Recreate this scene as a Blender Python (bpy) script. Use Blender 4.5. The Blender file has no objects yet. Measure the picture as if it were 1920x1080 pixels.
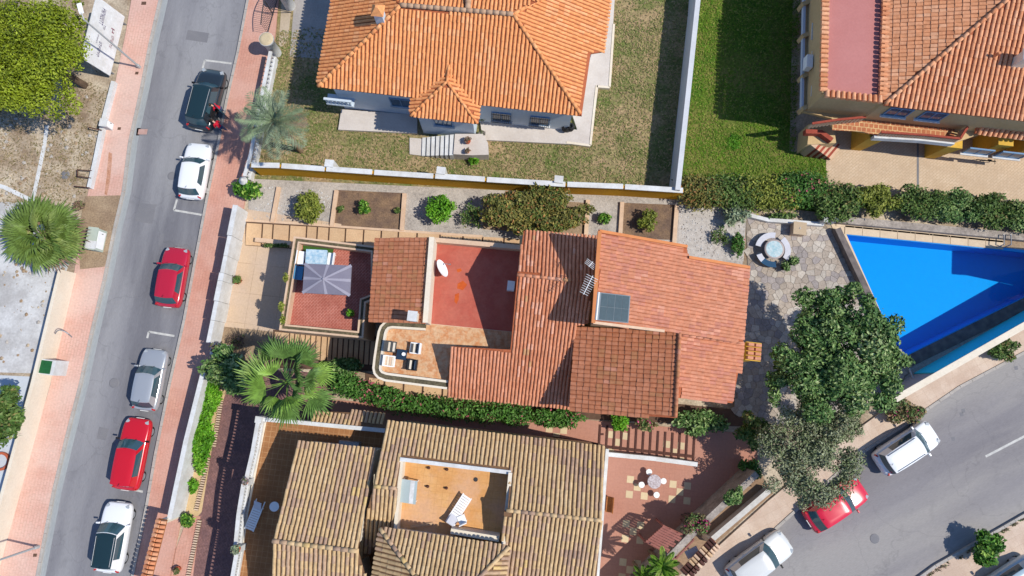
import bpy, bmesh, math, random
from mathutils import Vector, Matrix
RN = random.Random(11)
SC = bpy.context.scene
COL = SC.collection
PI = math.pi
# ------------------------------------------------------------------ camera
FPX, TILT, CH = 1300.0, math.radians(8.0), 48.0
cam_d = bpy.data.cameras.new('camera'); cam = bpy.data.objects.new('camera', cam_d); COL.objects.link(cam)
cam_d.sensor_width = 36; cam_d.lens = 36 * FPX / 1920; cam_d.clip_end = 2000
cam.location = (0, 0, CH); cam.rotation_euler = (TILT, 0, 0); SC.camera = cam
# ------------------------------------------------------------------ sky, sun, exposure
SUN_EL = math.radians(52); SUN_AZ = Vector((0.977, -0.213, 0))
world = bpy.data.worlds.new('World'); SC.world = world; world.use_nodes = True
wn = world.node_tree.nodes; wl = world.node_tree.links
sky = wn.new('ShaderNodeTexSky'); sky.sky_type = 'NISHITA'; sky.sun_disc = False; sky.ozone_density = 7.0; sky.dust_density = 0.2; sky.air_density = 1.0
sky.sun_elevation = SUN_EL; sky.sun_rotation = math.atan2(SUN_AZ.x, SUN_AZ.y)
wl.new(sky.outputs[0], wn['Background'].inputs[0]); wn['Background'].inputs[1].default_value = 0.15
sun_d = bpy.data.lights.new('sun', 'SUN'); sun_d.energy = 4.4; sun_d.angle = math.radians(0.5); sun_d.color = (1, .95, .845)
sun = bpy.data.objects.new('sun', sun_d); COL.objects.link(sun); sun.location = (40, -10, 60)
sun.rotation_euler = Vector((-math.cos(SUN_EL) * SUN_AZ.x, -math.cos(SUN_EL) * SUN_AZ.y, -math.sin(SUN_EL))).to_track_quat('-Z', 'Y').to_euler()
SC.view_settings.view_transform = 'Standard'; SC.view_settings.look = 'None'
SC.view_settings.exposure = 0.13; SC.view_settings.gamma = 1; SC.view_settings.use_curve_mapping = False

# ------------------------------------------------------------------ survey helpers: a point of the photo at a known height -> metres
CT, ST = math.cos(TILT), math.sin(TILT)
def ray(u, v):
    dx = (u - 960) / FPX; dy = (540 - v) / FPX
    return Vector((dx, dy * CT + ST, dy * ST - CT))
def P(u, v, h=0.0):
    d = ray(u, v); t = (h - CH) / d.z
    return Vector((d.x * t, d.y * t, h))
def on_plane(u, v, a, n):
    d = ray(u, v); o = Vector((0, 0, CH)); t = (a - o).dot(n) / d.dot(n)
    return o + d * t
def proj(p):
    x, y, z = p.x, p.y, p.z - CH
    yc = y * CT + z * ST; zc = -y * ST + z * CT
    if zc > -1: return None
    return 960 + FPX * x / -zc, 540 - FPX * yc / -zc
EX = (P(1133, 838, 5) - P(725, 790, 5)).normalized(); EY = Vector((-EX.y, EX.x, 0)); SITE = math.atan2(EX.y, EX.x)
ROADDIR = (P(302, 0) - P(153, 720)).normalized(); ROADA = math.atan2(ROADDIR.y, ROADDIR.x)
LANE2 = (P(1920, 818) - P(1848, 855)).normalized(); LANE2A = math.atan2(LANE2.y, LANE2.x)

# ------------------------------------------------------------------ materials
GAIN = 1.38
def lin(c):
    c /= 255.0
    return c / 12.92 if c <= .04045 else ((c + .055) / 1.055) ** 2.4
def A(r, g, b, k=1.0):
    return tuple(max(.004, min(.84, lin(x) / GAIN * k)) for x in (r, g, b))
def ng(m):
    m.use_nodes = True; return m.node_tree.nodes, m.node_tree.links
def mat(name, col, var=None, scale=.8, amt=.6, var2=None, scale2=.25, amt2=.6, fine=14, famt=.18, rough=.85, spec=.25, metal=0,
        bump=0., cracks=None, spots=0., rot=0., stretch=(1, 1, 1), rand=0., grid=None, coat=0., emit=None):
    m = bpy.data.materials.new(name); N, L = ng(m); b = N['Principled BSDF']
    b.inputs['Roughness'].default_value = rough; b.inputs['Metallic'].default_value = metal
    b.inputs['Specular IOR Level'].default_value = spec; b.inputs['Coat Weight'].default_value = coat; b.inputs['Coat Roughness'].default_value = .06
    geo = N.new('ShaderNodeNewGeometry'); mp = N.new('ShaderNodeMapping'); mp.vector_type = 'TEXTURE'
    mp.inputs['Rotation'].default_value = (0, 0, rot); mp.inputs['Scale'].default_value = stretch
    L.new(geo.outputs['Position'], mp.inputs['Vector'])
    def noise(sc, det=5):
        t = N.new('ShaderNodeTexNoise'); t.inputs['Scale'].default_value = sc; t.inputs['Detail'].default_value = det
        t.inputs['Roughness'].default_value = .62
        L.new(mp.outputs[0], t.inputs['Vector']); return t
    def mix(fac, a, c, bt='MIX'):
        x = N.new('ShaderNodeMix'); x.data_type = 'RGBA'; x.blend_type = bt
        if isinstance(fac, float): x.inputs[0].default_value = fac
        else: L.new(fac, x.inputs[0])
        for s, w in ((6, a), (7, c)):
            if isinstance(w, tuple): x.inputs[s].default_value = (*w[:3], 1)
            else: L.new(w, x.inputs[s])
        return x.outputs[2]
    def ramp(o, lo, hi, mx):
        r = N.new('ShaderNodeMapRange'); r.inputs[1].default_value = lo; r.inputs[2].default_value = hi
        r.inputs[3].default_value = 0; r.inputs[4].default_value = mx; L.new(o, r.inputs[0]); return r.outputs[0]
    out = col
    if grid:
        w, h, gr, mcol, ms, off, c2 = grid
        gm = N.new('ShaderNodeMapping'); gm.vector_type = 'TEXTURE'; gm.inputs['Rotation'].default_value = (0, 0, gr)
        L.new(geo.outputs['Position'], gm.inputs['Vector'])
        bt = N.new('ShaderNodeTexBrick'); bt.inputs['Scale'].default_value = 1; bt.inputs['Brick Width'].default_value = w
        bt.inputs['Row Height'].default_value = h; bt.inputs['Mortar Size'].default_value = ms; bt.offset = off
        bt.inputs['Mortar Smooth'].default_value = .3
        bt.inputs['Color1'].default_value = (*col[:3], 1); bt.inputs['Color2'].default_value = (*c2[:3], 1); bt.inputs['Mortar'].default_value = (*mcol[:3], 1)
        L.new(gm.outputs[0], bt.inputs['Vector']); out = bt.outputs['Color']
    if var: out = mix(ramp(noise(scale).outputs[0], .38, .64, amt), out, var)
    if var2: out = mix(ramp(noise(scale2, 6).outputs[0], .42, .6, amt2), out, var2)
    nf = noise(fine, 4)
    def plain_noise(sc, det=3):
        t = N.new('ShaderNodeTexNoise'); t.inputs['Scale'].default_value = sc; t.inputs['Detail'].default_value = det; L.new(geo.outputs['Position'], t.inputs['Vector']); return t
    if spots: out = mix(ramp(plain_noise(.9).outputs[0], .60, .72, spots), out, tuple(c * .55 for c in col[:3]))
    if cracks:
        vt = N.new('ShaderNodeTexVoronoi'); vt.feature = 'DISTANCE_TO_EDGE'; vt.inputs['Scale'].default_value = cracks[0]
        va = N.new('ShaderNodeVectorMath'); va.operation = 'ADD'; wb = plain_noise(.7, 5); sc_ = N.new('ShaderNodeVectorMath'); sc_.operation = 'SCALE'; sc_.inputs['Scale'].default_value = 2.2
        L.new(wb.outputs['Color'], sc_.inputs[0]); L.new(geo.outputs['Position'], va.inputs[0]); L.new(sc_.outputs[0], va.inputs[1]); L.new(va.outputs[0], vt.inputs['Vector'])
        ck = N.new('ShaderNodeMapRange'); ck.inputs[1].default_value = 0; ck.inputs[2].default_value = cracks[1]; ck.inputs[3].default_value = cracks[2]; ck.inputs[4].default_value = 0
        L.new(vt.outputs['Distance'], ck.inputs[0]); out = mix(ck.outputs[0], out, tuple(c * .4 for c in col[:3]))
    if famt:
        br = N.new('ShaderNodeMapRange'); br.inputs[1].default_value = .3; br.inputs[2].default_value = .7
        br.inputs[3].default_value = 1 - famt; br.inputs[4].default_value = 1 + famt; L.new(nf.outputs[0], br.inputs[0])
        cb = N.new('ShaderNodeCombineColor')
        for i in range(3): L.new(br.outputs[0], cb.inputs[i])
        out = mix(1.0, out, cb.outputs[0], 'MULTIPLY')
    if rand:
        oi = N.new('ShaderNodeObjectInfo'); br = N.new('ShaderNodeMapRange'); br.inputs[3].default_value = 1 - rand; br.inputs[4].default_value = 1 + rand
        L.new(oi.outputs['Random'], br.inputs[0]); cb = N.new('ShaderNodeCombineColor')
        for i in range(3): L.new(br.outputs[0], cb.inputs[i])
        out = mix(1.0, out, cb.outputs[0], 'MULTIPLY')
    if isinstance(out, tuple): b.inputs['Base Color'].default_value = (*out[:3], 1)
    else: L.new(out, b.inputs['Base Color'])
    if bump:
        bp = N.new('ShaderNodeBump'); bp.inputs['Strength'].default_value = bump; bp.inputs['Distance'].default_value = .05
        L.new(nf.outputs[0], bp.inputs['Height']); L.new(bp.outputs[0], b.inputs['Normal'])
    return m
def leafmat(name, col, var):
    m = mat(name, col, var, scale=1.6, amt=.8, fine=5, famt=.3, rough=.6, spec=.3)
    return m

M = {}
M['dirt'] = mat('dirt', A(186, 165, 140), A(146, 124, 102), .7, .9, A(216, 200, 176), .33, .9, fine=7, famt=.28, bump=.4)
M['soil'] = mat('soil', A(120, 98, 84), A(160, 130, 100), 1.2, .7, fine=10, famt=.3, bump=.5)
M['soil_pale'] = mat('soil_pale', A(160, 135, 110), A(190, 165, 135), .9, .7, fine=10, famt=.25, bump=.5)
M['asphalt'] = mat('asphalt', A(142, 141, 146), A(118, 117, 123), .3, .9, A(166, 165, 167), .22, .8, fine=22, famt=.1, rot=ROADA, stretch=(6, 1, 1), bump=.15, cracks=(.22, .012, .22), spots=.25)
M['asphalt2'] = mat('asphalt2', A(152, 148, 150), A(132, 128, 132), .28, .9, A(170, 165, 161), .19, .8, fine=22, famt=.1, rot=LANE2A, stretch=(6, 1, 1), bump=.15, cracks=(.2, .011, .2), spots=.2)
M['gutter'] = mat('gutter', A(176, 180, 180), A(160, 163, 166), .8, .6, fine=12, famt=.1, rot=ROADA, stretch=(4, 1, 1))
M['patch'] = mat('patch', A(132, 131, 135), A(144, 142, 144), 1.2, .6, fine=20, famt=.12)
M['pave_pink'] = mat('pave_pink', A(230, 188, 172), A(220, 170, 152), .9, .6, A(238, 206, 192), .3, .6, fine=9, famt=.1, rot=ROADA, stretch=(1, 1.6, 1), bump=.12,
                     grid=(.40, .20, ROADA, A(200, 158, 140), .012, .5, A(234, 186, 170)))
M['pave_pink2'] = mat('pave_pink2', A(224, 168, 146), A(206, 146, 126), .8, .6, A(230, 186, 170), .3, .5, fine=9, famt=.1, rot=ROADA, bump=.12,
                      grid=(.40, .20, ROADA, A(190, 140, 120), .012, .5, A(218, 160, 140)))
M['pave_tan'] = mat('pave_tan', A(226, 202, 182), A(208, 180, 158), .6, .6, A(198, 170, 150), .3, .4, fine=9, famt=.08, grid=(.6, .6, LANE2A, A(204, 176, 154), .01, .0, A(230, 208, 188)))
M['kerb'] = mat('kerb', A(196, 188, 180), A(170, 164, 158), 1.5, .6, fine=14, famt=.12)
M['concrete'] = mat('concrete', A(206, 204, 204), A(176, 172, 168), .35, .8, A(232, 232, 232), .5, .7, fine=6, famt=.12)
M['concrete_white'] = mat('concrete_white', A(216, 222, 230), A(200, 205, 212), .5, .6, fine=8, famt=.06)
M['white'] = mat('white_paint', A(236, 237, 238), A(206, 202, 196), 1.4, .6, fine=8, famt=.07, rough=.7)
M['white_line'] = mat('road_paint', A(222, 220, 214), A(186, 184, 180), 2.5, .8, fine=18, famt=.12, rough=.7)
M['cream'] = mat('cream_render', A(248, 236, 216), A(240, 222, 198), .6, .6, fine=8, famt=.07)
M['cream_pink'] = mat('cream_pink_render', A(236, 204, 174), A(216, 178, 148), .8, .6, fine=8, famt=.08)
M['yellow'] = mat('yellow_render', A(222, 164, 22), A(206, 148, 22), .7, .6, fine=6, famt=.08)
M['ochre'] = mat('ochre_render', A(222, 190, 142), A(206, 172, 122), .5, .6, fine=6, famt=.08)
M['ochre2'] = mat('ochre_bright', A(236, 190, 80), A(220, 170, 70), .5, .6, fine=6, famt=.08)
M['lawn'] = mat('dry_lawn', A(136, 130, 84), A(104, 122, 56), .9, .95, A(180, 154, 118), .4, .95, fine=5, famt=.45, bump=.5)
M['lawn_green'] = mat('green_lawn', A(88, 116, 26), A(62, 104, 12), .8, .85, A(140, 128, 70), .25, .75, fine=5, famt=.4, bump=.5)
M['gravel'] = mat('gravel', A(198, 188, 178), A(150, 142, 136), 5, .7, A(216, 206, 196), .5, .6, fine=26, famt=.3, bump=.6)
M['gravel_white'] = mat('white_gravel', A(214, 206, 198), A(180, 170, 162), 3, .6, fine=24, famt=.28, bump=.6)
M['drive'] = mat('driveway_slab', A(220, 190, 160), A(200, 172, 148), .5, .7, A(226, 202, 180), .25, .5, fine=8, famt=.08, grid=(2.1, 2.1, SITE, A(186, 156, 128), .02, 0., A(224, 196, 166)))
M['slab'] = mat('paving_slab', A(228, 192, 152), A(212, 172, 134), 1.0, .7, fine=9, famt=.1, rand=.06)
M['joint'] = mat('dark_joint', A(112, 86, 70), A(90, 68, 56), 2, .6, fine=14, famt=.2)
M['timber_and_shade'] = mat('dark_timber', A(98, 64, 56), A(78, 50, 46), 2, .6, fine=12, famt=.2)  # also colours the cast shade bars on the side path
M['patio_red'] = mat('red_patio_tile', A(196, 140, 120), A(182, 124, 104), .4, .7, A(206, 156, 138), .2, .5, fine=7, famt=.07, grid=(.33, .33, SITE, A(176, 122, 104), .008, 0., A(200, 144, 124)))
M['patio_cream'] = mat('cream_patio_tile', A(230, 208, 170), A(214, 192, 158), 2, .5, fine=8, famt=.06, rand=.05)
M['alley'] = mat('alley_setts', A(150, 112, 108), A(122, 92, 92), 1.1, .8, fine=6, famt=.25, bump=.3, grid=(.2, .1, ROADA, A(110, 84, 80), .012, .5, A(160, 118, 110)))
M['brick_edge'] = mat('edging_brick', A(232, 206, 180), A(214, 180, 156), 2, .5, fine=8, famt=.06, rand=.05)
M['plaza'] = mat('plaza_setts', A(222, 196, 166), A(204, 178, 150), .8, .6, fine=8, famt=.08, grid=(.34, .17, SITE + .785, A(196, 168, 140), .014, .5, A(228, 204, 176)))
M['stone1'] = mat('flagstone_tan', A(190, 176, 162), A(172, 158, 146), 1.5, .7, fine=8, famt=.18, rand=.12, bump=.3)
M['stone2'] = mat('flagstone_grey', A(176, 166, 162), A(156, 146, 144), 1.5, .7, fine=8, famt=.18, rand=.12, bump=.3)
M['stone3'] = mat('flagstone_cream', A(206, 196, 184), A(186, 174, 162), 1.5, .7, fine=8, famt=.16, rand=.1, bump=.3)
M['stonewall'] = mat('stone_wall', A(176, 164, 154), A(134, 124, 118), 2.2, .8, A(206, 194, 182), 1, .5, fine=7, famt=.25, bump=.6)
M['darkstone'] = mat('dark_stone', A(136, 126, 122), A(84, 78, 80), 2, .7, fine=8, famt=.2, bump=.4)
M['coping'] = mat('pool_coping', A(234, 212, 182), A(218, 192, 162), 1.2, .6, fine=9, famt=.07, rand=.05)
M['pool_blue'] = mat('pool_plaster', (.006, .285, .70), (.006, .27, .67), .6, .4, fine=3, famt=.03, rough=.5)
M['pool_wall'] = mat('turquoise_render', (.03, .60, .80), (.03, .54, .74), .6, .6, fine=6, famt=.06)
M['red_floor'] = mat('red_roof_paint', A(200, 106, 88), A(188, 90, 76), .5, .7, A(208, 124, 104), 1.1, .5, fine=7, famt=.08, spots=.2)
M['pink_floor'] = mat('pink_roof_paint', A(204, 136, 130), A(194, 124, 118), .5, .6, fine=7, famt=.05)
M['terr_tile'] = mat('mottled_terrace_tile', A(224, 170, 126), A(208, 132, 80), 1.7, .8, A(232, 198, 160), 3.1, .75, fine=8, famt=.12, grid=(.3, .3, SITE, A(200, 150, 110), .012, 0., A(226, 172, 126)))
M['a_floor'] = mat('terracotta_tile', A(184, 106, 90), A(168, 90, 76), 1, .6, fine=7, famt=.12, grid=(.30, .15, SITE + .95, A(216, 148, 132), .02, .5, A(192, 116, 100)))
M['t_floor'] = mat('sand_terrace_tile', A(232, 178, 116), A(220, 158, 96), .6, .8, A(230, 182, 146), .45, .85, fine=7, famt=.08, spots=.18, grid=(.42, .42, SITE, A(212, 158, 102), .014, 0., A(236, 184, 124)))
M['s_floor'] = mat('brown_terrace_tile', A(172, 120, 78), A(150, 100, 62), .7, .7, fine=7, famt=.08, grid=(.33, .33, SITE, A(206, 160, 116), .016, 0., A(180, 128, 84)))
M['trough'] = mat('trough_soil', A(92, 84, 66), A(128, 118, 92), 3, .8, fine=9, famt=.4, bump=.6)
M['grey_metal'] = mat('grey_metal', (.30, .31, .33), None, fine=9, famt=.06, rough=.45, metal=.6)
M['dark_metal'] = mat('dark_metal', (.035, .035, .04), None, fine=9, famt=.1, rough=.5)
M['lamp_metal'] = mat('lamp_metal', (.46, .47, .47), None, fine=9, famt=.06, rough=.4, metal=.3)
M['white_plastic'] = mat('white_plastic', (.80, .80, .80), (.72, .72, .72), 3, .4, fine=9, famt=.03, rough=.45)
M['black_plastic'] = mat('black_plastic', (.02, .02, .022), None, famt=.1, rough=.5)
M['wood'] = mat('wood', A(196, 126, 70), A(160, 96, 54), 3, .7, fine=12, famt=.2)
M['pergola_wood'] = mat('pergola_wood', A(170, 110, 100), A(150, 94, 86), 3, .7, fine=12, famt=.15)
M['green_turf'] = mat('artificial_turf', A(70, 108, 44), A(58, 94, 36), 3, .6, fine=16, famt=.2)
M['green_box'] = mat('green_panel', A(36, 104, 58), A(30, 88, 48), 4, .6, fine=12, famt=.2)
M['parasol'] = mat('grey_canvas', A(140, 136, 152), A(126, 122, 140), 1, .5, fine=10, famt=.05)
M['parasol_pale'] = mat('pale_canvas_seam', A(172, 168, 182), A(160, 156, 172), 1, .5, fine=10, famt=.05)
M['cloth_blue'] = mat('patterned_cloth', A(214, 232, 242), A(120, 178, 212), 4.5, .8, fine=8, famt=.06)
M['blue_cover'] = mat('blue_cover', A(110, 170, 205), A(90, 150, 190), 3, .5, fine=8, famt=.05)
M['mosaic'] = mat('mosaic_top', A(214, 228, 232), A(150, 196, 208), 5, .8, fine=9, famt=.08)
M['cushion'] = mat('white_cushion', A(226, 226, 234), A(206, 206, 218), 2, .5, fine=8, famt=.05)
M['cushion_blue'] = mat('blue_cushion', A(50, 90, 125), A(40, 76, 108), 2, .5, fine=8, famt=.08)
M['stripe_grey'] = mat('grey_fabric', A(92, 92, 92), A(76, 76, 80), 3, .6, fine=9, famt=.12)
M['terracotta'] = mat('terracotta', A(206, 110, 78), A(186, 92, 64), 2, .6, fine=8, famt=.1)
M['pane'] = mat('window_glass', (.05, .10, .17), (.03, .06, .10), 1.2, .6, famt=.05, rough=.08, spec=.6)
M['frame_blue'] = mat('pale_blue_frame', A(120, 160, 200), None, famt=.05, rough=.5)
M['glass_table'] = mat('frosted_glass', A(186, 200, 200), A(200, 212, 212), 1, .5, famt=.04, rough=.15, spec=.5)
M['solar'] = mat('solar_cells', (.032, .062, .082), (.045, .08, .10), 2, .6, fine=6, famt=.1, rough=.55, spec=.2)
M['bark'] = mat('bark', A(120, 98, 80), A(90, 74, 62), 4, .8, fine=12, famt=.3, bump=.6)
M['palmbark'] = mat('palm_bark', A(160, 136, 110), A(120, 100, 80), 4, .8, fine=10, famt=.3, bump=.6)
M['skin'] = mat('skin', (.55, .33, .24), None, famt=.04, rough=.6)
M['red_cloth'] = mat('red_cloth', (.55, .012, .03), (.45, .01, .025), 4, .5, famt=.06, rough=.8)
M['jeans'] = mat('dark_denim', (.035, .05, .11), (.05, .07, .14), 6, .5, famt=.1, rough=.85)
M['hair'] = mat('dark_hair', (.03, .018, .012), None, famt=.2, rough=.6)
M['shoe'] = mat('shoe', (.05, .05, .05), None, famt=.1, rough=.6)
M['tyre'] = mat('tyre_rubber', (.018, .018, .019), None, famt=.15, rough=.85)
M['rim'] = mat('alloy', (.55, .56, .58), None, famt=.04, rough=.3, metal=.7)
M['car_glass'] = mat('car_glass', (.032, .075, .098), (.045, .10, .12), 1.5, .5, famt=.04, rough=.06, spec=.7)
M['car_black'] = mat('car_trim', (.015, .015, .017), None, famt=.1, rough=.45)
M['lens_red'] = mat('tail_lens', (.45, .015, .015), None, famt=.03, rough=.15, spec=.5)
M['lens_clear'] = mat('head_lens', (.34, .37, .40), None, famt=.04, rough=.12, spec=.6)
M['plate'] = mat('plate_white', (.75, .75, .74), None, famt=.02, rough=.5)
def paint(name, c, metal=0.0, rough=.22): return mat(name, c, None, famt=.015, rough=rough, spec=.5, metal=metal, coat=.7)
# roof tiles: (material, weight) lists
def tiles_of(prefix, cols, k=1.0):
    return [(mat(f'{prefix}_{i}', A(*c, k), A(*[int(x * .86) for x in c], k), 2.5, .6, fine=6, famt=.14, rough=.8), w) for i, (c, w) in enumerate(cols)]
T_VILLA = tiles_of('villa_tile', [((244, 168, 110), 6), ((242, 162, 103), 5), ((247, 176, 122), 3), ((236, 154, 98), 2)], 1.16)
T_HOUSE = tiles_of('house_tile', [((226, 156, 122), 5), ((220, 148, 112), 4), ((212, 138, 102), 3), ((234, 172, 142), 2), ((204, 154, 110), 1)], 1.14)
T_FLAT = tiles_of('flat_tile', [((228, 154, 122), 6), ((224, 148, 114), 5), ((216, 142, 118), 3), ((236, 166, 138), 3)])
T_RUST = tiles_of('rust_tile', [((218, 144, 108), 5), ((212, 136, 98), 4), ((206, 140, 98), 2), ((224, 154, 124), 2)], 0.93)
T_APT = tiles_of('apartment_tile', [((242, 172, 128), 5), ((238, 164, 118), 4), ((246, 182, 140), 3), ((228, 150, 106), 2)], 1.05)
T_BEIGE = tiles_of('beige_tile', [((234, 200, 154), 4), ((227, 191, 143), 4), ((213, 177, 145), 3), ((194, 160, 136), 2), ((238, 202, 138), 1)], 0.95)
PAN_O = mat('pan_tile_orange', A(190, 108, 72), A(176, 96, 62), 2, .6, fine=7, famt=.15)
PAN_B = mat('pan_tile_beige', A(140, 106, 78), A(124, 94, 72), 2, .6, fine=7, famt=.15)

# ------------------------------------------------------------------ mesh builder
class MB:
    def __init__(s): s.v = []; s.f = []; s.m = []; s.sm = []
    def face(s, pts, mi=0, smooth=False):
        b = len(s.v); s.v += [Vector(p) for p in pts]; s.f.append(list(range(b, b + len(pts)))); s.m.append(mi); s.sm.append(smooth)
    def idx(s, verts, faces, mi=0, smooth=False):
        b = len(s.v); s.v += [Vector(p) for p in verts]
        for f in faces: s.f.append([b + i for i in f]); s.m.append(mi); s.sm.append(smooth)
    def prism(s, pts, z0, z1, mi=0):
        n = len(pts); a = sum(pts[i][0] * pts[(i + 1) % n][1] - pts[(i + 1) % n][0] * pts[i][1] for i in range(n))
        if a < 0: pts = pts[::-1]
        V = [(p[0], p[1], z0) for p in pts] + [(p[0], p[1], z1) for p in pts]
        F = [list(range(n))[::-1], list(range(n, 2 * n))] + [[i, (i + 1) % n, n + (i + 1) % n, n + i] for i in range(n)]
        s.idx(V, F, mi); return s
    def box(s, c, d, rz=0, mi=0, top=1.0):
        ca, sa = math.cos(rz), math.sin(rz); V = []
        for z, k in ((-1, 1), (1, top)):
            for x, y in ((-1, -1), (1, -1), (1, 1), (-1, 1)):
                X, Y = x * d[0] / 2 * k, y * d[1] / 2 * k
                V.append((c[0] + X * ca - Y * sa, c[1] + X * sa + Y * ca, c[2] + z * d[2] / 2))
        s.idx(V, [[3, 2, 1, 0], [4, 5, 6, 7], [0, 1, 5, 4], [1, 2, 6, 5], [2, 3, 7, 6], [3, 0, 4, 7]], mi); return s
    def tube(s, p0, p1, r0, r1=None, n=8, mi=0, cap=True):
        p0, p1 = Vector(p0), Vector(p1); r1 = r0 if r1 is None else r1; d = (p1 - p0).normalized()
        x = d.orthogonal().normalized(); y = d.cross(x); V = []
        for p, r in ((p0, r0), (p1, r1)):
            for i in range(n):
                a = 2 * PI * i / n; V.append(p + x * math.cos(a) * r + y * math.sin(a) * r)
        s.idx(V, [[i, (i + 1) % n, n + (i + 1) % n, n + i] for i in range(n)], mi, True)
        if cap: s.idx(V, [list(range(n))[::-1], list(range(n, 2 * n))], mi)
        return s
    def path(s, pts, r, n=6, mi=0):
        for a, b in zip(pts[:-1], pts[1:]): s.tube(a, b, r, r, n, mi)
        return s
    def lathe(s, c, prof, n=12, mi=0, smooth=True):
        V = []; F = []
        for r, z in prof:
            for i in range(n):
                a = 2 * PI * i / n; V.append((c[0] + r * math.cos(a), c[1] + r * math.sin(a), c[2] + z))
        for k in range(len(prof) - 1):
            for i in range(n): F.append([k * n + i, k * n + (i + 1) % n, (k + 1) * n + (i + 1) % n, (k + 1) * n + i])
        s.idx(V, F, mi, smooth)
        s.idx(V, [list(range(n))[::-1], [(len(prof) - 1) * n + i for i in range(n)]], mi); return s
    def ring(s, pts, inset, z0, z1, mi=0):
        n = len(pts); a = sum(pts[i][0] * pts[(i + 1) % n][1] - pts[(i + 1) % n][0] * pts[i][1] for i in range(n))
        if a < 0: pts = pts[::-1]
        q = offset(pts, inset)
        V = [(p[0], p[1], z0) for p in pts] + [(p[0], p[1], z1) for p in pts] + [(p[0], p[1], z0) for p in q] + [(p[0], p[1], z1) for p in q]
        F = []
        for i in range(n):
            j = (i + 1) % n
            F += [[i, j, n + j, n + i], [2 * n + j, 2 * n + i, 3 * n + i, 3 * n + j], [n + i, n + j, 3 * n + j, 3 * n + i], [j, i, 2 * n + i, 2 * n + j]]
        s.idx(V, F, mi); return s
    def strip(s, pts, w, z0, z1, mi=0):
        """an open wall along world xy points, thickness w centred"""
        n = len(pts); L = []; Rr = []
        for i in range(n):
            a = Vector(pts[max(i - 1, 0)][:2]); b = Vector(pts[min(i + 1, n - 1)][:2]); d = (b - a).normalized(); nn = Vector((-d.y, d.x))
            p = Vector(pts[i][:2]); L.append(p + nn * w / 2); Rr.append(p - nn * w / 2)
        for i in range(n - 1):
            q = [Rr[i], Rr[i + 1], L[i + 1], L[i]]
            V = [(p.x, p.y, z0) for p in q] + [(p.x, p.y, z1) for p in q]
            F = [[4, 5, 6, 7], [0, 1, 5, 4], [2, 3, 7, 6]]
            if i == 0: F.append([3, 0, 4, 7])
            if i == n - 2: F.append([1, 2, 6, 5])
            s.idx(V, F, mi)
        return s
    def mesh(s, name, mats, off=Vector((0, 0, 0)), smooth=None):
        me = bpy.data.meshes.new(name); me.from_pydata([tuple(v - off) for v in s.v], [], s.f)
        for m in (mats if isinstance(mats, (list, tuple)) else [mats]): me.materials.append(m)
        me.polygons.foreach_set('material_index', s.m)
        me.polygons.foreach_set('use_smooth', s.sm if smooth is None else [smooth] * len(s.f))
        me.update(); return me
def offset(pts, d):
    n = len(pts); out = []
    for i in range(n):
        p = Vector(pts[i][:2]); a = Vector(pts[i - 1][:2]); b = Vector(pts[(i + 1) % n][:2])
        d1 = (p - a).normalized(); d2 = (b - p).normalized(); n1 = Vector((-d1.y, d1.x)); n2 = Vector((-d2.y, d2.x))
        m = (n1 + n2); k = m.length_squared
        out.append(p + m * (2 * d / k if k > .3 else d))
    return out
def wloc(o):
    p = Vector((0, 0, 0))
    while o is not None: p += o.location; o = o.parent
    return p
def build(name, mb, mats, parent=None, local=False, smooth=None, base=None):
    """link the collected shape as one mesh object; world coordinates unless local"""
    if parent is None:
        if local: off = Vector((0, 0, 0))
        else:
            if base is not None: off = Vector(base)
            else:
                xs = [v.x for v in mb.v]; ys = [v.y for v in mb.v]
                off = Vector(((min(xs) + max(xs)) / 2, (min(ys) + max(ys)) / 2, min(v.z for v in mb.v)))
        o = bpy.data.objects.new(name, mb.mesh(name, mats, off, smooth)); o.location = off
    else:
        off = Vector((0, 0, 0)) if local else wloc(parent)
        o = bpy.data.objects.new(name, mb.mesh(name, mats, off, smooth)); o.parent = parent
    COL.objects.link(o); return o
def tag(o, label=None, cat=None, group=None, kind=None):
    if label: o['label'] = label
    if cat: o['category'] = cat
    if group: o['group'] = group
    if kind: o['kind'] = kind
    return o
def thing(name, label, cat, loc=(0, 0, 0), rz=0, group=None):
    o = bpy.data.objects.new(name, None); o.empty_display_size = .3; COL.objects.link(o)
    o.location = loc; o.rotation_euler = (0, 0, rz); return tag(o, label, cat, group)
def copy_tree(o, parent=None):
    c = o.copy(); COL.objects.link(c); c.parent = parent
    for ch in o.children: copy_tree(ch, c)
    return c
def struct(name, mb, m, parent=None):
    o = build(name, mb, m, parent)
    if parent is None: o['kind'] = 'structure'
    return o
def px(pts, h=0.0): return [P(u, v, h) for u, v in pts]
def flat(name, pts, z, m, thick=.05):
    mb = MB(); mb.prism(px(pts, z), z - thick, z); return struct(name, mb, m)
def inside(x, y, poly):
    r = False; n = len(poly)
    for i in range(n):
        x1, y1 = poly[i][0], poly[i][1]; x2, y2 = poly[i - 1][0], poly[i - 1][1]
        if (y1 > y) != (y2 > y) and x < (x2 - x1) * (y - y1) / (y2 - y1) + x1: r = not r
    return r
# =================================================================== THE GROUND
mb = MB(); mb.prism([(-220, -220), (220, -220), (220, 220), (-220, 220)], -2.6, -2.5); struct('subsoil', mb, M['dirt'])
POOL = px([(1583, 440), (1888, 470), (1990, 482), (1990, 522), (1704, 664), (1688, 666)])
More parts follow.
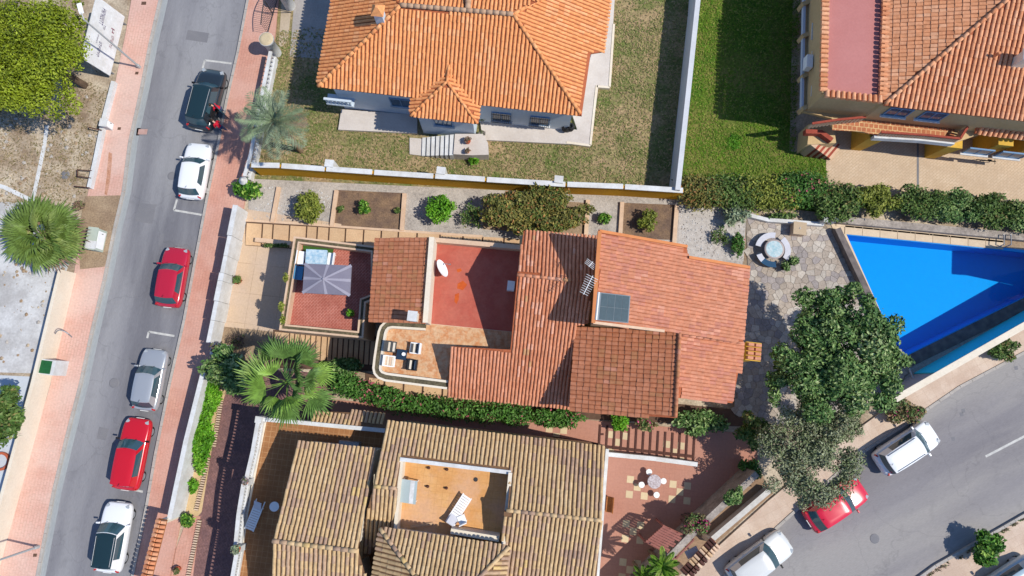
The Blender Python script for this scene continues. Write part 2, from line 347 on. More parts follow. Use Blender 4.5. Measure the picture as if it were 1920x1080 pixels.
# the ground sheet has a hole where the pool basin goes
def ground_sheet():
    bm = bmesh.new(); out = [bm.verts.new((x, y, -.02)) for x, y in ((-220, -220), (220, -220), (220, 220), (-220, 220))]
    inn = [bm.verts.new((p.x, p.y, -.02)) for p in offset([(p.x, p.y) for p in POOL][::-1], -.02)]
    inn = [v for v in inn]
    eds = [bm.edges.new((L[i], L[(i + 1) % len(L)])) for L in (out, inn) for i in range(len(L))]
    bmesh.ops.triangle_fill(bm, use_beauty=True, edges=eds)
    bm.normal_update()
    for f in list(bm.faces):
        c = f.calc_center_median()
        if inside(c.x, c.y, [(p.x, p.y) for p in POOL]): bm.faces.remove(f)
        elif f.normal.z < 0: f.normal_flip()
    me = bpy.data.meshes.new('ground'); bm.to_mesh(me); me.materials.append(M['dirt'])
    o = bpy.data.objects.new('ground', me); COL.objects.link(o); o['kind'] = 'structure'
ground_sheet()

RL = [(323, -100), (302, 0), (283, 83), (267, 167), (245, 267), (233, 360), (217, 427), (197, 527), (173, 627), (153, 720), (127, 820), (103, 920), (72, 1080), (40, 1190)]
RR = [(487, -100), (466, 0), (447, 100), (427, 187), (405, 300), (392, 360), (370, 477), (347, 600), (320, 719), (293, 853), (277, 947), (250, 1080), (224, 1190)]
WR = [(532, -100), (512, 100), (490, 215), (466, 340), (456, 392), (440, 480), (412, 643), (400, 690), (360, 838), (341, 964), (316, 1090), (292, 1190)]
PL = [(256, -100), (246, 0), (236, 60), (217, 150), (190, 245), (166, 355), (152, 430), (139, 510), (95, 720), (36, 920), (-5, 1070), (-38, 1190)]
flat('street', RL + RR[::-1], .0, M['asphalt'], .03)
def shift(line, d): return [(u + d, v) for u, v in line]
flat('pavement', PL + RL[::-1], .12, M['pave_pink'], .16)
flat('pavement', RR + WR[::-1], .12, M['pave_pink2'], .16)
def kerbstones(name, line, h, w=.16, step=.9):
    o = None; pts = px(line, 0); root = None
    mb = MB(); mb.strip(pts, w + .02, -.02, h - .035); o = struct(name, mb, M['kerb'])
    for a, b in zip(pts[:-1], pts[1:]):
        L = (b - a).length; n = max(1, round(L / step)); d = (b - a) / n; ang = math.atan2(d.y, d.x)
        for i in range(n):
            c = a + d * (i + .5); k = MB(); k.box((c.x, c.y, h - .03 + .04), (d.length - .02, w + .024, .08), ang)
            build('kerbstone', k, M['kerb'], o)
kerbstones('kerb', RL, .12); kerbstones('kerb', RR, .12)
flat('gutter', RL + shift(RL, 13)[::-1], .004, M['gutter'], .02)
# worn patch of pavement by the fan palm and the inset access cover in the carriageway
flat('dirt_patch', [(160, 368), (228, 366), (216, 430), (196, 500), (150, 505), (146, 440)], .124, M['soil_pale'], .02)
flat('dirt_patch', [(204, 285), (210, 288), (209, 312), (205, 345), (200, 366), (196, 364), (200, 330), (202, 305)], .126, mat('rust_stain', A(196, 140, 108), A(220, 172, 150), 2, .7, fine=9, famt=.2), .02)
flat('lid_frame', [(257, 240), (279, 240), (277, 254), (255, 254)], .004, M['patch'], .02)
flat('access_lid', [(260, 242), (277, 242), (275, 252), (258, 252)], .008, mat('pink_lid', A(206, 168, 158), A(180, 140, 126), 3, .5, fine=12, famt=.1), .02)
for (u, v, w, h) in [(270, 6, 9, 6), (257, 137, 6, 5), (224, 241, 6, 5), (66, 1041, 7, 6)]:
    flat('drain_cover', [(u - w / 2, v - h / 2), (u + w / 2, v - h / 2), (u + w / 2 - 1, v + h / 2), (u - w / 2 - 1, v + h / 2)], .126, M['joint'], .02)
# parking bay marks
def mark(pts): flat('parking_mark', pts, .006, M['white_line'], .004)
def mark_line(p, q, w):
    a, b = P(*p), P(*q); d = (b - a).normalized(); n = Vector((-d.y, d.x, 0)) * w / 2
    m = MB(); m.prism([a + n, b + n, b - n, a - n], .002, .006); struct('parking_mark', m, M['white_line'])
for p, q in [((384, 113), (434, 119)), ((384, 113), (380, 128)), ((326, 394), (379, 403)), ((326, 394), (332, 374)), ((279, 622), (327, 630)), ((279, 622), (276, 634)), ((240, 916), (268, 922))]:
    mark_line(p, q, .14)
def manhole(u, v, r):
    c = P(u, v, 0); m = MB(); m.lathe((c.x, c.y, 0), [(r, .0), (r, .005), (r * .85, .006), (r * .82, .004)], 18); struct('manhole_cover', m, M['patch'])
manhole(214, 718, .34); manhole(322, 330, .3); manhole(1640, 1010, .32)
# tar repairs on the carriageway
for pts in ([(262, 380), (292, 384), (286, 420), (252, 414)], [(300, 440), (308, 438), (304, 460), (297, 464)], [(352, 56), (392, 62), (388, 80), (348, 74)], [(186, 800), (204, 804), (198, 826), (181, 822)]):
    flat('tar_patch', pts, .004, M['patch'], .02)

# left vacant plot
flat('vacant_lot', [(-260, -160), (250, -160), (236, 60), (217, 150), (190, 245), (166, 355), (152, 430), (120, 510), (60, 720), (-260, 720)], .01, M['dirt'], .04)
flat('concrete_yard', [(-260, 372), (60, 380), (120, 420), (134, 480), (106, 560), (76, 665), (58, 700), (-260, 690)], .016, M['concrete'], .04)
flat('white_yard', [(-260, 692), (56, 706), (0, 945), (-50, 1190), (-260, 1190)], .02, M['concrete_white'], .04)
def painted(pts, w):
    m = MB(); m.strip(px(pts), w, .0, .06); struct('painted_kerb_line', m, M['white'])
painted([(89, 236), (84, 272), (74, 320), (62, 377)], .26); painted([(-60, 330), (10, 352), (62, 377)], .3)
# driveway and soil behind the white street wall
flat('driveway', [(462, 392), (640, 420), (640, 640), (415, 632), (440, 500)], .03, M['drive'], .06)
flat('garden_soil', [(415, 612), (515, 622), (515, 700), (395, 700), (405, 640)], .036, M['soil_pale'], .06)
# narrow garden along the yellow wall
flat('garden_gravel', [(466, 335), (1272, 372), (1400, 395), (1392, 500), (1270, 490), (1000, 480), (466, 425)], .02, M['gravel'], .05)
flat('soil_bed', [(630, 356), (758, 362), (754, 430), (622, 424)], .026, M['soil'], .05)
flat('soil_bed', [(1166, 380), (1264, 384), (1262, 450), (1164, 446)], .026, M['soil'], .05)
flat('soil_bed', [(905, 370), (1098, 380), (1098, 440), (905, 430)], .026, M['soil_pale'], .05)
flat('white_gravel_bed', [(1274, 380), (1400, 392), (1394, 490), (1270, 480)], .03, M['gravel_white'], .05)
flat('white_gravel_bed', [(762, 362), (905, 368), (905, 440), (758, 432)], .026, M['gravel'], .05)
def edging(pts, w=.28, h=.22):
    m = MB(); m.strip(px(pts), w, 0, h); struct('bed_edging', m, M['cream_pink'])
for a, b in [((524, 352), (512, 418)), ((632, 358), (623, 425)), ((759, 364), (754, 433)), ((1166, 380), (1162, 446)), ((1268, 386), (1262, 470)), ((1102, 376), (1098, 446))]:
    edging([a, b])
edging([(462, 414), (560, 420), (700, 430), (905, 444)], .16, .14)
# stepped path on the north side: paving slabs over a dark bed
pn = struct('garden_path', MB().prism(px([(460, 416), (560, 421), (700, 431), (1000, 450), (1000, 500), (460, 460)], .05), -.02, .05), M['joint'])
NJ = [461, 492, 512, 543, 575, 595, 617, 648, 682, 715, 747, 782, 825, 868, 905, 945, 985]
def ytop(u): return 417 + (u - 460) * .058
for a, b in zip(NJ[:-1], NJ[1:]):
    h = .12; m = MB(); m.prism(px([(a + 1.6, ytop(a) + 1), (b - 1.6, ytop(b) + 1), (b - 4, ytop(b) + 42), (a - 1, ytop(a) + 42)], h), .05, h); build('paving_slab', m, M['slab'], pn)
# steps on the south side of the first house
ps = struct('side_steps', MB().prism(px([(512, 618), (840, 640), (840, 700), (512, 690)], .05), -.02, .05), M['joint'])
SJ = [514, 543, 552.5, 562.5, 572.5, 582.5, 592.5, 602.5, 614, 624, 634, 644, 654, 664, 674, 684, 694, 704]
for a, b in zip(SJ[:-1], SJ[1:]):
    h = .13; dv = (a - 514) * .09
    m = MB(); m.prism(px([(a + 1.3, 622 + dv), (b - 1.3, 622 + dv + (b - a) * .09), (b - 4, 668 + dv), (a - 1.5, 668 + dv)], h), .05, h); build('step_tread', m, M['slab'], ps)
pw = struct('garden_path', MB().prism(px([(685, 700), (860, 716), (1400, 770), (1395, 800), (860, 775), (685, 740)], .02), -.02, .02), M['joint'])
QJ = [690, 721, 757, 793, 830, 868, 905, 945, 985]
for a, b in zip(QJ[:-1], QJ[1:]):
    dv = (a - 690) * .1; h = .1
    m = MB(); m.prism(px([(a + 2, 708 + dv), (b - 2, 708 + dv + 3), (b - 4, 752 + dv), (a - 1, 748 + dv)], h), .02, h); build('paving_slab', m, M['slab'], pw)
# alley of setts, its planting strip and brick edging
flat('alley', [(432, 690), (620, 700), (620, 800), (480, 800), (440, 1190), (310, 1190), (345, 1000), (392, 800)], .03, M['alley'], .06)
flat('planting_strip', [(398, 700), (434, 700), (404, 800), (378, 960), (352, 990), (341, 964), (360, 838)], .034, mat('sandy_bed', A(226, 196, 150), A(206, 174, 130), 1, .6, fine=8, famt=.12), .06)
flat('entrance_path', [(352, 968), (376, 968), (348, 1190), (300, 1190), (330, 1030)], .038, M['pave_pink2'], .06)
def dotted(name, p, q, n, w, d):
    a, b = P(*p), P(*q); dv = (b - a) / n; ang = math.atan2(dv.y, dv.x)
    m = MB(); m.strip([a, b], w, .0, .09); o = struct(name, m, M['joint'])
    for i in range(n):
        c = a + dv * (i + .5); k = MB(); k.box((c.x, c.y, .12), (dv.length * .55, w + .01, .06 + .04), ang); build('edging_brick', k, M['brick_edge'], o)
dotted('brick_edging', (416, 752), (402, 838), 19, .24, 1); dotted('brick_edging', (392, 858), (369, 957), 22, .24, 1); dotted('brick_edging', (376, 974), (352, 1090), 25, .24, 1)
# paths and patio of the beige house
flat('side_path', [(560, 745), (700, 755), (960, 775), (1420, 815), (1420, 900), (1310, 880), (1135, 858), (700, 830), (500, 800)], .028, M['patio_red'], .06)
flat('patio', [(1120, 840), (1312, 862), (1420, 870), (1420, 905), (1330, 975), (1205, 1120), (1110, 1190), (1090, 1190)], .034, M['patio_red'], .06)
pt = struct('patio_tiles_bed', MB().prism(px([(1150, 890), (1156, 890), (1156, 896), (1150, 896)], .03), .0, .03), M['patio_red'])
def quincunx(u, v, skip=()):
    for k, (du, dv) in enumerate([(0, 0), (27, 3), (13, 14.5), (-2, 28), (26, 31)]):
        if k in skip: continue
        c = P(u + du, v + dv, .04); m = MB(); m.box((c.x, c.y, .03), (.46, .46, .026), SITE); build('patio_tile', m, M['patio_cream'], pt)
quincunx(1182, 899, (1,)); quincunx(1262, 908); quincunx(1174, 982); quincunx(1168, 1054); quincunx(1250, 833, ()); quincunx(1147, 815, (4,)); quincunx(1030, 804, (3, 4))
# dark bars and edge strip painted across the side path as cast shade
sl = struct('shade_bar_bed', MB().prism(px([(1125, 812), (1132, 812), (1132, 816), (1125, 816)], .03), .0, .03), M['timber_and_shade'])
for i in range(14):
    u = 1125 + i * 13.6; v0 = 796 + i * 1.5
    a, b = P(u + .5, v0, .06), P(u - 2, 839 + i * 1.9, .06); m = MB(); m.strip([a, b], .14, .0, .075); build('shade_bar', m, M['timber_and_shade'], sl)
m = MB(); m.strip([P(1036, 821, .06), P(1140, 838, .06), P(1300, 856, .06)], .2, .0, .06); build('edge_shade_bar', m, M['timber_and_shade'], sl)
# lawns
flat('dry_lawn', [(535, -160), (515, 100), (495, 212), (470, 335), (1262, 372), (1285, 130), (1320, -160)], .0, M['lawn'], .03)
flat('green_lawn', [(1318, -160), (1290, 160), (1272, 372), (1560, 400), (1549, 288), (1480, 285), (1490, -160)], .0, M['lawn_green'], .03)
flat('plaza', [(1549, 240), (1700, 240), (2050, 268), (2050, 420), (1549, 365)], .02, M['plaza'], .05)
flat('plaza_band', [(1719, 240), (1723, 240), (1723, 372), (1719, 372)], .024, M['patch'], .05)
flat('side_yard', [(557, -60), (640, -60), (600, 110), (543, 106)], .016, mat('yard_concrete', A(186, 178, 172), A(160, 154, 150), .7, .6, fine=9, famt=.12), .04)
flat('sandy_path', [(531, -40), (551, -40), (540, 78), (522, 92)], .012, mat('sand_path', A(206, 188, 164), A(186, 166, 140), .9, .6, fine=9, famt=.1), .03)
# stone terrace by the pool
TERR = [(1398, 400), (1452, 408), (1548, 420), (1640, 585), (1706, 700), (1640, 752), (1520, 800), (1378, 780), (1372, 650), (1402, 500)]
TW = [(p.x, p.y) for p in px(TERR)]
tb = struct('stone_terrace', MB().prism(px(TERR, .02), -.02, .02), mat('terrace_mortar', A(160, 146, 132), A(142, 130, 118), 2, .6, fine=9, famt=.2))
def voronoi(poly, pitch, parent, name, mats, z0, z1, joint, maxn=295):
    rn = random.Random(5); x0, x1 = min(p[0] for p in poly), max(p[0] for p in poly); y0, y1 = min(p[1] for p in poly), max(p[1] for p in poly)
    S = []
    j = 0; y = y0 - pitch
    while y < y1 + pitch:
        x = x0 - pitch + (pitch / 2 if j % 2 else 0)
        while x < x1 + pitch:
            S.append(Vector((x + rn.uniform(-.34, .34) * pitch, y + rn.uniform(-.34, .34) * pitch))); x += pitch
        y += pitch * .9; j += 1
    made = []
    for s in S:
        if not inside(s.x, s.y, poly): continue
        c = [s + Vector(q) * pitch * 1.4 for q in ((-1, -1), (1, -1), (1, 1), (-1, 1))]
        for t in S:
            if t is s or (t - s).length > pitch * 2.4: continue
            nrm = (t - s).normalized(); mid = (s + t) / 2 - nrm * joint; o2 = []
            for i in range(len(c)):
                a, b = c[i], c[(i + 1) % len(c)]; da, db = (a - mid).dot(nrm), (b - mid).dot(nrm)
                if da <= 0: o2.append(a)
                if da * db < 0: o2.append(a + (b - a) * (da / (da - db)))
            c = o2
            if len(c) < 3: break
        if len(c) < 3: continue
        made.append((s, c))
    rest = MB()
    vis = lambda sc: (lambda q: 0 if q is None else (q[0] < 1460 or q[0] > 1640 or q[1] < 560))(proj(Vector((sc[0].x, sc[0].y, 0))))
    made.sort(key=lambda sc: not vis(sc))
    for i, (s, c) in enumerate(made):
        zt = z1 + rn.uniform(-.008, .008); k = rn.choices(range(3), (5, 3, 3))[0]
        if i < maxn: m = MB(); m.prism([(q.x, q.y) for q in c], z0, zt); build(name, m, mats[k], parent)
        else: rest.prism([(q.x, q.y) for q in c], z0, zt, k)
    if rest.v: build(name + 's', rest, mats, parent)['kind'] = 'stuff'
voronoi(TW, .47, tb, 'flagstone', [M['stone1'], M['stone2'], M['stone3']], .0, .045, .011)
# right-hand road with its pavements
K2 = [(2080, 558), (1920, 660), (1864, 690), (1798, 725), (1700, 792), (1600, 858), (1470, 975), (1350, 1085), (1250, 1190)]
W2 = [(2060, 500), (1920, 590), (1820, 655), (1715, 730), (1650, 775), (1560, 840), (1440, 940), (1330, 1040), (1200, 1190)]
flat('side_road', K2 + [(1560, 1190), (1722, 1082), (1752, 1060), (1840, 1010), (1920, 964), (2080, 880)], .0, M['asphalt2'], .03)
flat('pavement', W2 + K2[::-1], .12, M['pave_tan'], .16)
flat('pavement', [(2080, 880), (1920, 964), (1840, 1010), (1752, 1060), (1722, 1082), (1560, 1190), (2080, 1190)], .12, M['pave_tan'], .16)
kerbstones('kerb', K2, .12); kerbstones('kerb', [(2080, 880), (1920, 964), (1840, 1010), (1752, 1060), (1722, 1082), (1560, 1190)], .13)
mark2 = MB(); a, b = P(1848, 856), P(1990, 782); n = Vector((-LANE2.y, LANE2.x, 0)) * .075
mark2.prism([a + n, b + n, b - n, a - n], .002, .006); struct('lane_line', mark2, M['white_line'])
for (u, v) in [(1787, 823), (1803, 777), (1806, 770), (1905, 690)]:
    flat('oil_spot', [(u - 4, v - 3), (u + 3, v - 4), (u + 4, v + 3), (u - 2, v + 4)], .004, M['patch'], .02)
# pool basin, water, copings
PW = [(p.x, p.y) for p in POOL]
mb = MB(); mb.prism(PW, -1.7, -1.6); pb = struct('pool_basin', mb, M['pool_blue'])
mb = MB(); mb.ring(PW, -.2, -1.65, -.015); build('pool_wall', mb, M['pool_blue'], pb)
def water_mat():
    m = bpy.data.materials.new('pool_water'); N, L = ng(m); N.remove(N['Principled BSDF'])
    tr = N.new('ShaderNodeBsdfTransparent'); tr.inputs[0].default_value = (.30, .92, 1, 1)
    gl = N.new('ShaderNodeBsdfGlossy'); gl.inputs['Roughness'].default_value = .04
    fr = N.new('ShaderNodeFresnel'); fr.inputs[0].default_value = 1.33
    ns = N.new('ShaderNodeTexNoise'); ns.inputs['Scale'].default_value = 1.3; ns.inputs['Detail'].default_value = 2
    ge = N.new('ShaderNodeNewGeometry'); L.new(ge.outputs['Position'], ns.inputs['Vector'])
    bp = N.new('ShaderNodeBump'); bp.inputs['Strength'].default_value = .12; bp.inputs['Distance'].default_value = .1
    L.new(ns.outputs[0], bp.inputs['Height']); L.new(bp.outputs[0], gl.inputs['Normal']); L.new(bp.outputs[0], fr.inputs['Normal'])
    mx = N.new('ShaderNodeMixShader'); L.new(fr.outputs[0], mx.inputs[0]); L.new(tr.outputs[0], mx.inputs[1]); L.new(gl.outputs[0], mx.inputs[2])
    L.new(mx.outputs[0], N['Material Output'].inputs[0]); return m
mb = MB(); mb.face([(p[0], p[1], -.12) for p in PW[::-1]]); 
if (Vector(mb.v[1]) - Vector(mb.v[0])).cross(Vector(mb.v[2]) - Vector(mb.v[1])).z < 0: mb.f[0] = mb.f[0][::-1]
struct('pool_water', mb, water_mat())
cb = struct('pool_surround', MB().prism(px([(1556, 416), (1600, 420), (1882, 452), (1880, 467), (1586, 437), (1690, 672), (1672, 674)], .03), -.01, .03), M['coping'])
def copings(p, q, n, w, side):
    a, b = P(*p), P(*q); d = (b - a) / n; nn = Vector((-d.y, d.x, 0)).normalized() * w * side
    for i in range(n):
        s, e = a + d * (i + .012), a + d * (i + .988)
        m = MB(); m.prism([s, e, e + nn, s + nn], .03, .07); build('coping_slab', m, M['coping'], cb)
copings((1583, 439), (1880, 468), 9, .62, 1); copings((1583, 441), (1687, 664), 7, .72, -1)
copings((1567, 417), (1882, 448), 9, .28, -1)
gs = struct('pool_edge', MB().prism(px([(1704, 666), (1990, 524), (1990, 550), (1716, 684), (1690, 690)], .05), -.02, .05), M['darkstone'])
flat('pool_planter', [(1716, 684), (1990, 552), (1990, 600), (1716, 735), (1690, 700)], .0, M['gravel'], .04)
flat('gravel_strip', [(1560, 406), (1900, 440), (2000, 450), (2000, 476), (1888, 462), (1560, 420)], .012, M['soil_pale'], .04)
# =================================================================== TILED ROOFS
from mathutils import noise as mnoise
def pick(mats, p):
    # neighbouring tiles weather alike: a smooth field chooses the firing, a little chance breaks it up
    w = [w for _, w in mats]; f = (mnoise.noise(p * .55) * .7 + mnoise.noise(p * 1.9) * .35) * 1.15 + RN.uniform(-.42, .42); f = min(.999, max(0, f * .5 + .5)); tot = sum(w); acc = 0
    for m, x in mats:
        acc += x / tot
        if f <= acc: return m
    return mats[-1][0]
class House:
    def __init__(s, name, label, cat, loc):
        s.root = thing(name, label, cat, loc); s.specs = []; s.cache = {}
    def vol(s, name, pts, hp, z0, z1, m):
        mb = MB(); mb.prism(px(pts, hp), z0, z1); return build(name, mb, m, s.root)
    def roof(s, line, third, outline, mats, pan, pitch=.33, course=.44, thick=.14, low=False):
        (u1, v1), (u2, v2), h = line
        a, b, c = P(u1, v1, h), P(u2, v2, h), P(*third)
        n = (b - a).cross(c - a).normalized()
        if n.z < 0: n = -n
        pts = [on_plane(u, v, a, n) for u, v in outline]
        e = (b - a).normalized(); sv = n.cross(e)
        if sv.z < 0: sv = -sv; e = -e
        q = [((p - a).dot(e), (p - a).dot(sv)) for p in pts]
        mb = MB(); k = len(pts); dn = n * .03
        V = [p - dn for p in pts] + [p - dn - Vector((0, 0, thick)) for p in pts]
        if sum(q[i][0] * q[(i + 1) % k][1] - q[(i + 1) % k][0] * q[i][1] for i in range(k)) < 0: F0 = list(range(k))[::-1]
        else: F0 = list(range(k))
        mb.idx(V, [F0, [k + i for i in F0][::-1]] + [[F0[(i + 1) % k], F0[i], k + F0[i], k + F0[(i + 1) % k]] for i in range(k)])
        ro = build('roof', mb, pan, s.root)
        x0, x1 = min(p[0] for p in q), max(p[0] for p in q); y0, y1 = min(p[1] for p in q), max(p[1] for p in q)
        nx = max(1, round((x1 - x0) / pitch)); pw = (x1 - x0) / nx; ny = max(1, round((y1 - y0) / course)); cl = (y1 - y0) / ny
        for i in range(nx):
            x = x0 + (i + .5) * pw
            for j in range(ny):
                y = y0 + (j + .5) * cl
                if inside(x, y, q) and (inside(x, y - cl * .45, q) or j == 0) and inside(x, y + cl * .25, q):
                    jit = RN.uniform(-.03, .03)
                    ee = (e + sv * jit).normalized(); ss = n.cross(ee)
                    if ss.dot(sv) < 0: ss = -ss
                    s.specs.append((ro, a + e * (x + RN.uniform(-.012, .012)) + sv * (y + RN.uniform(-.018, .018)) + n * RN.uniform(-.005, .007), ee, ss, n, pw, cl * (-1 if low else 1), pick(mats, a + e * x + sv * y)))
        return ro
    def tmesh(s, pw, cl):
        low = cl < 0; cl = abs(cl); r = pw * (.47 if low else .385); hk = .42 if low else .82; V = []; F = []; ns = 6; L = cl * 1.13
        for y, rr, lift in ((-L / 2, r, .034 if low else .018), (L / 2, r * .95, .0)):
            for i in range(ns + 1):
                t = PI * i / ns; V.append(Vector((-math.cos(t) * rr, y + (0.0), math.sin(t) * rr * hk + lift - .02)))
        for i in range(ns): F.append([i, i + 1, ns + 2 + i, ns + 1 + i])
        V += [v.copy() for v in V[:ns + 1]]; F.append([2 * ns + 2 + i for i in range(ns + 1)][::-1])
        return V, F
    def finish(s, limit=300):
        L = wloc(s.root)
        def area(sp):
            ro, o, e, sv, n, pw, cl, m = sp; p = proj(o)
            if p is None or not (-8 < p[0] < 1928 and -8 < p[1] < 1088): return 0
            w = (Vector((0, 0, CH)) - o); return pw * abs(cl) * max(.05, n.dot(w.normalized())) / w.length_squared
        order = sorted(s.specs, key=area, reverse=True); big = order[:limit]; rest = order[limit:]
        for ro, o, e, sv, n, pw, cl, m in big:
            key = (round(pw, 3), round(cl, 3), m.name)
            if key not in s.cache:
                V, F = s.tmesh(pw, cl); me = bpy.data.meshes.new('tile'); me.from_pydata(V, [], F); me.materials.append(m)
                me.polygons.foreach_set('use_smooth', [True] * (len(F) - 1) + [False]); me.update(); s.cache[key] = me
            ob = bpy.data.objects.new('tile', s.cache[key]); ob.parent = ro
            ob.matrix_local = Matrix.Translation(-L) @ Matrix(((e.x, sv.x, n.x, o.x), (e.y, sv.y, n.y, o.y), (e.z, sv.z, n.z, o.z), (0, 0, 0, 1)))
            COL.objects.link(ob)
        if rest:
            mb = MB(); ms = []
            for ro, o, e, sv, n, pw, cl, m in rest:
                if m not in ms: ms.append(m)
                V, F = s.tmesh(pw, cl); W = [o + e * v.x + sv * v.y + n * v.z for v in V]
                mb.idx(W, F[:-1], ms.index(m), True); mb.idx(W, F[-1:], ms.index(m), False)
            t = build('roof_tiles', mb, ms, s.root); t['kind'] = 'stuff'
    def ridge(s, ro, p0, p1, mats, r=.13, step=.42):
        """a line of half-round ridge tiles from point to point"""
        d = p1 - p0; L = d.length; n = max(1, round(L / step)); dv = d / n; y = dv.normalized(); z = Vector((0, 0, 1)); x = y.cross(z).normalized(); z = x.cross(y)
        for i in range(n):
            c = p0 + dv * (i + .5); mb = MB(); V = []; F = []; ns = 6
            for yy, rr in ((-dv.length * .54, r), (dv.length * .54, r * .86)):
                for k in range(ns + 1):
                    t = PI * k / ns; V.append(c + x * (-math.cos(t) * rr) + y * yy + z * (math.sin(t) * rr))
            for k in range(ns): F.append([k, k + 1, ns + 2 + k, ns + 1 + k])
            F += [list(range(ns + 1))[::-1], [ns + 1 + k for k in range(ns + 1)]]
            mb.idx(V, F, 0, True); build('ridge_tile', mb, RN.choices(mats, [w for _, w in mats])[0][0], ro)
def pline(line, third):
    (u1, v1), (u2, v2), h = line; a, b, c = P(u1, v1, h), P(u2, v2, h), P(*third); n = (b - a).cross(c - a).normalized()
    return a, (n if n.z > 0 else -n)
def window(parent, c, w, h, facing, m_frame, bars=0, sill=True):
    """a window in an upright wall: c = centre on the wall, facing = outward unit vector"""
    f = Vector(facing).normalized(); x = Vector((-f.y, f.x, 0)); z = Vector((0, 0, 1)); c = Vector(c)
    def bx(mb, o, dx, dy, dz):
        V = []
        for sz in (-1, 1):
            for sx, sy in ((-1, -1), (1, -1), (1, 1), (-1, 1)): V.append(o + x * (sx * dx / 2) + f * (sy * dy / 2) + z * (sz * dz / 2))
        mb.idx(V, [[0, 1, 2, 3], [7, 6, 5, 4], [4, 5, 1, 0], [5, 6, 2, 1], [6, 7, 3, 2], [7, 4, 0, 3]])
    mb = MB(); t = .07
    for sx in (-1, 1): bx(mb, c + x * (sx * (w / 2 - t / 2)), t, .1, h)
    for sz in (-1, 1): bx(mb, c + z * (sz * (h / 2 - t / 2)), w - 2 * t, .1, t)
    bx(mb, c, t * .8, .08, h - 2 * t)
    wo = build('window', mb, m_frame, parent)
    mb = MB(); bx(mb, c - f * .005, w - t, .05, h - t); build('pane', mb, M['pane'], wo)
    if sill: mb = MB(); bx(mb, c - z * (h / 2 + .05) + f * .05, w + .2, .22, .08); build('sill', mb, M['white'], wo)
    if bars:
        mb = MB()
        for i in range(bars + 1):
            o = c + x * (w * (i / bars - .5)) + f * .16; mb.tube(o - z * h * .52, o + z * h * .52, .014, n=5)
        for zz in (-.5, 0, .5):
            o = c + z * (h * zz) + f * .16; mb.tube(o - x * w * .52, o + x * w * .52, .014, n=5)
        build('grille', mb, M['dark_metal'], wo)
    return wo
SOUTH = -EY; WEST = -EX

# =================================================================== WHITE VILLA (top)
VL = mat('villa_render', A(222, 236, 248), A(210, 224, 238), .6, .5, fine=7, famt=.04)
V = House('white_villa', 'white villa with a bright orange hipped tile roof and a small porch roof in front', 'house', P(860, 150, 0))
def vin(pts): return pts
wallp = [P(600, 168, 4.4) + EX * .55 + EY * .55, P(1088, 218, 4.4) - EX * .5 + EY * .55, P(1105, 100, 4.4) - EX * .5, P(1126, 90, 4.4) - EX * .5, P(1150, -130, 4.4) - EX * .5, P(630, -160, 4.4) + EX * .5]
mb = MB(); mb.prism(wallp, -.02, 4.32); build('wall', mb, VL, V.root)
vs = ((595, 160), (1090, 215), 4.5); vt = (752, 10, 6.9)
so = V.roof(vs, vt, [(593, 162), (1091, 217), (962, 27), (752, 10)], T_VILLA, PAN_O, .262, .42)
wo_ = V.roof(((593, 162), (622, 0), 4.5), vt, [(593, 162), (752, 10), (640, -95), (632, -60)], T_VILLA, PAN_O, .262, .42)
eo = V.roof(((1091, 217), (1108, 97), 4.5), (962, 27, 6.9), [(1091, 217), (1108, 100), (1133, 96), (1139, 40), (1152, -60), (1060, -30), (962, 27)], T_VILLA, PAN_O, .262, .42)
no_ = V.roof(((640, -190), (1175, -150), 4.5), (752, 10, 6.9), [(640, -95), (752, 10), (962, 27), (1060, -30), (1175, -150), (640, -190)], T_VILLA, PAN_O, .262, .42)
pa, pn_ = pline(vs, vt)
RP = lambda u, v: on_plane(u, v, pa, pn_) + Vector((0, 0, .04))
V.ridge(so, RP(597, 162), RP(750, 12), T_VILLA); V.ridge(so, RP(964, 29), RP(1088, 213), T_VILLA)
GREYR = [(mat('grey_ridge_mortar', A(206, 170, 140), A(190, 150, 120), 2, .6, fine=6, famt=.1), 1)]
V.ridge(so, RP(752, 10), RP(962, 27), GREYR, .16)
pa2, pn2 = pline(((1091, 217), (1108, 97), 4.5), (962, 27, 6.9))
V.ridge(eo, on_plane(964, 26, pa2, pn2), on_plane(1030, -12, pa2, pn2), T_VILLA)
m_ = P(877, 17, 6.95); V.ridge(no_, m_, P(883, -90, 6.95), GREYR, .2)
# porch
pq = ((768, 218), (896, 232), 4.3); ap = (838, 153, 5.25)
hs = V.roof(pq, ap, [(767, 217), (897, 232), (838, 153)], T_VILLA, PAN_O, .262, .42)
A1, A2 = P(838, 153, 5.28), P(842, 122, 5.45)
w1 = V.roof(((768, 218), (772, 186), 4.3), (838, 153, 5.25), [(767, 217), (838, 153), (842, 122), (770, 188)], T_VILLA, PAN_O, .262, .42)
e1 = V.roof(((897, 232), (901, 192), 4.3), (838, 153, 5.25), [(897, 232), (901, 193), (842, 122), (838, 153)], T_VILLA, PAN_O, .262, .42)
V.ridge(hs, P(770, 217, 4.33), A1, T_VILLA, .1); V.ridge(hs, P(895, 231, 4.33), A1, T_VILLA, .1); V.ridge(hs, A1, A2, T_VILLA, .1)
mb = MB(); mb.prism([P(776, 212, 4.2) + EX * .1 + EY * .2, P(890, 224, 4.2) - EX * .2 + EY * .2, P(896, 180, 4.2) - EX * .2, P(782, 170, 4.2)], -.02, 4.2); build('porch_wall', mb, VL, V.root)
# chimney of the villa
mb = MB(); c = on_plane(714, 35, pa, pn_); mb.box((c.x, c.y, c.z + .35), (.55, .55, 1.3), SITE); ch = build('chimney', mb, VL, V.root)
mb = MB(); mb.box((c.x, c.y, c.z + 1.22), (.8, .8, .5), SITE, top=.2); build('chimney_cap', mb, T_VILLA[0][0], ch)
